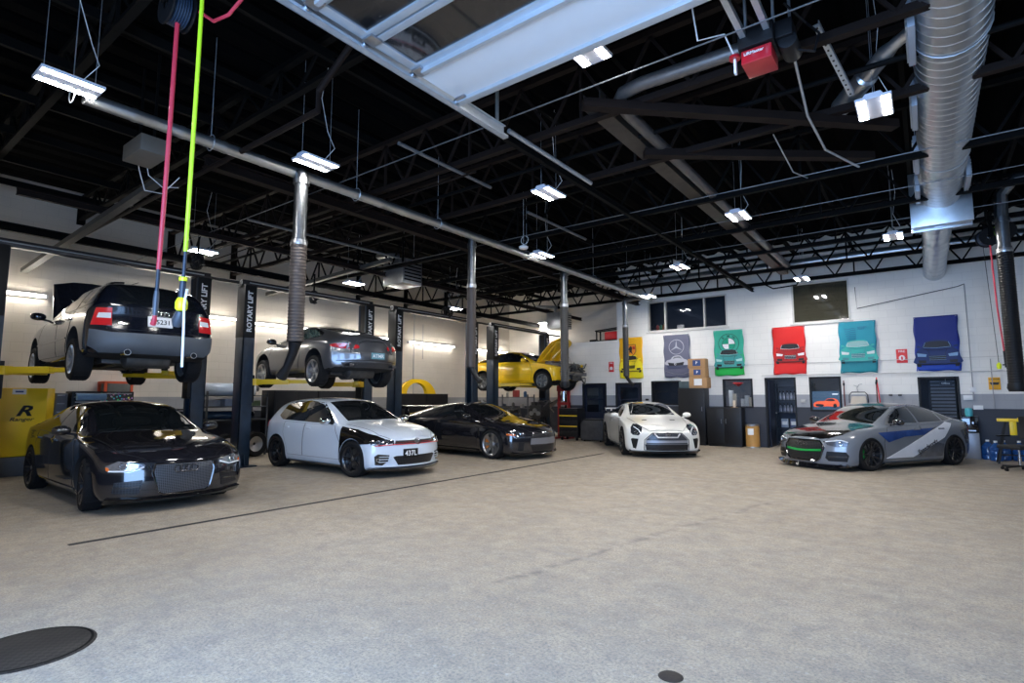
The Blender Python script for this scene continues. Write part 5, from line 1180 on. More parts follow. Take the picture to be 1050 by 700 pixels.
    for k in range(7): pp.cbox((rnd.uniform(1.9, 2.15), rnd.uniform(-.6, .6), rnd.uniform(.3, .82)), (rnd.uniform(.06, .16), rnd.uniform(.08, .2), rnd.uniform(.06, .16)))
    yb = MB()
    for k in range(6): yb.cbox((rnd.uniform(1.88, 2.1), rnd.choice((-1, 1))*rnd.uniform(.35, .66), rnd.uniform(.35, .80)), (rnd.uniform(.05, .2), rnd.uniform(.04, .12), rnd.uniform(.04, .1)))
    yb.build('front_panel_remains', P_YELLOW, c.root, bevel=.006)
    pp.build('hoses_and_brackets', mat('greasy_metal', (.10, .10, .10), .5, .4, noise=.7, nscale=12), c.root, bevel=.006)
    c.mirrors(P_YELLOW, .60, .93, .86)
    c.add_wheels(mat('grey_wheel', (.16, .17, .18), .35, .6, noise=.1), 'wide', 5, caliper=STEEL)
    mk_underside(c, x0=-2.0, x1=1.8)
    return c
# ---------- grey sedan with coloured wrap on the right
def wrapped_sedan(loc, hd):
    rows = [(-2.22, .76, .30, .86, .66, .94, .97), (-2.12, .84, .22, .95, .68, 1.02, 1.05), (-1.82, .90, .17, .98, .66, 1.04, 1.07), (-1.60, .905, .16, .98, .61, 1.10, 1.14), (-1.2, .90, .15, .97, .575, 1.24, 1.29), (-.75, .90, .15, .955, .57, 1.335, 1.38), (-.3, .895, .15, .945, .575, 1.36, 1.41),
            (.10, .895, .15, .93, .59, 1.33, 1.385), (.42, .895, .15, .92, .63, 1.18, 1.24), (.76, .90, .15, .905, .69, 1.00, 1.05), (.96, .905, .15, .89, .71, .93, .97),
            (1.35, .915, .15, .85, .71, .89, .92), (1.75, .91, .14, .77, .70, .82, .85), (2.02, .88, .14, .69, .69, .74, .775), (2.18, .82, .16, .61, .67, .66, .69)]
    W = dict(droop=-.05, xf=1.315, xr=-1.315, R=.335, y=.91, rim=.26, arch=.37, w=.25)
    c = Car('sedan_car', 'grey sedan with blue and white wrap and green front bar, parked on the right', 'car', loc, hd, rows, P_GREY, kf=.32, kr=.22,
            nose=((.15, 0), (.30, .03), (.5, .02), (.62, -.02), (.75, -.08)), tail=((.2, 0), (.5, .03), (.95, .0)), wheels=W)
    c.patch('windscreen', GLASSG, [(.88, -.63), (.94, 0), (.88, .63), (.17, .54), (.20, 0), (.17, -.54)], 'top', off=.004)
    c.patch('roof_panel', CARBON, [(.14, -.50), (.16, 0), (.14, .50), (-1.0, .48), (-1.0, -.48)], 'top', off=.004, step=.1)
    c.patch('rear_window', GLASS, [(-1.70, -.55), (-1.76, 0), (-1.70, .55), (-1.05, .50), (-1.05, -.50)], 'top', off=.004)
    c.panes([(.72, .955), (.42, 1.15), (.10, 1.295), (-.3, 1.34), (-.75, 1.315), (-1.2, 1.195), (-1.52, 1.04), (-1.2, .995), (0, .96)],
            [[(.62, .975), (.40, 1.13), (.10, 1.27), (-.20, 1.315), (-.24, .98)], [(-.30, .985), (-.27, 1.315), (-.72, 1.29), (-1.0, 1.215), (-1.06, 1.005)], [(-1.10, 1.01), (-1.05, 1.20), (-1.18, 1.165), (-1.42, 1.045)]],
            trim_m=mat('satin_trim', (.35, .35, .36), .3, .8, noise=.05))
    for fr in ('left', 'right'):
        for q in ([(.90, .27), (.93, .60), (.76, .90), (-.24, .925), (-.27, .27)], [(-.29, .27), (-.27, .925), (-1.02, .95), (-1.04, .72), (-.90, .45), (-.87, .27)]):
            d = c.patch('door', P_GREY, q, fr, off=.004, step=.09); c.seam('door_gap', q, fr, .004, parent=d, closed=True)
            c.box_on('door_handle', P_GREY, -.12 if q[0][0] > 0 else -.90, .845, fr, .18, .03, .03, parent=d, bevel=.008)
        c.patch('side_skirt', GLOSSB, [(.93, .14), (.93, .20), (-.90, .20), (-.92, .14)], fr, off=.03)
        c.patch('wrap_graphic', BLUEW, [(1.08, .80), (.55, .82), (-.5, .86), (-.95, .88), (-.60, .74), (.3, .70), (.80, .60)], fr, off=.007)['label'] = 'blue wrap flash along the doors'
        c.patch('wrap_graphic', DKW, [(-.45, .60), (-1.0, .87), (-.70, .88), (.1, .55), (.45, .34), (.25, .34)], fr, off=.009)
        c.patch('wrap_graphic', SILW, [(.90, .28), (.05, .28), (-.98, .66), (-1.30, .95), (-1.12, .98), (-.55, .80), (.20, .52)], fr, off=.012)['label'] = 'white diagonal wrap stripe'
        c.patch('wrap_graphic', DKW, [(-.10, .27), (-.90, .27), (-.96, .52), (-.75, .56)], fr, off=.008)
        c.patch('wrap_graphic', DKW, [(-1.72, .50), (-1.55, .80), (-1.95, .86), (-2.1, .62)], fr, off=.006)
        h, n = c.hit(-.55, .46, fr); sg = 1 if fr == 'left' else -1
        yv = h.y + sg*.022
        ang = math.radians(20)
        if fr == 'left': Mx = frame_M((-.38, yv, .475), (-math.cos(ang), 0, math.sin(ang)), (math.sin(ang), 0, math.cos(ang)))
        else: Mx = frame_M((-.38, yv, .475), (math.cos(ang), 0, -math.sin(ang)), (math.sin(ang), 0, math.cos(ang)))
        text_mesh('wrap_script', 'Speedworks', .14, BLACK, c.root, Mx, .004, shear=.3)
    hd_ = c.patch('hood', CARBON, [(2.06, -.44), (2.09, 0), (2.06, .44), (1.8, .66), (.98, .74), (1.03, 0), (.98, -.74), (1.8, -.66)], 'top', off=.005, step=.1)
    for sg in (1, -1): c.seam('hood_gap', [(2.06, sg*.45), (1.8, sg*.67), (.98, sg*.75)], 'top', parent=hd_)
    hx = [(-.36, .62), (.36, .62), (.44, .50), (.38, .30), (.30, .24), (-.30, .24), (-.38, .30), (-.44, .50)]
    g = c.patch('grille', GRILLED, hx, 'front', off=.010, step=.05)
    c.seam('grille_frame', [(-.37, .63), (.37, .63), (.455, .50), (.39, .29), (.31, .23), (-.31, .23), (-.39, .29), (-.455, .50)], 'front', .018, GLOSSB, closed=True, parent=g, off=.014)
    c.patch('crash_bar', GREEN, [(-.40, .47), (-.1, .45), (.1, .45), (.40, .47), (.40, .43), (.1, .41), (-.1, .41), (-.40, .43)], 'front', off=.022)['label'] = 'bright green bar behind the grille'
    c.four_rings(.55, 'front', mat('dark_chrome', (.14, .14, .15), .25, 1.0, noise=.1), .04, .06)
    a, b = c.mirror('headlight', LENS, [(.46, .615), (.50, .555), (.66, .52), (.78, .525), (.815, .61), (.70, .66)], off=.010)
    for sg, o in ((1, a), (-1, b)):
        c.seam('light_strip', [(sg*.47, .62), (sg*.70, .655), (sg*.80, .62)], 'front', .010, mat('lamp_white', (.85, .88, .92), .2), parent=o, off=.012)
        c.ring_on('lamp_ring', CHROME, sg*.70, .585, 'front', .032, .008, parent=o, off=.014)
    c.mirror('air_intake', BLACK, [(.50, .43), (.78, .43), (.82, .36), (.79, .24), (.52, .24), (.47, .30)], off=.010)
    c.mirror('intake_blade', GLOSSB, [(.52, .345), (.80, .345), (.80, .32), (.52, .32)], off=.022)
    c.patch('splitter', GLOSSB, [(-.88, .165), (.88, .165), (.88, .125), (-.88, .125)], 'front', off=.08, step=.08, under=.10)
    c.mirror('tail_light', REDL, [(.42, .78), (.42, .88), (.78, .88), (.83, .76)], 'rear', off=.010)
    c.mirrors(P_BLACK, .58, .955, .88)
    c.add_wheels(WHEELB, 'spoke', 12, caliper=GREEN, steer=-4)
    mk_underside(c, x0=-2.0, x1=1.8)
    return c
TEST = globals().get('TEST')
CARS = dict(a=lambda: black_sedan((-10.18, 3.40, 0), -1.5), b=lambda: dark_wagon((-11.74, 3.60, 1.86), 177.5), c=lambda: white_hatch((-9.86, 7.37, 0), -1),
            d=lambda: grey_coupe((-11.28, 7.62, 1.81), 175.5), e=lambda: black_sports((-9.74, 11.36, 0), -3), f=lambda: white_sports((-6.42, 14.88, 0), -54),
            g=lambda: yellow_coupe((-11.55, 16.2, 1.76), 0), h=lambda: wrapped_sedan((-1.02, 14.85, -.05), -121.5))
for k, fn in CARS.items():
    if TEST is None or k in TEST: fn()
# ================================================================ two-post lifts
POSTM = mat('lift_column_reflected_blue', (.009, .024, .046), .4, coat=.2, noise=.5, nscale=7)  # blue stands for reflections on the lower columns, put into the colour
POSTD = mat('lift_column_black', (.005, .0055, .007), .45, spec=.3, noise=.3, nscale=7)
LETT = mat('white_lettering', (.85, .85, .85), .5, noise=.02)
def lift(y0, y1, zc, cz, lb, arm_x=(.95, -.95), plain=False):
    t = thing('vehicle_lift', lb, 'car lift', (-11.8, (y0+y1)/2, 0), 0, 'two-post lifts')
    d = (y1-y0)/2
    for s in (-1, 1):
        yy = s*d; m = MB()
        # C section column, open side towards the car
        m.box(-.16, yy-s*0-.02 if 0 else yy-.015+s*.11, 0, .16, yy+.015+s*.11, 3.88); m.box(-.16, yy-.125, 0, -.13, yy+.125, 3.88); m.box(.13, yy-.125, 0, .16, yy+.125, 3.88)
        m.box(-.16, yy-s*.125-.012, 0, -.09, yy-s*.125+.012, 3.88); m.box(.09, yy-s*.125-.012, 0, .16, yy-s*.125+.012, 3.88)
        col = m.build('column', POSTM, t, bevel=.006)
        m = MB(); m.box(-.164, yy-.129, 2.75, .164, yy+.129, 3.90) if s < 0 or 1 else None  # dark sleeve over the upper column, above the painted-in blue reflections
        hd = m.build('column_upper_tone', POSTD, t, bevel=.006)
        m = MB(); m.box(-.28, yy-.25, 0, .28, yy+.25, .025); m.bar((.2, yy, .02), (.15, yy, .25), .015, .1); m.bar((-.2, yy, .02), (-.15, yy, .25), .015, .1); m.build('base_plate', POSTM, t)
        if not (plain and s < 0):
            text_mesh('column_lettering', 'ROTARY LIFT', .15, LETT, hd, frame_M((.169, yy+.0, 3.32), (0, 0, 1), (0, -1, 0)), .004, bold=.03)
        m = MB(); ci = yy - s*.10; m.box(-.12, min(ci, ci-s*.10), max(.02, cz-.55), .12, max(ci, ci-s*.10), cz+.05); m.box(-.085, yy-.09, max(.03, cz-.5), .085, yy+.09, cz+.6); ca = m.build('carriage', POSTD, t, bevel=.01)
        m = MB(); m.tube([(.0, yy, cz+.6), (.0, yy, 3.8)], .012, 6); m.tube([(.06, yy, 0.1), (.06, yy, max(.2, cz-.5))], .025, 8); m.build('hydraulic_ram', CHROME, ca)
        for ax in arm_x:
            m = MB(); p0 = Vector((.10*(1 if ax > 0 else -1), ci-s*.12, cz-.10)); p1 = Vector((ax, s*.62, cz-.09)); mid = p0.lerp(p1, .62)
            m.bar(p0, mid, .15, .11); m.bar(mid - (p1-p0).normalized()*.2, p1, .11, .075); m.lathe([(0, -.07), (.09, -.07), (.09, .07), (0, .07)], 16, Matrix.Translation(p0), 'z')
            ar = m.build('swing_arm', YEL, t, bevel=.012)
            m = MB(); m.lathe([(0, .04), (.05, .04), (.05, .07), (.075, .08), (.075, .11), (0, .11)], 16, Matrix.Translation(p1), 'z'); m.build('lift_pad', BLACK, ar)
    m = MB(); m.box(-.07, -d-.15, 3.90, .07, d+.15, 4.02); m.box(-.09, -d-.17, 3.885, .09, -d+.17, 3.91); m.box(-.09, d-.17, 3.885, .09, d+.17, 3.91); m.build('crossbar', mat('crossbar_black', (.02, .02, .022), .35, .3, noise=.2), t, bevel=.004)
    m = MB(); m.tube([(.10, -d, 3.96), (.10, d, 3.96)], .012, 6); m.build('shutoff_bar', ZINC, t)
    return t
lift(1.94, 5.07, 1.9, 1.99, 'two-post lift carrying the dark wagon, leftmost of the lifts', plain=True)
lift(6.03, 9.27, 1.9, 1.90, 'two-post lift carrying the grey coupe above the white hatchback')
lift(10.28, 13.54, 1.9, .155, 'empty two-post lift behind the black sports car', arm_x=(.75, -.75))
lift(14.61, 17.82, 1.9, 2.0, 'two-post lift carrying the yellow coupe, rearmost of the lifts')
pipe('wall_rail', [(-12.15, 1.0, 4.02), (-12.15, 19.5, 4.02)], .035, mat('crossbar_black', (.02, .02, .022), .35, .3), 'long black rail running along behind the lift tops')

# ================================================================ banners on the office wall
def cloth_y(x, z, seed):
    return .050 + .010*math.sin(7*x+seed) + .008*math.sin(5*z+3*x+seed*2) + .006*math.sin(13*z-5*x)
def banner(cx, z0, z1, w, color, color2, lb, seed, art):
    t = thing('wall_banner', lb, 'banner', (cx, 17.70, z0), 0, 'fabric banners on the office wall'); H = z1-z0
    cl, nt, b = node_mat('banner_cloth_%s' % seed, .6)
    tc = N(nt, 'ShaderNodeTexCoord'); s = N(nt, 'ShaderNodeSeparateXYZ'); nt.links.new(tc.outputs['Object'], s.inputs[0])
    no = N(nt, 'ShaderNodeTexNoise'); no.inputs['Scale'].default_value = 2.5; nt.links.new(tc.outputs['Object'], no.inputs['Vector'])
    f = math_n(nt, 'ADD', math_n(nt, 'DIVIDE', s.outputs[2], H), math_n(nt, 'MULTIPLY', math_n(nt, 'SUBTRACT', no.outputs['Fac'], .5), .35))
    nt.links.new(mixc(nt, ramp(nt, f, [(.15, 0), (.55, 1)]), color2, color), b.inputs['Base Color'])
    def pt(u, v, off=0): return Vector((u, -cloth_y(u, v, seed)-off, v))
    m = MB(); nx, nz = 20, 30; g = [[m.bm.verts.new(pt(-w/2+w*i/nx + (.012*math.sin(j*.5+seed) if i in (0, nx) else 0), H*j/nz + (.012*math.sin(i*.6+seed) if j == 0 else 0))) for i in range(nx+1)] for j in range(nz+1)]
    for j in range(nz):
        for i in range(nx): m.bm.faces.new([g[j][i], g[j][i+1], g[j+1][i+1], g[j+1][i]])
    o = m.build('cloth', cl, t, smooth=60, recalc=False); sd = o.modifiers.new('t', 'SOLIDIFY'); sd.thickness = .004; sd.offset = 1
    m = MB()
    for sx_ in (-1, 1):
        for zz in (.03, H-.03): m.lathe([(.006, 0), (.014, -.004), (.014, .004)], 10, Matrix.Translation((sx_*(w/2-.03), pt(sx_*(w/2-.03), zz).y-.004, zz)), 'y')
    m.build('eyelet', STEEL, t)
    layer = [0]
    def shape(poly, m_, name='print', sm=True):
        layer[0] += 1; P = smooth_poly(poly, 3) if sm and len(poly) < 16 else poly
        vs = [Vector(p) for p in P]; x0_, x1_ = min(v.x for v in vs), max(v.x for v in vs); z0_, z1_ = min(v.y for v in vs), max(v.y for v in vs)
        vs += [Vector((x0_+.035*i, z0_+.035*j)) for i in range(1, int((x1_-x0_)/.035)+1) for j in range(1, int((z1_-z0_)/.035)+1) if inside((x0_+.035*i, z0_+.035*j), P)]; res = geometry.delaunay_2d_cdt(vs, [], [list(range(len(P)))], 1, 1e-6); mm = MB()
        vv = [mm.bm.verts.new(pt(p.x, p.y, .007+.0012*layer[0])) for p in res[0]]
        for f_ in res[2]:
            try: mm.bm.faces.new([vv[i] for i in f_])
            except Exception: pass
        bmesh.ops.recalc_face_normals(mm.bm, faces=mm.bm.faces)
        return mm.build(name, m_, t, smooth=0, recalc=False)
    def line(pts, r, m_, name='print'):
        layer[0] += 1; mm = MB(); Q = []
        for a, b_ in zip(pts, pts[1:]):
            for k in range(4): q = (a[0]+(b_[0]-a[0])*k/4, a[1]+(b_[1]-a[1])*k/4); Q.append(pt(*q, .010+.0012*layer[0]))
        Q.append(pt(*pts[-1], .010+.0012*layer[0])); mm.tube(Q, r, 5); return mm.build(name, m_, t, smooth=0)
    art(shape, line, pt, t)
def ink(n, c): return mat('ink_'+n, c, .6, noise=.08)
K_ = ink('black', (.015, .015, .018)); KG = ink('grey', (.18, .19, .22)); KW = ink('white', (.80, .82, .84)); KS = ink('silver', (.45, .46, .52))
def car_front(shape, line, cx, cz, s, body, glass=K_, lamp=KW, lo=K_):
    T = lambda pts: [(cx+x*s, cz+z*s) for x, z in pts]
    shape(T([(-.50, .10), (-.46, .26), (-.36, .34), (-.26, .52), (-.1, .56), (.1, .56), (.26, .52), (.36, .34), (.46, .26), (.50, .10), (.48, -.12), (-.48, -.12)]), body)
    shape(T([(-.31, .36), (-.24, .50), (0, .53), (.24, .50), (.31, .36), (0, .34)]), glass)
    shape(T([(-.20, .12), (.20, .12), (.17, -.02), (-.17, -.02)]), lo, sm=False)
    shape(T([(-.46, .20), (-.24, .16), (-.26, .09), (-.45, .10)]), lamp, sm=False); shape(T([(.46, .20), (.24, .16), (.26, .09), (.45, .10)]), lamp, sm=False)
    shape(T([(-.44, .0), (-.26, -.01), (-.27, -.09), (-.43, -.08)]), lo, sm=False); shape(T([(.44, .0), (.26, -.01), (.27, -.09), (.43, -.08)]), lo, sm=False)
    for sx_ in (-1, 1):
        shape(T([(sx_*.47, -.08), (sx_*.38, -.10), (sx_*.38, -.20), (sx_*.47, -.19)]), K_, sm=False); shape(T([(sx_*.36, .34), (sx_*.46, .36), (sx_*.46, .42), (sx_*.37, .40)]), body, sm=False)
        line(T([(sx_*.22, .30), (sx_*.17, .14)]), .004, lo)
    for q in (.10, .05, .0): line(T([(-.19, q), (.19, q)]), .0035, lamp)
    line(T([(-.26, .50), (-.31, .36), (0, .335), (.31, .36), (.26, .50)]), .005, lamp)
    line(T([(-.49, -.13), (.49, -.13)]), .012, lo); line(T([(-.30, .30), (0, .27), (.30, .30)]), .005, lo)
def ring(line, cx, cz, R, r, m_): line([(cx+R*math.cos(2*PI*k/28), cz+R*math.sin(2*PI*k/28)) for k in range(29)], r, m_)
def art_yellow(shape, line, pt, t):
    shape([(-.20, 1.17), (.20, 1.17), (.20, .92), (.10, .80), (0, .76), (-.10, .80), (-.20, .92)], ink('orange', (.85, .30, .02)), sm=False); line([(-.20, 1.17), (.20, 1.17), (.20, .92), (.10, .80), (0, .76), (-.10, .80), (-.20, .92), (-.20, 1.17)], .010, K_)
    shape([(-.07, 1.02), (.02, 1.12), (.07, 1.05), (.05, .93), (.08, .84), (-.02, .90), (-.06, .84), (-.04, .95)], K_); shape([(.08, 1.10), (.17, 1.10), (.17, 1.0), (.08, 1.0)], ink('deepred', (.5, .04, .02)), sm=False); shape([(-.17, .98), (-.09, .98), (-.09, .88), (-.17, .90)], K_, sm=False)
    car_front(shape, line, 0, .36, .80, ink('yellow', (.92, .75, .02)), lamp=ink('yellow', (.92, .75, .02)))
def art_grey(shape, line, pt, t):
    ring(line, 0, 1.0, .24, .010, KS)
    for a in (90, 210, 330): a = math.radians(a); q = a+PI/2; shape([(.23*math.cos(a), 1+.23*math.sin(a)), (.03*math.cos(q), 1+.03*math.sin(q)), (-.03*math.cos(q), 1-.03*math.sin(q))], KS, sm=False)
    shape([(-.36, .42), (-.34, .56), (-.20, .60), (-.10, .70), (.12, .71), (.24, .60), (.34, .56), (.36, .40)], ink('lightsilver', (.50, .50, .56))); shape([(-.12, .61), (-.08, .68), (.11, .69), (.18, .61)], KG, sm=False)
    shape([(-.30, .50), (.25, .50), (.20, .38), (-.25, .36)], K_, sm=False); shape([(-.34, .40), (.34, .40), (.30, .30), (-.30, .28)], ink('inkblue', (.06, .07, .13)), sm=False)
    ring(line, -.05, .44, .03, .006, KW); line([(-.40, .22), (-.1, .12), (.2, .10), (.40, .16)], .008, KG)
def art_green(shape, line, pt, t):
    ring(line, 0, 1.0, .30, .008, ink('darkteal', (.002, .05, .045)))
    ring(line, 0, .98, .19, .007, ink('darkteal', (.002, .05, .045)))
    for a0, m_ in ((0, KW), (90, ink('emerald', (.0, .35, .20))), (180, KW), (270, ink('emerald', (.0, .35, .20)))):
        shape([(0, .98)] + [(.18*math.cos(math.radians(a0+k*15)), .98+.18*math.sin(math.radians(a0+k*15))) for k in range(7)], m_, sm=False)
    for i, ch in enumerate('BMW'):
        a = math.radians(130-40*i); text_mesh('print_letter', ch, .10, ink('darkteal', (.002, .05, .045)), t, frame_M(pt(.245*math.cos(a), .98+.245*math.sin(a), .022), (math.sin(a), 0, -math.cos(a)), (math.cos(a), 0, math.sin(a))), .002)
    car_front(shape, line, 0, .36, .84, ink('teal2', (.05, .35, .33)), lamp=ink('paleteal', (.4, .7, .66)))
def art_red(shape, line, pt, t): car_front(shape, line, 0.02, .46, .80, ink('redbody', (.45, .01, .01)))
def art_cyan(shape, line, pt, t):
    for k in range(7): line([(-.30+.01*k, 1.22-.05*k), (-.18, 1.20-.05*k), (-.10-.01*k, 1.22-.05*k), (-.02, 1.20-.05*k)], .006, ink('navyink', (.02, .10, .25)))
    for k in range(3): line([(.02, 1.24-.03*k), (.18, 1.25-.03*k), (.24-.04*k, 1.24-.03*k)], .005, ink('navyink', (.02, .10, .25)))
    car_front(shape, line, .0, .42, .84, ink('mint', (.04, .42, .38)), glass=ink('palemint', (.25, .45, .45)), lamp=ink('palelamp', (.6, .7, .7)), lo=ink('tealdark', (.06, .25, .28)))
def art_blue(shape, line, pt, t): car_front(shape, line, 0, .28, .90, ink('navybody', (.01, .03, .14)), glass=ink('smoke', (.015, .02, .035)), lamp=ink('bluelamp', (.25, .42, .65)))
banner(-8.10, 2.12, 3.54, .86, (.80, .42, .002), (.74, .62, .004), 'yellow banner with a crest and car front, behind a hanging exhaust hose', 1, art_yellow)
banner(-6.48, 2.12, 3.53, .86, (.13, .135, .20), (.11, .11, .17), 'grey-blue banner with a three-pointed star over a car', 2, art_grey)
banner(-4.82, 2.14, 3.56, .88, (.03, .42, .29), (.005, .42, .06), 'green banner with a round quartered emblem over a car', 3, art_green)
banner(-3.12, 2.14, 3.53, .86, (.70, .008, .005), (.70, .008, .005), 'bright red banner with a red car front', 4, art_red)
banner(-1.42, 2.14, 3.55, .86, (.01, .28, .38), (.005, .22, .28), 'turquoise banner with a pale green car front', 5, art_cyan)
banner(.29, 2.14, 3.54, .90, (.002, .015, .20), (.003, .05, .42), 'dark blue banner with a blue car front, rightmost of the banners', 6, art_blue)

# ================================================================ signs and fittings on the office wall
def sign(cx, cz, w, h, m_, lb, txts, y=17.69):
    m = MB(); m.box(-w/2, -.004, -h/2, w/2, .004, h/2); o = m.build('wall_sign', m_, bevel=.003); o.location = (cx, y, cz); tag(o, lb, 'sign')
    for s, z, sz, mm in txts: text_mesh('sign_lettering', s, sz, mm, o, frame_M((0, -.007, z), (1, 0, 0), (0, 0, 1)), .003)
    return o
REDS = mat('sign_red', (.75, .03, .03), .5, noise=.05)
o = sign(-.45, 2.55, .24, .36, REDS, 'red fire extinguisher sign between the turquoise and blue banners', [('FIRE', .12, .08, LETT)])
m = MB(); m.prism_y(circle_poly(0, -.05, .07, 18), -.010, -.006); m.build('sign_symbol', LETT, o, smooth=0); m = MB(); m.prism_y([(-.015, -.1), (.02, -.1), (.02, -.03), (.0, .0), (-.02, -.03)], -.014, -.011); m.build('sign_symbol', REDS, o, smooth=0)
o = sign(-8.87, 2.55, .20, .36, REDS, 'small red fire extinguisher sign left of the yellow banner', [('FIRE', .13, .07, LETT)])
m = MB(); m.prism_y(circle_poly(0, -.05, .06, 18), -.010, -.006); m.build('sign_symbol', LETT, o, smooth=0)
sign(1.34, 1.80, .22, .30, mat('sign_orange', (.85, .42, .01), .5, noise=.05), 'orange-yellow notice on the wall right of the open doorway', [('CAUTION', .10, .045, K_)])
m = MB(); m.prism_y([(-.09, .03), (.09, .03), (.07, -.03), (-.07, -.03)], -.012, -.008); m.build('sign_symbol', K_, bpy.data.objects['wall_sign.002'], smooth=0)
pipe('conduit', [(-9.1, 17.69, 2.45), (-8.5, 17.69, 2.45), (3.5, 17.69, 2.46)], .009, WTRIM, 'white conduit running along the office wall behind the banners')
pipe('conduit', [(-3.9, 17.66, 2.12), (3.5, 17.66, 2.10)], .014, WTRIM, 'white conduit just above the office doors')
pipe('conduit', [(.93, 17.66, 4.3), (.93, 17.66, 1.4)], .012, mat('grey_conduit', (.35, .35, .36), .5, .2), 'grey vertical conduit right of the blue banner')
pipe('conduit', [(-1.40, 17.66, 4.5), (-1.38, 17.66, 3.9), (.8, 17.66, 4.25), (.93, 17.66, 4.3)], .009, STRUCT, 'thin dark cable looping below the big duct end')
pipe('conduit', [(1.30, 17.66, 2.4), (1.30, 17.66, 1.2)], .010, mat('grey_conduit', (.35, .35, .36), .5, .2), 'grey vertical conduit beside the orange notice')
def wbox(cx, cz, w, h, m_, lb, name='socket_box'):
    m = MB(); m.box(-w/2, -.06, -h/2, w/2, 0, h/2); m.box(-w*.3, -.068, -h*.3, w*.3, -.06, h*.3); o = m.build(name, m_, bevel=.006); o.location = (cx, 17.70, cz); tag(o, lb, 'electrical box')
wbox(.93, 1.66, .12, .12, WHITEP, 'small white socket box on the conduit right of the doorway'); wbox(.82, 1.46, .18, .12, WHITEP, 'white switch box between grey band and doorway'); wbox(1.0, 1.22, .18, .10, WHITEP, 'white box above the drinking water dispenser')
wbox(-2.82, 1.36, .12, .10, mat('grey_box', (.45, .45, .44), .5), 'grey switch box between the bottle doorway and the right window'); wbox(-.75, 1.53, .08, .04, BLACK, 'small black hook plate right of the brooms'); wbox(-.55, 1.53, .08, .04, BLACK, 'small black hook plate nearest the open doorway'); wbox(-7.55, 1.40, .10, .06, BLACK, 'small black switch plate right of the second office door')
# brooms, dustpan, red bar
def broom(x, z0, z1, hm, lb, lean=0, foot=False):
    t = thing('broom', lb, 'broom', (x, 17.62, z0)); L = z1-z0
    m = MB(); m.tube([(0, 0, .1), (lean, 0, L)], .014, 8); m.build('handle', hm, t)
    m = MB(); m.box(-.15, -.03, 0, .15, .03, .10); m.build('head', mat('broom_head', (.12, .05, .03), .6, noise=.2), t, bevel=.01)
    m = MB(); m.lathe([(.02, 0), (.025, .04), (.02, .08)], 10, Matrix.Translation((lean, 0, L-.14)), 'z'); m.build('hook_grip', BLACK, t)
broom(-1.80, .6, 1.93, mat('dark_red_handle', (.16, .03, .03), .5), 'dark red broom handle left of the cream dustpan')
broom(-1.05, .5, 1.95, mat('brown_handle', (.10, .04, .03), .5), 'dark broom handle right of the cream dustpan')
broom(-.92, .25, 2.0, REDT, 'bright red handle leaning right of the dark broom handle', lean=-.12)
t = thing('dustpan', 'cream wall-hung dustpan tray with dark arched handle', 'dustpan', (-1.47, 17.63, 1.30))
m = MB(); m.prism([(-.19, 0), (.19, 0), (.16, .20), (-.16, .20)], lambda u, v: (u, -.03, v), lambda u, v: (u, .03, v)); m.box(-.19, -.10, -.01, .19, .03, .02); m.build('tray', mat('cream_plastic', (.62, .55, .45), .5, noise=.1), t, bevel=.008)
m = MB(); m.tube([(-.22, -.02, .02), (-.21, -.02, .24), (-.15, -.02, .31), (.15, -.02, .31), (.21, -.02, .24), (.22, -.02, .02)], .012, 8); m.build('handle', BLACK, t); m = MB(); m.tube([(0, 0, .31), (-.03, 0, .42), (.03, 0, .52), (.1, 0, .53)], .009, 6); m.tube([(0, 0, .45), (-.1, 0, .50)], .009, 6); m.build('hook', STEEL, t)
# exit-like lettering over the open doorway, sticker on door
# -------- room behind: shelves with bottles seen through doorway
def shelf_unit(x0, x1, y0, y1, zs, m_, lb, name='storage_rack'):
    t = thing(name, lb, 'shelves', ((x0+x1)/2, (y0+y1)/2, 0)); hx_, hy = (x1-x0)/2, (y1-y0)/2
    H = zs[-1]+.1
    for sx_ in (-1, 1):
        for sy in (-1, 1): m = MB(); m.cbox((sx_*(hx_-.02), sy*(hy-.02), H/2), (.04, .04, H)); m.build('upright', m_, t, smooth=0)
    for z in zs:
        m = MB(); m.box(-hx_, -hy, z-.03, hx_, hy, z); m.build('shelf', m_, t, bevel=.003)
    return t
shelf_unit(-3.80, -2.7, 18.75, 19.15, [.10, .55, 1.02, 1.40, 1.80], mat('navy_shelf', (.02, .03, .05), .5, noise=.1), 'dark shelf unit with bottles inside the third office doorway')
rnd = random.Random(11)
def bottle_proto():
    t = thing('spray_bottle', '', 'bottle', (0, 0, 0), 0, 'bottles on the shelves inside the office doorway')
    m = MB(); m.lathe([(0, 0), (.036, 0), (.038, .02), (.038, .15), (.02, .19), (.014, .21), (.014, .23)], 12, None, 'z'); m.build('body', mat('bottle_plastic', (.22, .24, .28), .35, noise=.4, nscale=5), t)
    m = MB(); m.lathe([(.016, .22), (.018, .26), (0, .26)], 10, None, 'z'); m.cbox((.0, -.02, .265), (.02, .06, .02)); m.build('trigger_cap', BLACK, t)
    m = MB(); m.lathe([(.0385, .04), (.0385, .12)], 12, None, 'z'); m.build('paper_label', mat('bottle_label', (.35, .36, .45), .5, noise=.5, nscale=9), t)
    return t
bp_ = bottle_proto(); first = True
for zi, z in enumerate((1.02, 1.40)):
    for k in range(9):
        o = bp_ if first else copy_tree(bp_); first = False
        o.location = (-3.66+.105*k+rnd.uniform(-.01, .01), 18.86, z); o.rotation_euler = (0, 0, rnd.uniform(-.5, .5)); o['label'] = 'plastic spray bottle on the lower bottle shelf inside the office doorway' if zi == 0 else 'plastic spray bottle on the upper bottle shelf inside the office doorway'
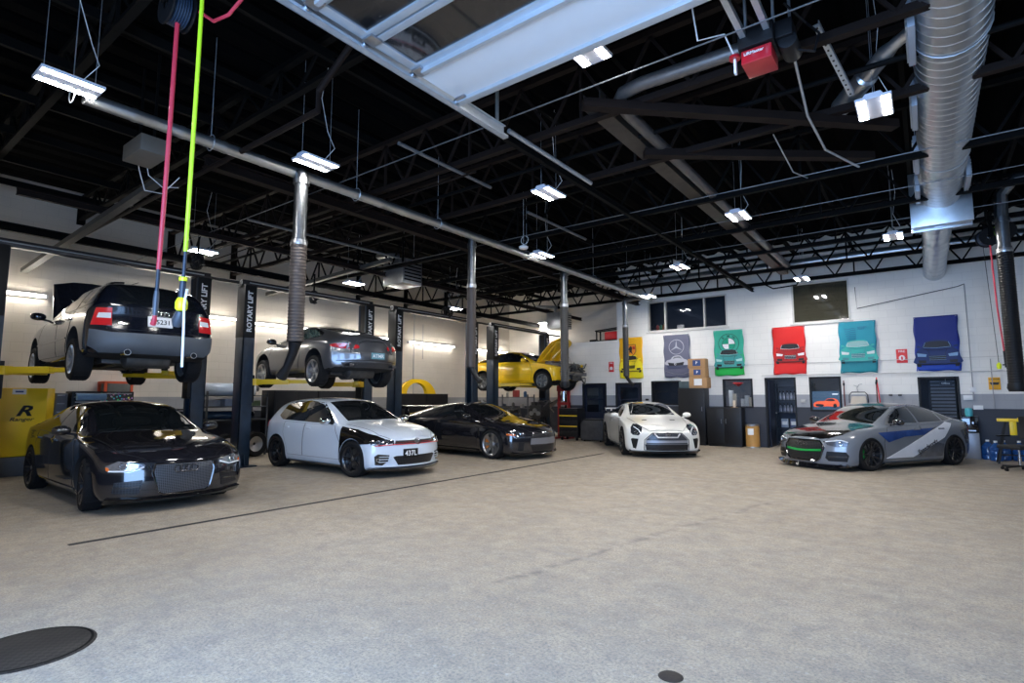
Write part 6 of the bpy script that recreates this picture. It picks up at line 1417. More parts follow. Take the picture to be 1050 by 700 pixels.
for k, (x, c, lb) in enumerate(((-3.55, (.30, .36, .45), 'pale blue carton on the shelf below the bottles'), (-3.30, (.12, .16, .28), 'dark blue carton on the shelf below the bottles'), (-3.08, (.35, .38, .45), 'grey carton at the right end below the bottles'))):
    m = MB(); m.box(-.10, -.13, 0, .10, .13, .26); o = m.build('carton', mat('carton_%d' % k, c, .6, noise=.2), bevel=.004); o.location = (x, 18.92, .55); tag(o, lb, 'box'); m = MB(); m.box(-.07, -.134, .08, .07, -.13, .19); m.build('carton_label', WHITEP if k else LETT, o, smooth=0)
def inner_lamp(x, y, z, p, c=(.9, .95, 1)): 
    t = thing('ceiling_lamp', 'flat ceiling lamp inside the office behind the wall at x %d' % x, 'light', (x, y, z)); t['label'] = {-3: 'flat lamp inside the bottle store', -5: 'flat lamp inside the room behind the left window', -2: 'flat lamp inside the room with the car picture', 0: 'flat lamp inside the rightmost office doorway', -7: 'flat lamp in the far left office room'}[x]
    m = MB(); m.box(-.3, -.15, 0, .3, .15, .04); m.build('housing', HOUS, t, bevel=.004); m = MB(); m.box(-.27, -.12, -.006, .27, .12, 0); m.build('diffuser', mat('lamp_diffuser_%d' % int(p*10), (1, 1, 1), .5, emit=c, es=p), t, smooth=0)
inner_lamp(-3, 18.2, 2.66, 14); inner_lamp(-5, 18.1, 2.66, 40); inner_lamp(-2, 18.4, 2.66, 12); inner_lamp(0, 18.4, 2.66, 2.5); inner_lamp(-7, 18.5, 2.66, 2.5)
m = MB()
for x in (-4.0, -1.3, -.95, -5.6, 1.2): m.box(x-.03, 17.85, 0, x+.03, 19.8, 2.7)
st(m.build('wall_partition', OFFW, smooth=0))
m = MB(); m.box(-10.5, 19.76, 0, 4.9, 19.8, 2.7); m.box(-8.54, 19.76, 2.86, 4.9, 19.8, H_); st(m.build('wall_office_back', OFFW, smooth=0))
# car picture on a screen behind the right window
t = thing('display_screen', 'screen showing an orange-red car behind the right office window', 'screen', (-2.26, 17.80, 1.36))
m = MB(); m.box(-.37, 0, -.26, .37, .04, .30); m.build('casing', BLACK, t, bevel=.006)
m = MB(); m.box(-.355, -.004, -.245, .355, 0, .285); m.build('screen', mat('screen_blue', (.02, .05, .09), .3, emit=(.10, .22, .40), es=.35), t, smooth=0)
def pic(pts, c, e, y=-.008, nm='picture'): mm = MB(); mm.prism_y(smooth_poly(pts, 3), y-.002, y); return mm.build(nm, mat('pic_%s' % nm+str(c), c, .4, emit=c, es=e), t, smooth=0)
pic([(-.30, -.16), (-.32, -.06), (-.22, .0), (-.05, .01), (.02, .07), (.20, .08), (.28, .02), (.31, -.08), (.27, -.15), (0, -.14)], (.85, .12, .04), .8, nm='car_body')
pic([(-.02, .015), (.04, .06), (.16, .065), (.20, .01)], (.02, .02, .03), 0, -.012, 'car_glass'); pic([(-.26, -.08), (-.08, -.09), (-.10, -.15), (-.25, -.14)], (.02, .02, .03), 0, -.012, 'car_grille'); pic([(.16, -.16), (.17, -.08), (.23, -.07), (.25, -.15), (.2, -.18)], (.03, .03, .03), 0, -.012, 'car_wheel')
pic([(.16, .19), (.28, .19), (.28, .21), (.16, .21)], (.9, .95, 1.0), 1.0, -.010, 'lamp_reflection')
# things on desk behind the left window
t = thing('work_desk', 'cluttered desk behind the left office window', 'desk', (-4.62, 18.5, 0)); m = MB(); m.box(-.5, -.3, 1.06, .5, .3, 1.10); m.build('desk_top', WTRIM, t, bevel=.004); m = MB()
for sx_ in (-1, 1):
    for sy in (-1, 1): m.cbox((sx_*.45, sy*.25, .53), (.05, .05, 1.06))
m.build('leg', STRUCT, t, smooth=0)
for k in range(7):
    x = -5.0+.12*k; h = rnd.uniform(.22, .60); c = rnd.choice([(.65, .68, .72), (.20, .32, .50), (.55, .50, .42), (.75, .76, .78), (.12, .14, .18)])
    m = MB(); m.box(-.055, -.08, 0, .055, .08, h); o = m.build('parts_carton', mat('pc_%d' % k, c, .6, noise=.3), bevel=.004); o.location = (x, 18.38, 1.10); tag(o, ['grey', 'blue', 'tan', 'white', 'dark', 'pale', 'small'][k] + ' parts carton on the desk behind the left window, %s from the left' % ['first', 'second', 'third', 'fourth', 'fifth', 'sixth', 'last'][k], 'box', 'cartons on the office desk')
m = MB(); m.lathe([(0, 0), (.02, 0), (.16, .10), (.15, .12), (0, .04)], 16, None, 'z'); o = m.build('desk_lamp_shade', REDT); o.location = (-4.75, 18.3, 1.82); tag(o, 'small red lamp shade hanging inside the left office window', 'lamp'); m = MB(); m.tube([(0, 0, .04), (0, 0, .84)], .005, 5); m.build('cord', BLACK, o)
# upper window contents
m = MB(); m.box(-.10, -.08, 0, .10, .08, .16); o = m.build('carton', WHITEP, bevel=.004); o.location = (-6.45, 18.05, 3.73); tag(o, 'small white box on the ledge of the wide upper window', 'box')
m = MB(); m.box(-7.4, 17.87, 3.66, -4.9, 18.4, 3.70); st(m.build('trim_window_ledge', WTRIM, smooth=0))
for k, (x, c) in enumerate(((-7.25, (.30, .05, .05)), (-7.13, (.05, .20, .12)), (-7.03, (.32, .12, .04)))):
    m = MB(); m.lathe([(0, 0), (.05, 0), (.055, .15), (.03, .22), (.0, .24)], 12, None, 'z'); o = m.build('container', mat('cont_%d' % k, c, .4, noise=.3)); o.location = (x, 18.02, 3.72); tag(o, ['dark red', 'dark green', 'orange'][k]+' container inside the left pane of the wide upper window', 'container')
# open doorway right: coats / blinds and sign
m = MB()
for k in range(16): m.box(.10, 18.3, .5+.09*k, .60, 18.32, .56+.09*k)
o = m.build('louvred_panel', mat('grey_louvre', (.09, .10, .13), .5, noise=.2), smooth=0, origin=(.35, 18.3, .5)); tag(o, 'grey louvred panel inside the rightmost office doorway', 'panel'); m = MB(); m.cbox((0, .04, .7), (.54, .03, 1.5)); m.build('backing', FRAME, o)
sign(.42, 1.83, .26, .10, mat('dark_sign', (.05, .06, .08), .5), 'small dark sign with pale lettering at the top of the rightmost doorway', [('Office', -.0, .07, LETT)], y=18.2)
pipe('sign_rod', [(.42, 18.2, 1.88), (.42, 18.2, 2.7)], .005, STEEL, 'thin rod holding the doorway sign', 'rod')
# sheet of paper on door edge
# ================================================================ cabinets under the banners
DCAB = mat('black_cabinet', (.007, .0075, .010), .4, spec=.35, noise=.4, nscale=4)
def cabinet(x0, x1, y0, y1, H, lb, nd=2, m_=DCAB, name='storage_cabinet', face='-y', handle=True):
    t = thing(name, lb, 'cabinet', ((x0+x1)/2, (y0+y1)/2, 0)); hx_, hy = (x1-x0)/2, (y1-y0)/2
    m = MB(); m.box(-hx_, -hy, .06, hx_, hy, H); m.box(-hx_+.03, -hy+.03, 0, hx_-.03, hy-.03, .06); m.build('body', m_, t, bevel=.008)
    for k in range(nd):
        if face == '-y':
            a = -hx_+.02+k*(2*hx_-.04)/nd+.006; b_ = a+(2*hx_-.04)/nd-.012; m = MB(); m.box(a, -hy-.02, .10, b_, -hy, H-.03); d = m.build('door', m_, t, bevel=.006)
            if handle: xx = b_-.06 if k % 2 == 0 else a+.06; m = MB(); m.tube([(xx, -hy-.02, H*.60), (xx, -hy-.05, H*.60), (xx, -hy-.05, H*.60+.12), (xx, -hy-.02, H*.60+.12)], .008, 6); m.build('handle', STEEL, d)
        else:
            a = -hy+.02+k*(2*hy-.04)/nd+.006; b_ = a+(2*hy-.04)/nd-.012; m = MB(); m.box(hx_, a, .10, hx_+.02, b_, H-.03); d = m.build('door', m_, t, bevel=.006)
            if handle: yy = b_-.06 if k % 2 == 0 else a+.06; m = MB(); m.tube([(hx_+.02, yy, H*.60), (hx_+.05, yy, H*.60), (hx_+.05, yy, H*.60+.12), (hx_+.02, yy, H*.60+.12)], .008, 6); m.build('handle', STEEL, d)
    return t
cabinet(-6.32, -5.48, 17.22, 17.66, 1.76, 'tall black two-door cabinet with cardboard boxes on top', 1)
cabinet(-5.44, -4.42, 17.22, 17.66, 1.16, 'low black cabinet right of the tall black cabinet', 2)
CARD = mat('cardboard', (.42, .24, .11), .8, noise=.15, nscale=6)
BLUP = mat('blue_print', (.03, .07, .22), .6)
def carton(x, z, w, d, h, lb, lab=True, m_=CARD, rz=0, white=False, y=17.44):
    m = MB(); m.box(-w/2, -d/2, 0, w/2, d/2, h); o = m.build('cardboard_box', m_, bevel=.006); o.location = (x, y, z); o.rotation_euler = (0, 0, rz); tag(o, lb, 'box', 'boxes on the tall black cabinet')
    m = MB(); m.box(-w/2-.001, -.03, h-.001, w/2+.001, .03, h+.002); m.build('tape', mat('brown_tape', (.30, .17, .07), .3), o, smooth=0)
    if lab: m = MB(); m.box(-w*.22, -d/2-.004, h*.25, w*.22, -d/2-.001, h*.85); pl = m.build('printed_patch', BLUP if not white else WHITEP, o, smooth=0); 
    if lab and not white: text_mesh('printed_mark', 'P', h*.4, LETT, pl, frame_M((0, -d/2-.007, h*.55), (1, 0, 0), (0, 0, 1)), .002)
carton(-5.68, 1.76, .56, .38, .34, 'cardboard box with white panel, bottom of the stack on the tall cabinet', white=True); carton(-5.70, 2.10, .50, .36, .28, 'middle cardboard box of the stack on the tall cabinet'); carton(-5.72, 2.38, .54, .36, .30, 'topmost cardboard box of the stack on the tall cabinet', rz=.06)
o = MB(); o.box(-.17, -.14, 0, .17, .14, .22); o = o.build('parts_case', mat('teal_case', (.06, .09, .10), .4, noise=.4), bevel=.01); o.location = (-6.14, 17.44, 1.76); tag(o, 'small dark grey-green case left of the boxes on the tall cabinet', 'case'); m = MB(); m.tube([(-.05, -.15, .17), (-.05, -.17, .19), (.05, -.17, .19), (.05, -.15, .17)], .006, 5); m.build('case_handle', BLACK, o)
t = thing('paper_towel_stand', 'small cream paper roll on the low black cabinet below the left window', 'paper roll', (-4.66, 17.42, 1.16)); m = MB(); m.lathe([(0, 0), (.10, 0), (.10, .015), (0, .015)], 18, None, 'z'); m.build('stand', CARD, t); m = MB(); m.lathe([(0, .015), (.04, .015), (.04, .22), (0, .22)], 18, None, 'z'); m.build('roll', mat('paper_cream', (.72, .60, .46), .8), t)
t = thing('fibre_drum', 'brown fibre drum with white label beside the bottle doorway', 'drum', (-4.17, 17.38, 0)); m = MB(); m.lathe([(0, 0), (.19, 0), (.19, .66), (.18, .67), (0, .67)], 32, None, 'z'); m.build('body', mat('drum_brown', (.50, .26, .07), .6, noise=.1), t)
m = MB(); m.lathe([(.193, 0), (.197, .02), (.193, .04)], 32, None, 'z'); m.lathe([(.193, .63), (.199, .65), (.193, .68), (.17, .685)], 32, None, 'z'); m.build('rim', STEEL, t); m = MB(); a0 = -PI/2-.05
for k in range(6): 
    aa, bb = a0-.45+.15*k, a0-.45+.15*(k+1); m.face([(.192*math.cos(aa), .192*math.sin(aa), .38), (.192*math.cos(bb), .192*math.sin(bb), .38), (.192*math.cos(bb), .192*math.sin(bb), .56), (.192*math.cos(aa), .192*math.sin(aa), .56)])
m.build('paper_label', WHITEP, t, recalc=False)
# storage on the low roof at the left
t = thing('folded_rack', 'black framed rack holding a red bag on the low office roof', 'rack', (-9.1, 18.0, 3.49)); m = MB()
for a, b_ in (((-.5, 0, 0), (-.5, 0, .45)), ((.45, 0, 0), (.45, 0, .5)), ((-.5, .3, 0), (-.5, .3, .45)), ((.45, .3, 0), (.45, .3, .5)), ((-.55, 0, .42), (.5, 0, .5)), ((-.55, .3, .42), (.5, .3, .5)), ((-.5, 0, .05), (.45, 0, .05)), ((-.55, 0, .42), (-.55, .3, .42))): m.bar(a, b_, .04, .04)
m.build('frame', BLACK, t); 
m = MB(); m.box(-9.30, 18.02, 3.56, -8.68, 18.28, 3.86); o = m.build('tool_bag', REDT, bevel=.05, origin=(-9, 18.15, 3.56)); o.location = (-9, 18.15, 3.56); tag(o, 'red bag inside the black rack on the low office roof', 'bag')
m = MB(); m.box(-9.9, 18.0, 3.49, -9.65, 18.2, 3.60); tag(m.build('parts_tray', STRUCT, bevel=.01, origin=(-9.8, 18.1, 3.49)), 'small dark tray left of the rack on the low office roof', 'tray')
# left corner of the office: drawer carts, bin, red press
def cart(x, y, w, d, H, lb, bands=(.62, .98)):
    t = thing('tool_cart', lb, 'tool cart', (x, y, 0)); m = MB(); m.box(-w/2, -d/2, .12, w/2, d/2, H); m.build('body', DCAB, t, bevel=.01)
    n = 5
    for k in range(n):
        z0 = .15+k*(H-.2)/n; m = MB(); m.box(-w/2+.02, -d/2-.015, z0+.01, w/2-.02, -d/2, z0+(H-.2)/n-.01); dd = m.build('drawer', BLACK, t, bevel=.004)
        if k in (1, 3): m = MB(); m.box(-w/2+.02, -d/2-.03, z0+(H-.2)/n-.045, w/2-.02, -d/2-.012, z0+(H-.2)/n-.01); m.build('pull', YEL, dd, bevel=.003)
    m = MB()
    for sx_ in (-1, 1):
        for sy in (-1, 1): m.lathe([(0, -.02), (.055, -.02), (.055, .02), (0, .02)], 14, Matrix.Translation((sx_*(w/2-.08), sy*(d/2-.08), .058)), 'x')
    m.build('castor', RUBBER, t)
    return t
cart(-9.95, 16.75, .75, .5, 1.10, 'black drawer cart with yellow pulls left of the office door')
t = thing('parts_washer', 'grey rounded metal parts tub between the drawer cart and the white sports car', 'parts washer', (-9.05, 16.75, 0)); m = MB(); m.prism_y([(-.42, .05), (.42, .05), (.40, .70), (.34, .76), (-.25, .76), (-.42, .60)], -.25, .25); m.build('tub', mat('dull_tub', (.08, .08, .085), .4, .5, noise=.4), t, bevel=.03); m = MB(); m.box(-.36, -.27, .70, .38, .27, .74); m.build('lid', DCAB, t, bevel=.01); m = MB()
for sx_ in (-1, 1): m.box(sx_*.3-.03, -.2, 0, sx_*.3+.03, .2, .05)
m.build('foot', BLACK, t)
t = thing('shop_press', 'red workshop press standing under the yellow coupe nose', 'press', (-10.55, 17.2, 0)); m = MB(); 
for sx_ in (-1, 1): m.box(sx_*.20-.04, -.05, 0, sx_*.20+.04, .05, 1.95)
m.box(-.26, -.07, 1.70, .26, .07, 1.98); m.box(-.26, -.3, 0, -.14, .3, .05); m.box(.14, -.3, 0, .26, .3, .05); m.build('frame', mat('press_red', (.28, .015, .015), .45, noise=.2), t, bevel=.006); m = MB(); m.box(-.24, -.08, 1.2, .24, .08, 1.3); m.build('bed', mat('press_red', (.28, .015, .015), .45), t, bevel=.005); m = MB(); m.lathe([(0, 1.35), (.06, 1.35), (.06, 1.85), (0, 1.85)], 16, None, 'z'); m.build('ram', CHROME, t)
# engines and clutter below the yellow coupe
def engine(x, y, z, s, lb, seed):
    t = thing('engine_block', lb, 'engine', (x, y, z)); r_ = random.Random(seed); em = mat('engine_grime', (.06, .058, .055), .5, .6, noise=.7, nscale=12)
    m = MB(); m.cbox((0, 0, .38*s), (.5*s, .6*s, .42*s)); m.cbox((0, 0, .16*s), (.36*s, .5*s, .14*s)); m.cbox((-.12*s, 0, .64*s), (.18*s, .55*s, .14*s)); m.cbox((.14*s, 0, .64*s), (.18*s, .55*s, .14*s)); m.build('block', em, t, bevel=.02)
    m = MB()
    for k in range(8):
        p = Vector((r_.uniform(-.25, .25), r_.uniform(-.3, .3), r_.uniform(.5, .75)))*s
        m.tube([p, p+Vector((r_.uniform(-.2, .2), r_.uniform(-.2, .2), .1))*s, p+Vector((r_.uniform(-.3, .3), r_.uniform(-.3, .3), r_.uniform(-.3, .1)))*s], .022*s, 7)
    m.build('manifold_pipes', mat('dull_pipe', (.16, .15, .14), .45, .8, noise=.4), t)
    for k in range(3):
        m = MB(); m.lathe([(0, -.03*s), (.08*s, -.03*s), (.06*s, 0), (.08*s, .03*s), (0, .03*s)], 18, Matrix.Translation(((k-1)*.15*s, -.33*s, (.3+.1*(k % 2))*s)), 'y'); m.build('pulley', STEEL, t)
    m = MB()
    for sx_ in (-1, 1): m.bar((sx_*.3*s, -.3*s, -z if z else 0), (sx_*.2*s, 0, .2*s), .05, .05); m.bar((sx_*.3*s, .3*s, -z if z else 0), (sx_*.2*s, 0, .2*s), .05, .05)
    m.build('stand', BLACK, t)
engine(-12.6, 15.4, .55, 1.0, 'greasy engine on a stand below the yellow coupe, left one', 1); engine(-11.4, 16.9, .6, 1.0, 'greasy engine on a stand beside the rear column of the last lift', 2)
engine(-12.9, 17.0, .3, 1.0, 'spare engine on the floor behind the stand under the yellow coupe', 3)
shelf_unit(-14.7, -13.0, 18.4, 18.9, [.5, 1.05, 1.5], mat('rack_grey', (.10, .10, .11), .5), 'low steel rack against the back wall under the yellow coupe')
for k in range(10):
    x = -14.55+.155*k; m = MB(); s_ = rnd.uniform(.08, .14); zz = (.5, 1.05, 1.5)[k % 3]
    if k % 2: m.box(-s_*.6, -s_, 0, s_*.6, s_, s_*2)
    else: m.lathe([(0, 0), (s_*.6, 0), (s_*.6, s_*1.6), (s_*.3, s_*2), (0, s_*2)], 14, None, 'z')
    o = m.build('parts_canister' if k % 2 == 0 else 'parts_bin', mat('prt_%d' % (k % 5), [(.35, .04, .04), (.06, .08, .12), (.35, .33, .30), (.04, .10, .20), (.12, .11, .10)][k % 5], .5, noise=.3), bevel=.008); o.location = (x, 18.65, zz); tag(o, ('round canister' if k % 2 == 0 else 'square bin') + ' on the %s shelf of the low rack, %s from the left' % (['bottom', 'middle', 'top'][k % 3], ['first', 'second', 'third', 'fourth', 'fifth', 'sixth', 'seventh', 'eighth', 'ninth', 'last'][k]), 'parts')
t = thing('scissor_ramp', 'pale inclined metal ramp behind the rear column of the last lift', 'ramp', (-11.9, 18.6, 0)); m = MB(); m.bar((-1.0, 0, .7), (.9, 0, 1.75), .5, .05); m.build('deck', mat('pale_ramp', (.40, .36, .30), .5, .2, noise=.3), t, bevel=.005); m = MB(); m.bar((-.8, .2, 0), (-.8, .2, .8), .05, .05); m.bar((.7, .2, 0), (.7, .2, 1.6), .05, .05); m.bar((-.8, -.2, 0), (-.8, -.2, .8), .05, .05); m.bar((.7, -.2, 0), (.7, -.2, 1.6), .05, .05); m.build('support', STRUCT, t)
# ================================================================ left side equipment
# yellow brake lathe / tyre machine cabinet with black base
t = thing('machine_cabinet', 'tall yellow machine cabinet with black logo and dark base at the far left', 'machine', (-14.1, 2.75, 0))
YC = mat('cabinet_yellow', (.86, .55, .008), .35, noise=.05, nscale=4)
m = MB(); m.prism_z([(-.35, -.75), (.22, -.75), (.42, -.32), (.42, .42), (.22, .58), (-.35, .58)], .36, 1.64); m.build('body', YC, t, bevel=.02)
m = MB(); m.prism_z([(-.37, -.78), (.25, -.78), (.46, -.32), (.46, .45), (.25, .62), (-.37, .62)], .0, .355); m.build('base', mat('charcoal_base', (.05, .055, .065), .5, noise=.15), t, bevel=.02)
lg = text_mesh('logo_letter', 'R', .27, BLACK, t, frame_M((.424, .08, 1.20), (0, 1, 0), (0, 0, 1)), .008, shear=.35, sx=1.4, bold=.03)
text_mesh('logo_lettering', 'Ranger', .095, BLACK, t, frame_M((.424, .06, 1.05), (0, 1, 0), (0, 0, 1)), .006, shear=.3, sx=1.3, bold=.012)
n_ = Vector((.43, -.20, 0)).normalized(); text_mesh('side_script', 'Ranger', .17, mat('dark_script', (.10, .07, .02), .5), t, frame_M((.327, -.535, 1.0), (0, 0, 1), (-.42, -.9, 0)), .006, shear=.3)
m = MB(); m.box(.42, -.10, 1.52, .432, .10, 1.62); lb_ = m.build('badge', WHITEP, t, bevel=.003)
m = MB(); m.box(.431, -.06, 1.555, .434, .06, 1.585); m.build('badge_mark', BLUP, lb_, smooth=0)
m = MB(); m.lathe([(0, 0), (.12, 0), (.10, .05), (0, .06)], 16, Matrix.Translation((0, -.3, 1.64)), 'z'); m.build('top_cap', BLACK, t)
# stickered toolbox beside it
SK, nt, b = node_mat('sticker_patchwork', .4)
tc = N(nt, 'ShaderNodeTexCoord'); v = N(nt, 'ShaderNodeTexVoronoi'); v.inputs['Scale'].default_value = 20; v.distance = 'CHEBYCHEV'; nt.links.new(tc.outputs['Object'], v.inputs['Vector'])
hs = N(nt, 'ShaderNodeHueSaturation'); hs.inputs['Saturation'].default_value = 1.0; hs.inputs['Value'].default_value = .8; nt.links.new(v.outputs['Color'], hs.inputs['Color']); nt.links.new(mixc(nt, ramp(nt, v.outputs['Distance'], [(.28, 0), (.34, 1)]), hs.outputs[0], (.02, .02, .025)), b.inputs['Base Color'])
def toolbox(x, y, z, w, d, h, lb, sticker=None, m_=DCAB, n=4, stand=0, group=None):
    t = thing('tool_chest', lb, 'tool chest', (x, y, 0), 0, group); m = MB(); m.box(-d/2, -w/2, z, d/2, w/2, z+h); m.build('body', m_, t, bevel=.01)
    for k in range(n):
        z0 = z+.02+k*(h-.04)/n; m = MB(); m.box(d/2, -w/2+.02, z0+.006, d/2+.015, w/2-.02, z0+(h-.04)/n-.006); dd = m.build('drawer', m_, t, bevel=.003); m = MB(); m.box(d/2+.012, -w/2+.05, z0+(h-.04)/n-.035, d/2+.03, w/2-.05, z0+(h-.04)/n-.015); m.build('pull', STEEL, dd, bevel=.002)
    if sticker: m = MB(); m.box(d/2+.016, sticker[0], z+.05, d/2+.020, sticker[1], z+h-.03); m.build('stickers', SK, t, smooth=0)
    m = MB()
    for sy in (-1, 1):
        for sx_ in (-1, 1): m.lathe([(0, -.02), (.06, -.02), (.06, .02), (0, .02)], 14, Matrix.Translation((sx_*(d/2-.08), sy*(w/2-.1), .06)), 'y')
    if z > .1: m.box(-d/2, -w/2, .10, d/2, w/2, z)
    m.build('castor_base', STRUCT, t)
    return t
toolbox(-14.25, 4.20, 1.02, 1.10, .45, .57, 'black tool chest plastered with colourful stickers behind the black sedan', sticker=(-.08, .52), n=3)
o = MB(); o.tube([(0, -.25, 0), (0, .25, 0)], .07, 16); o = o.build('towel_roll', mat('blue_towel', (.20, .34, .52), .8, noise=.1)); o.location = (-13.92, 3.95, 1.47); tag(o, 'blue paper roll on the front of the stickered tool chest', 'paper roll'); m = MB(); m.tube([(-.09, -.27, 0), (0, -.27, 0), (0, .27, 0), (-.09, .27, 0)], .008, 5); m.build('holder', STEEL, o)
toolbox(-14.35, 3.50, .5, .22, .4, 1.05, 'narrow grey tool tower between the yellow cabinet and the stickered chest', m_=mat('grey_tower', (.18, .18, .19), .5, noise=.1), n=6)
t = thing('parts_trolley', 'orange-red metal frame trolley above the black sedan roof', 'trolley', (-14.75, 4.62, 0)); m = MB()
OR = mat('orange_frame', (.62, .09, .03), .45, noise=.1)
for sx_ in (-1, 1):
    for sy in (-1, 1): m.bar((sx_*.2, sy*.25, .1), (sx_*.2, sy*.25, 1.82), .05, .05)
for z in (.4, 1.1, 1.45, 1.80): 
    for sy in (-1, 1): m.bar((-.2, sy*.25, z), (.2, sy*.25, z), .05, .05)
    for sx_ in (-1, 1): m.bar((sx_*.2, -.25, z), (sx_*.2, .25, z), .05, .05)
m.build('frame', OR, t); m = MB(); m.box(-.22, -.22, 1.5, .22, .22, 1.78); m.build('basket', mat('grey_basket', (.12, .12, .11), .6, noise=.3), t, bevel=.02); m = MB()
for sx_ in (-1, 1):
    for sy in (-1, 1): m.lathe([(0, -.02), (.05, -.02), (.05, .02), (0, .02)], 12, Matrix.Translation((sx_*.2, sy*.25, .052)), 'y')
m.build('castor', RUBBER, t)
# dark benches and machines behind the sedan
for i, (y, w, h, lb) in enumerate(((5.55, .6, 1.2, 'black tool chest below the wagon tail, left of the lift column'),)): toolbox(-14.2, y, .5, w, .6, h-.5, lb, n=4)
rk = shelf_unit(-14.6, -13.8, 6.2, 7.75, [.45, .92, 1.25, 1.52], mat('rack_dark', (.03, .035, .045), .5), 'dark steel rack holding bumpers between the first and second lift')
def bumper(x, y, z, lb, m_, L=1.35, h=.30):
    m = MB(); n = 16; rows_ = []
    for i in range(n+1):
        a = -1+2*i/n; yy = a*L/2; xx = -.30*abs(a)**3
        rows_.append([(xx, yy, h), (xx+.07, yy, h*.8), (xx+.10, yy, h*.45), (xx+.06, yy, h*.1), (xx, yy, 0), (xx-.02, yy, .02), (xx+.03, yy, h*.45), (xx-.02, yy, h*.97)])
    V = [[m.bm.verts.new(p) for p in r] for r in rows_]
    for A, B in zip(V, V[1:]):
        for k in range(8): m.bm.faces.new([A[k], A[(k+1) % 8], B[(k+1) % 8], B[k]])
    m.bm.faces.new(V[0]); m.bm.faces.new(V[-1][::-1])
    o = m.build('car_bumper', m_, smooth=50); o.location = (x, y, z); tag(o, lb, 'bumper', 'spare bumpers on the rack'); 
    return o
bumper(-13.95, 6.95, 1.52, 'pale silver-blue bumper on the top of the dark rack', mat('pale_bumper', (.50, .58, .68), .10, .2, coat=1, noise=.2, nscale=3)); bumper(-14.0, 6.95, .93, 'dark blue bumper on the middle shelf of the dark rack', mat('navy_bumper', (.02, .05, .10), .15, coat=1, noise=.2), h=.2)
BL = mat('white_tile_panel', (.30, .33, .38), .4, noise=.2)
for k, (y, w, h, c) in enumerate(((6.45, .3, .16, (.30, .34, .40)), (6.85, .28, .18, (.34, .36, .42)), (7.2, .22, .2, (.05, .05, .05)), (7.5, .25, .14, (.18, .26, .14)))):
    m = MB(); m.box(-.2, -w/2, 0, .2, w/2, h); o = m.build('parts_carton', mat('rkc_%d' % k, c, .6, noise=.3), bevel=.01); o.location = (-14.15, y, 1.25); tag(o, ['pale grey', 'light grey', 'black', 'green'][k]+' carton on the upper middle shelf of the dark rack', 'box')
for k, (y, r) in enumerate(((6.5, .30), (7.2, .31))):
    m = MB(); M = Matrix.Translation((-14.1, y, .45+r)); m.lathe([(.19, -.1), (r-.03, -.11), (r, -.07), (r, .07), (r-.03, .11), (.19, .1), (.19, -.1)], 28, None, 'y'); o = m.build('spare_tyre', RUBBER); o.location = (-14.1, y, .45+r) if 0 else (-13.55, y+.1, r); o.rotation_euler = (0, 0, PI/2); tag(o, ['left', 'right'][k]+' spare tyre leaning in front of the dark rack', 'tyre'); m = MB(); m.lathe([(.04, .03), (.19, .05), (.19, -.05), (.04, 0)], 24, None, 'y'); m.build('rim', STEEL, o)
# engine on top of rack (dark clutter)
t = thing('gearbox', 'dark gearbox lying behind the pale bumper on the rack top', 'gearbox', (-14.35, 7.4, 1.52)); m = MB(); m.lathe([(0, -.3), (.16, -.3), (.18, -.1), (.11, .1), (.08, .35), (0, .35)], 18, Matrix.Translation((0, 0, .18)), 'y'); m.cbox((0, -.1, .34), (.2, .2, .12)); m.build('casing', mat('engine_grime', (.06, .058, .055), .5, .6), t, bevel=.01); m = MB(); m.lathe([(0, -.34), (.06, -.34), (.06, -.3)], 14, Matrix.Translation((0, 0, .18)), 'y'); m.build('shaft', STEEL, t)
cabinet(-14.5, -13.85, 7.95, 9.25, 1.66, 'tall black locker cabinet behind the white hatchback, left one', 2, face='+x'); cabinet(-14.5, -13.85, 9.28, 10.55, 1.66, 'tall black locker cabinet behind the white hatchback, right one', 2, face='+x')
cabinet(-14.5, -13.85, 12.4, 13.5, 1.60, 'black cabinet carrying the yellow fender', 1, face='+x', handle=False); cabinet(-14.5, -13.85, 13.52, 14.6, 1.60, 'black cabinet right of the yellow fender', 1, face='+x', handle=False)
# yellow fender panel on the cabinet
m = MB(); n = 22; A_ = []
for i in range(n+1):
    a = PI*i/n; rr0 = .36; ro = .56 if i < 14 else .56+.18*(i-14)/8
    A_.append(((-.05, -rr0*math.cos(a), rr0*math.sin(a)), (.07, -rr0*math.cos(a)*1.04, rr0*math.sin(a)*1.04), (.05, -ro*math.cos(a), min(.50, ro*math.sin(a)*.95)), (-.08, -ro*math.cos(a), min(.46, ro*math.sin(a)*.9))))
V = [[m.bm.verts.new(p) for p in r] for r in A_]
for A2, B2 in zip(V, V[1:]):
    for k in range(4): m.bm.faces.new([A2[k], A2[(k+1) % 4], B2[(k+1) % 4], B2[k]])
m.bm.faces.new(V[0]); m.bm.faces.new(V[-1][::-1])
o = m.build('car_fender', P_YELLOW if 'P_YELLOW' in globals() else YEL, smooth=45); o.location = (-14.1, 13.25, 1.60); o.scale = (1, 1.25, 1); tag(o, 'bare yellow car fender lying arch-up on the black cabinets', 'fender')
toolbox(-14.2, 11.3, .1, 1.4, .6, .95, 'long black tool chest between the locker cabinets and the fender cabinet', n=5)
pipe('air_line', [(-14.93, 13.9, 4.5), (-14.93, 13.9, 1.2)], .015, mat('grey_conduit', (.35, .35, .36), .5, .2), 'vertical air line on the left wall right of the yellow fender'); pipe('air_line', [(-14.93, 14.35, 4.2), (-14.93, 14.35, 2.9)], .012, mat('grey_conduit', (.35, .35, .36), .5, .2), 'short air line with a valve on the left wall')
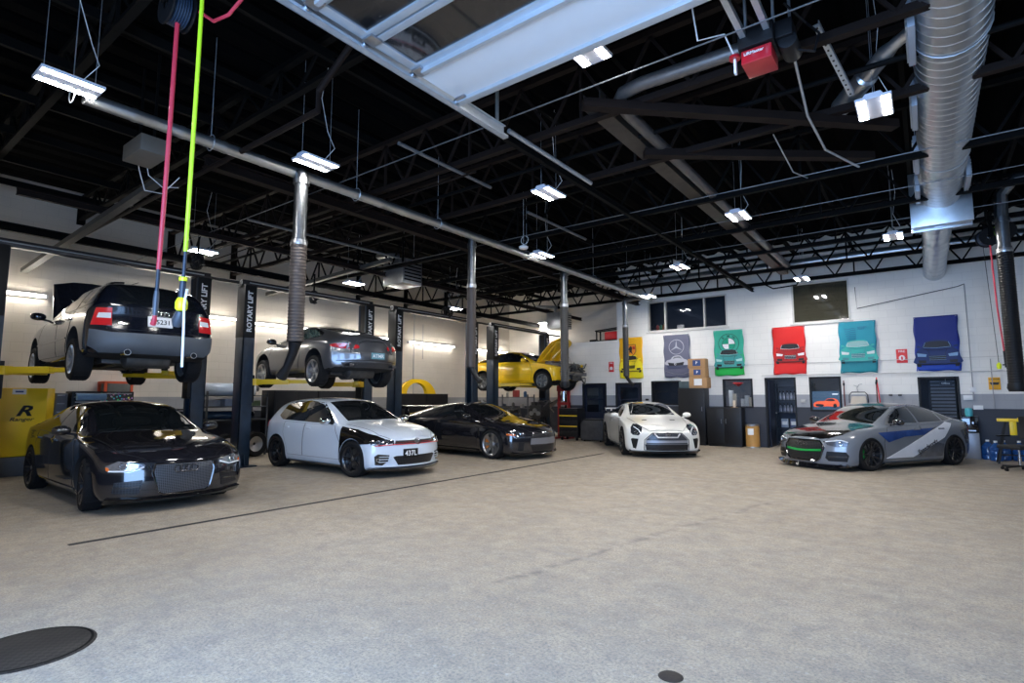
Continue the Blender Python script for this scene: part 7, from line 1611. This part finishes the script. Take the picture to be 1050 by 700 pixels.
pipe('air_line', [(-13.35, 19.75, 4.6), (-13.35, 19.75, 1.2)], .015, mat('grey_conduit', (.35, .35, .36), .5, .2), 'vertical line in the far left corner'); pipe('cable', [(-14.95, 5.0, 4.2), (-14.95, 4.6, 4.0), (-14.95, 4.5, 3.2)], .008, BLACK, 'thin cable looping down the left wall above the wagon')
# ================================================================ right side: dispenser, jugs, yellow stand, chair
t = thing('water_dispenser', 'black and silver drinking water dispenser behind the wrapped sedan tail', 'water dispenser', (.80, 17.42, 0)); m = MB(); m.box(-.16, -.17, 0, .16, .17, .62); m.build('lower_body', mat('dispenser_silver', (.30, .30, .32), .35, .6, noise=.1), t, bevel=.02); m = MB(); m.box(-.16, -.17, .62, .16, .17, 1.02); m.build('upper_body', GLOSSB, t, bevel=.02)
m = MB()
for k in (-1, 1): m.cbox((k*.05, -.19, .86), (.03, .05, .05))
m.build('tap', STEEL, t); m = MB(); m.box(-.10, -.22, .66, .10, -.17, .69); m.build('drip_tray', STEEL, t); m = MB(); m.lathe([(0, 1.02), (.07, 1.02), (.08, 1.10), (.07, 1.20), (0, 1.22)], 20, None, 'z'); m.build('cup_holder', mat('cyan_cup', (.10, .50, .55), .3, noise=.1), t)
JUG = mat('blue_water_jug', (.02, .09, .28), .12, coat=1, noise=.3, nscale=8)
def jug():
    t = thing('water_jug', '', 'water jug', (0, 0, 0), 0, 'blue water jugs by the right wall'); m = MB(); m.lathe([(0, 0), (.12, 0), (.135, .02), (.135, .10), (.128, .115), (.135, .13), (.135, .22), (.128, .235), (.135, .25), (.135, .30), (.07, .38), (.03, .41), (.03, .45)], 24, None, 'z'); m.build('bottle', JUG, t); m = MB(); m.lathe([(.034, .42), (.036, .46), (0, .46)], 14, None, 'z'); m.build('cap', WHITEP, t); return t
j0 = jug()
for i, (x, y, z, lb) in enumerate(((1.10, 17.45, 0, 'blue water jug nearest the dispenser, on the floor'), (1.38, 17.42, 0, 'blue water jug second from the dispenser, on the floor'), (1.66, 17.45, 0, 'blue water jug third from the dispenser, on the floor'), (1.94, 17.44, 0, 'blue water jug farthest from the dispenser, on the floor'), (1.22, 17.14, 0, 'blue water jug standing in front of the first two'), (1.80, 17.12, 0, 'blue water jug standing in front behind the office chair'))):
    o = j0 if i == 0 else copy_tree(j0); o.location = (x, y, z); o['label'] = lb
# yellow-topped work stand
t = thing('work_stand', 'black folding work stand with yellow clamp bars behind the office chair', 'work stand', (1.50, 16.6, 0)); m = MB()
for s in (-1, 1): m.bar((s*.30, -.2, 0), (s*.12, 0, .92), .04, .04); m.bar((s*.30, .2, 0), (s*.12, 0, .92), .04, .04)
m.bar((-.25, -.16, .2), (.25, -.16, .2), .03, .03); m.build('leg', BLACK, t); m = MB(); m.cbox((0, 0, .96), (.52, .10, .07)); m.cbox((.17, 0, .99), (.16, .13, .05)); m.build('clamp_bar', YCAP if 0 else mat('tool_yellow', (.85, .60, .01), .4, noise=.05), t, bevel=.01); m = MB(); m.cbox((.0, -.06, .78), (.12, .04, .30)); m.build('centre_bracket', mat('tool_yellow', (.85, .60, .01), .4), t, bevel=.01)
def office_chair(x, y, rz, lb):
    t = thing('office_chair', lb, 'chair', (x, y, 0), rz); FAB = mat('black_mesh_fabric', (.012, .013, .015), .7, noise=.3, nscale=60)
    for k in range(5):
        a = 2*PI*k/5+.3; c, s = math.cos(a), math.sin(a); m = MB(); m.bar((0, 0, .10), (.30*c, .30*s, .075), .045, .035); g = m.build('base_arm', BLACK, t, bevel=.008)
        m = MB(); m.lathe([(0, -.022), (.028, -.022), (.028, -.006), (.02, -.006), (.02, .006), (.028, .006), (.028, .022), (0, .022)], 14, Matrix.Translation((.30*c, .30*s, .028)) @ Matrix.Rotation(a, 4, 'Z'), 'y'); m.cbox((.30*c, .30*s, .055), (.03, .03, .03)); m.build('castor', BLACK, g)
    m = MB(); m.lathe([(.03, .08), (.03, .28), (.018, .28), (.018, .42)], 14, None, 'z'); m.build('gas_column', CHROME, t)
    m = MB(); m.cbox((0, 0, .47), (.50, .48, .08)); m.build('seat', FAB, t, bevel=.035)
    m = MB(); n = 8; V = []
    for i in range(n+1):
        z = .62+.46*i/n; w_ = .23*(1-.25*abs(i/n-.45)**2*4*.3); V.append([(-w_, -.26-.04*math.sin(PI*i/n), z), (0, -.24+.0-.05*math.sin(PI*i/n), z), (w_, -.26-.04*math.sin(PI*i/n), z)])
    vs = [[m.bm.verts.new(Vector(p)) for p in r] for r in V]; vb = [[m.bm.verts.new(Vector(p)+Vector((0, -.035, 0))) for p in r] for r in V]
    for i in range(n):
        for j in range(2): m.bm.faces.new([vs[i][j], vs[i][j+1], vs[i+1][j+1], vs[i+1][j]]); m.bm.faces.new([vb[i][j+1], vb[i][j], vb[i+1][j], vb[i+1][j+1]])
        for j in (0, 2): m.bm.faces.new([vs[i][j], vs[i+1][j], vb[i+1][j], vb[i][j]])
    for i in (0, n):
        for j in range(2): m.bm.faces.new([vs[i][j], vs[i][j+1], vb[i][j+1], vb[i][j]])
    m.build('backrest', FAB, t, bevel=.01); m = MB(); m.tube([(0, -.1, .43), (0, -.30, .45), (0, -.33, .75)], .02, 8); m.build('back_bracket', BLACK, t)
    for s in (-1, 1): m = MB(); m.tube([(s*.24, .02, .45), (s*.30, .02, .50), (s*.30, .0, .66)], .014, 7); m.cbox((s*.30, .0, .68), (.07, .26, .03)); m.build('armrest', BLACK, t, bevel=.01)
    return t
office_chair(1.42, 15.05, 2.3, 'black office swivel chair at the right edge of the picture')
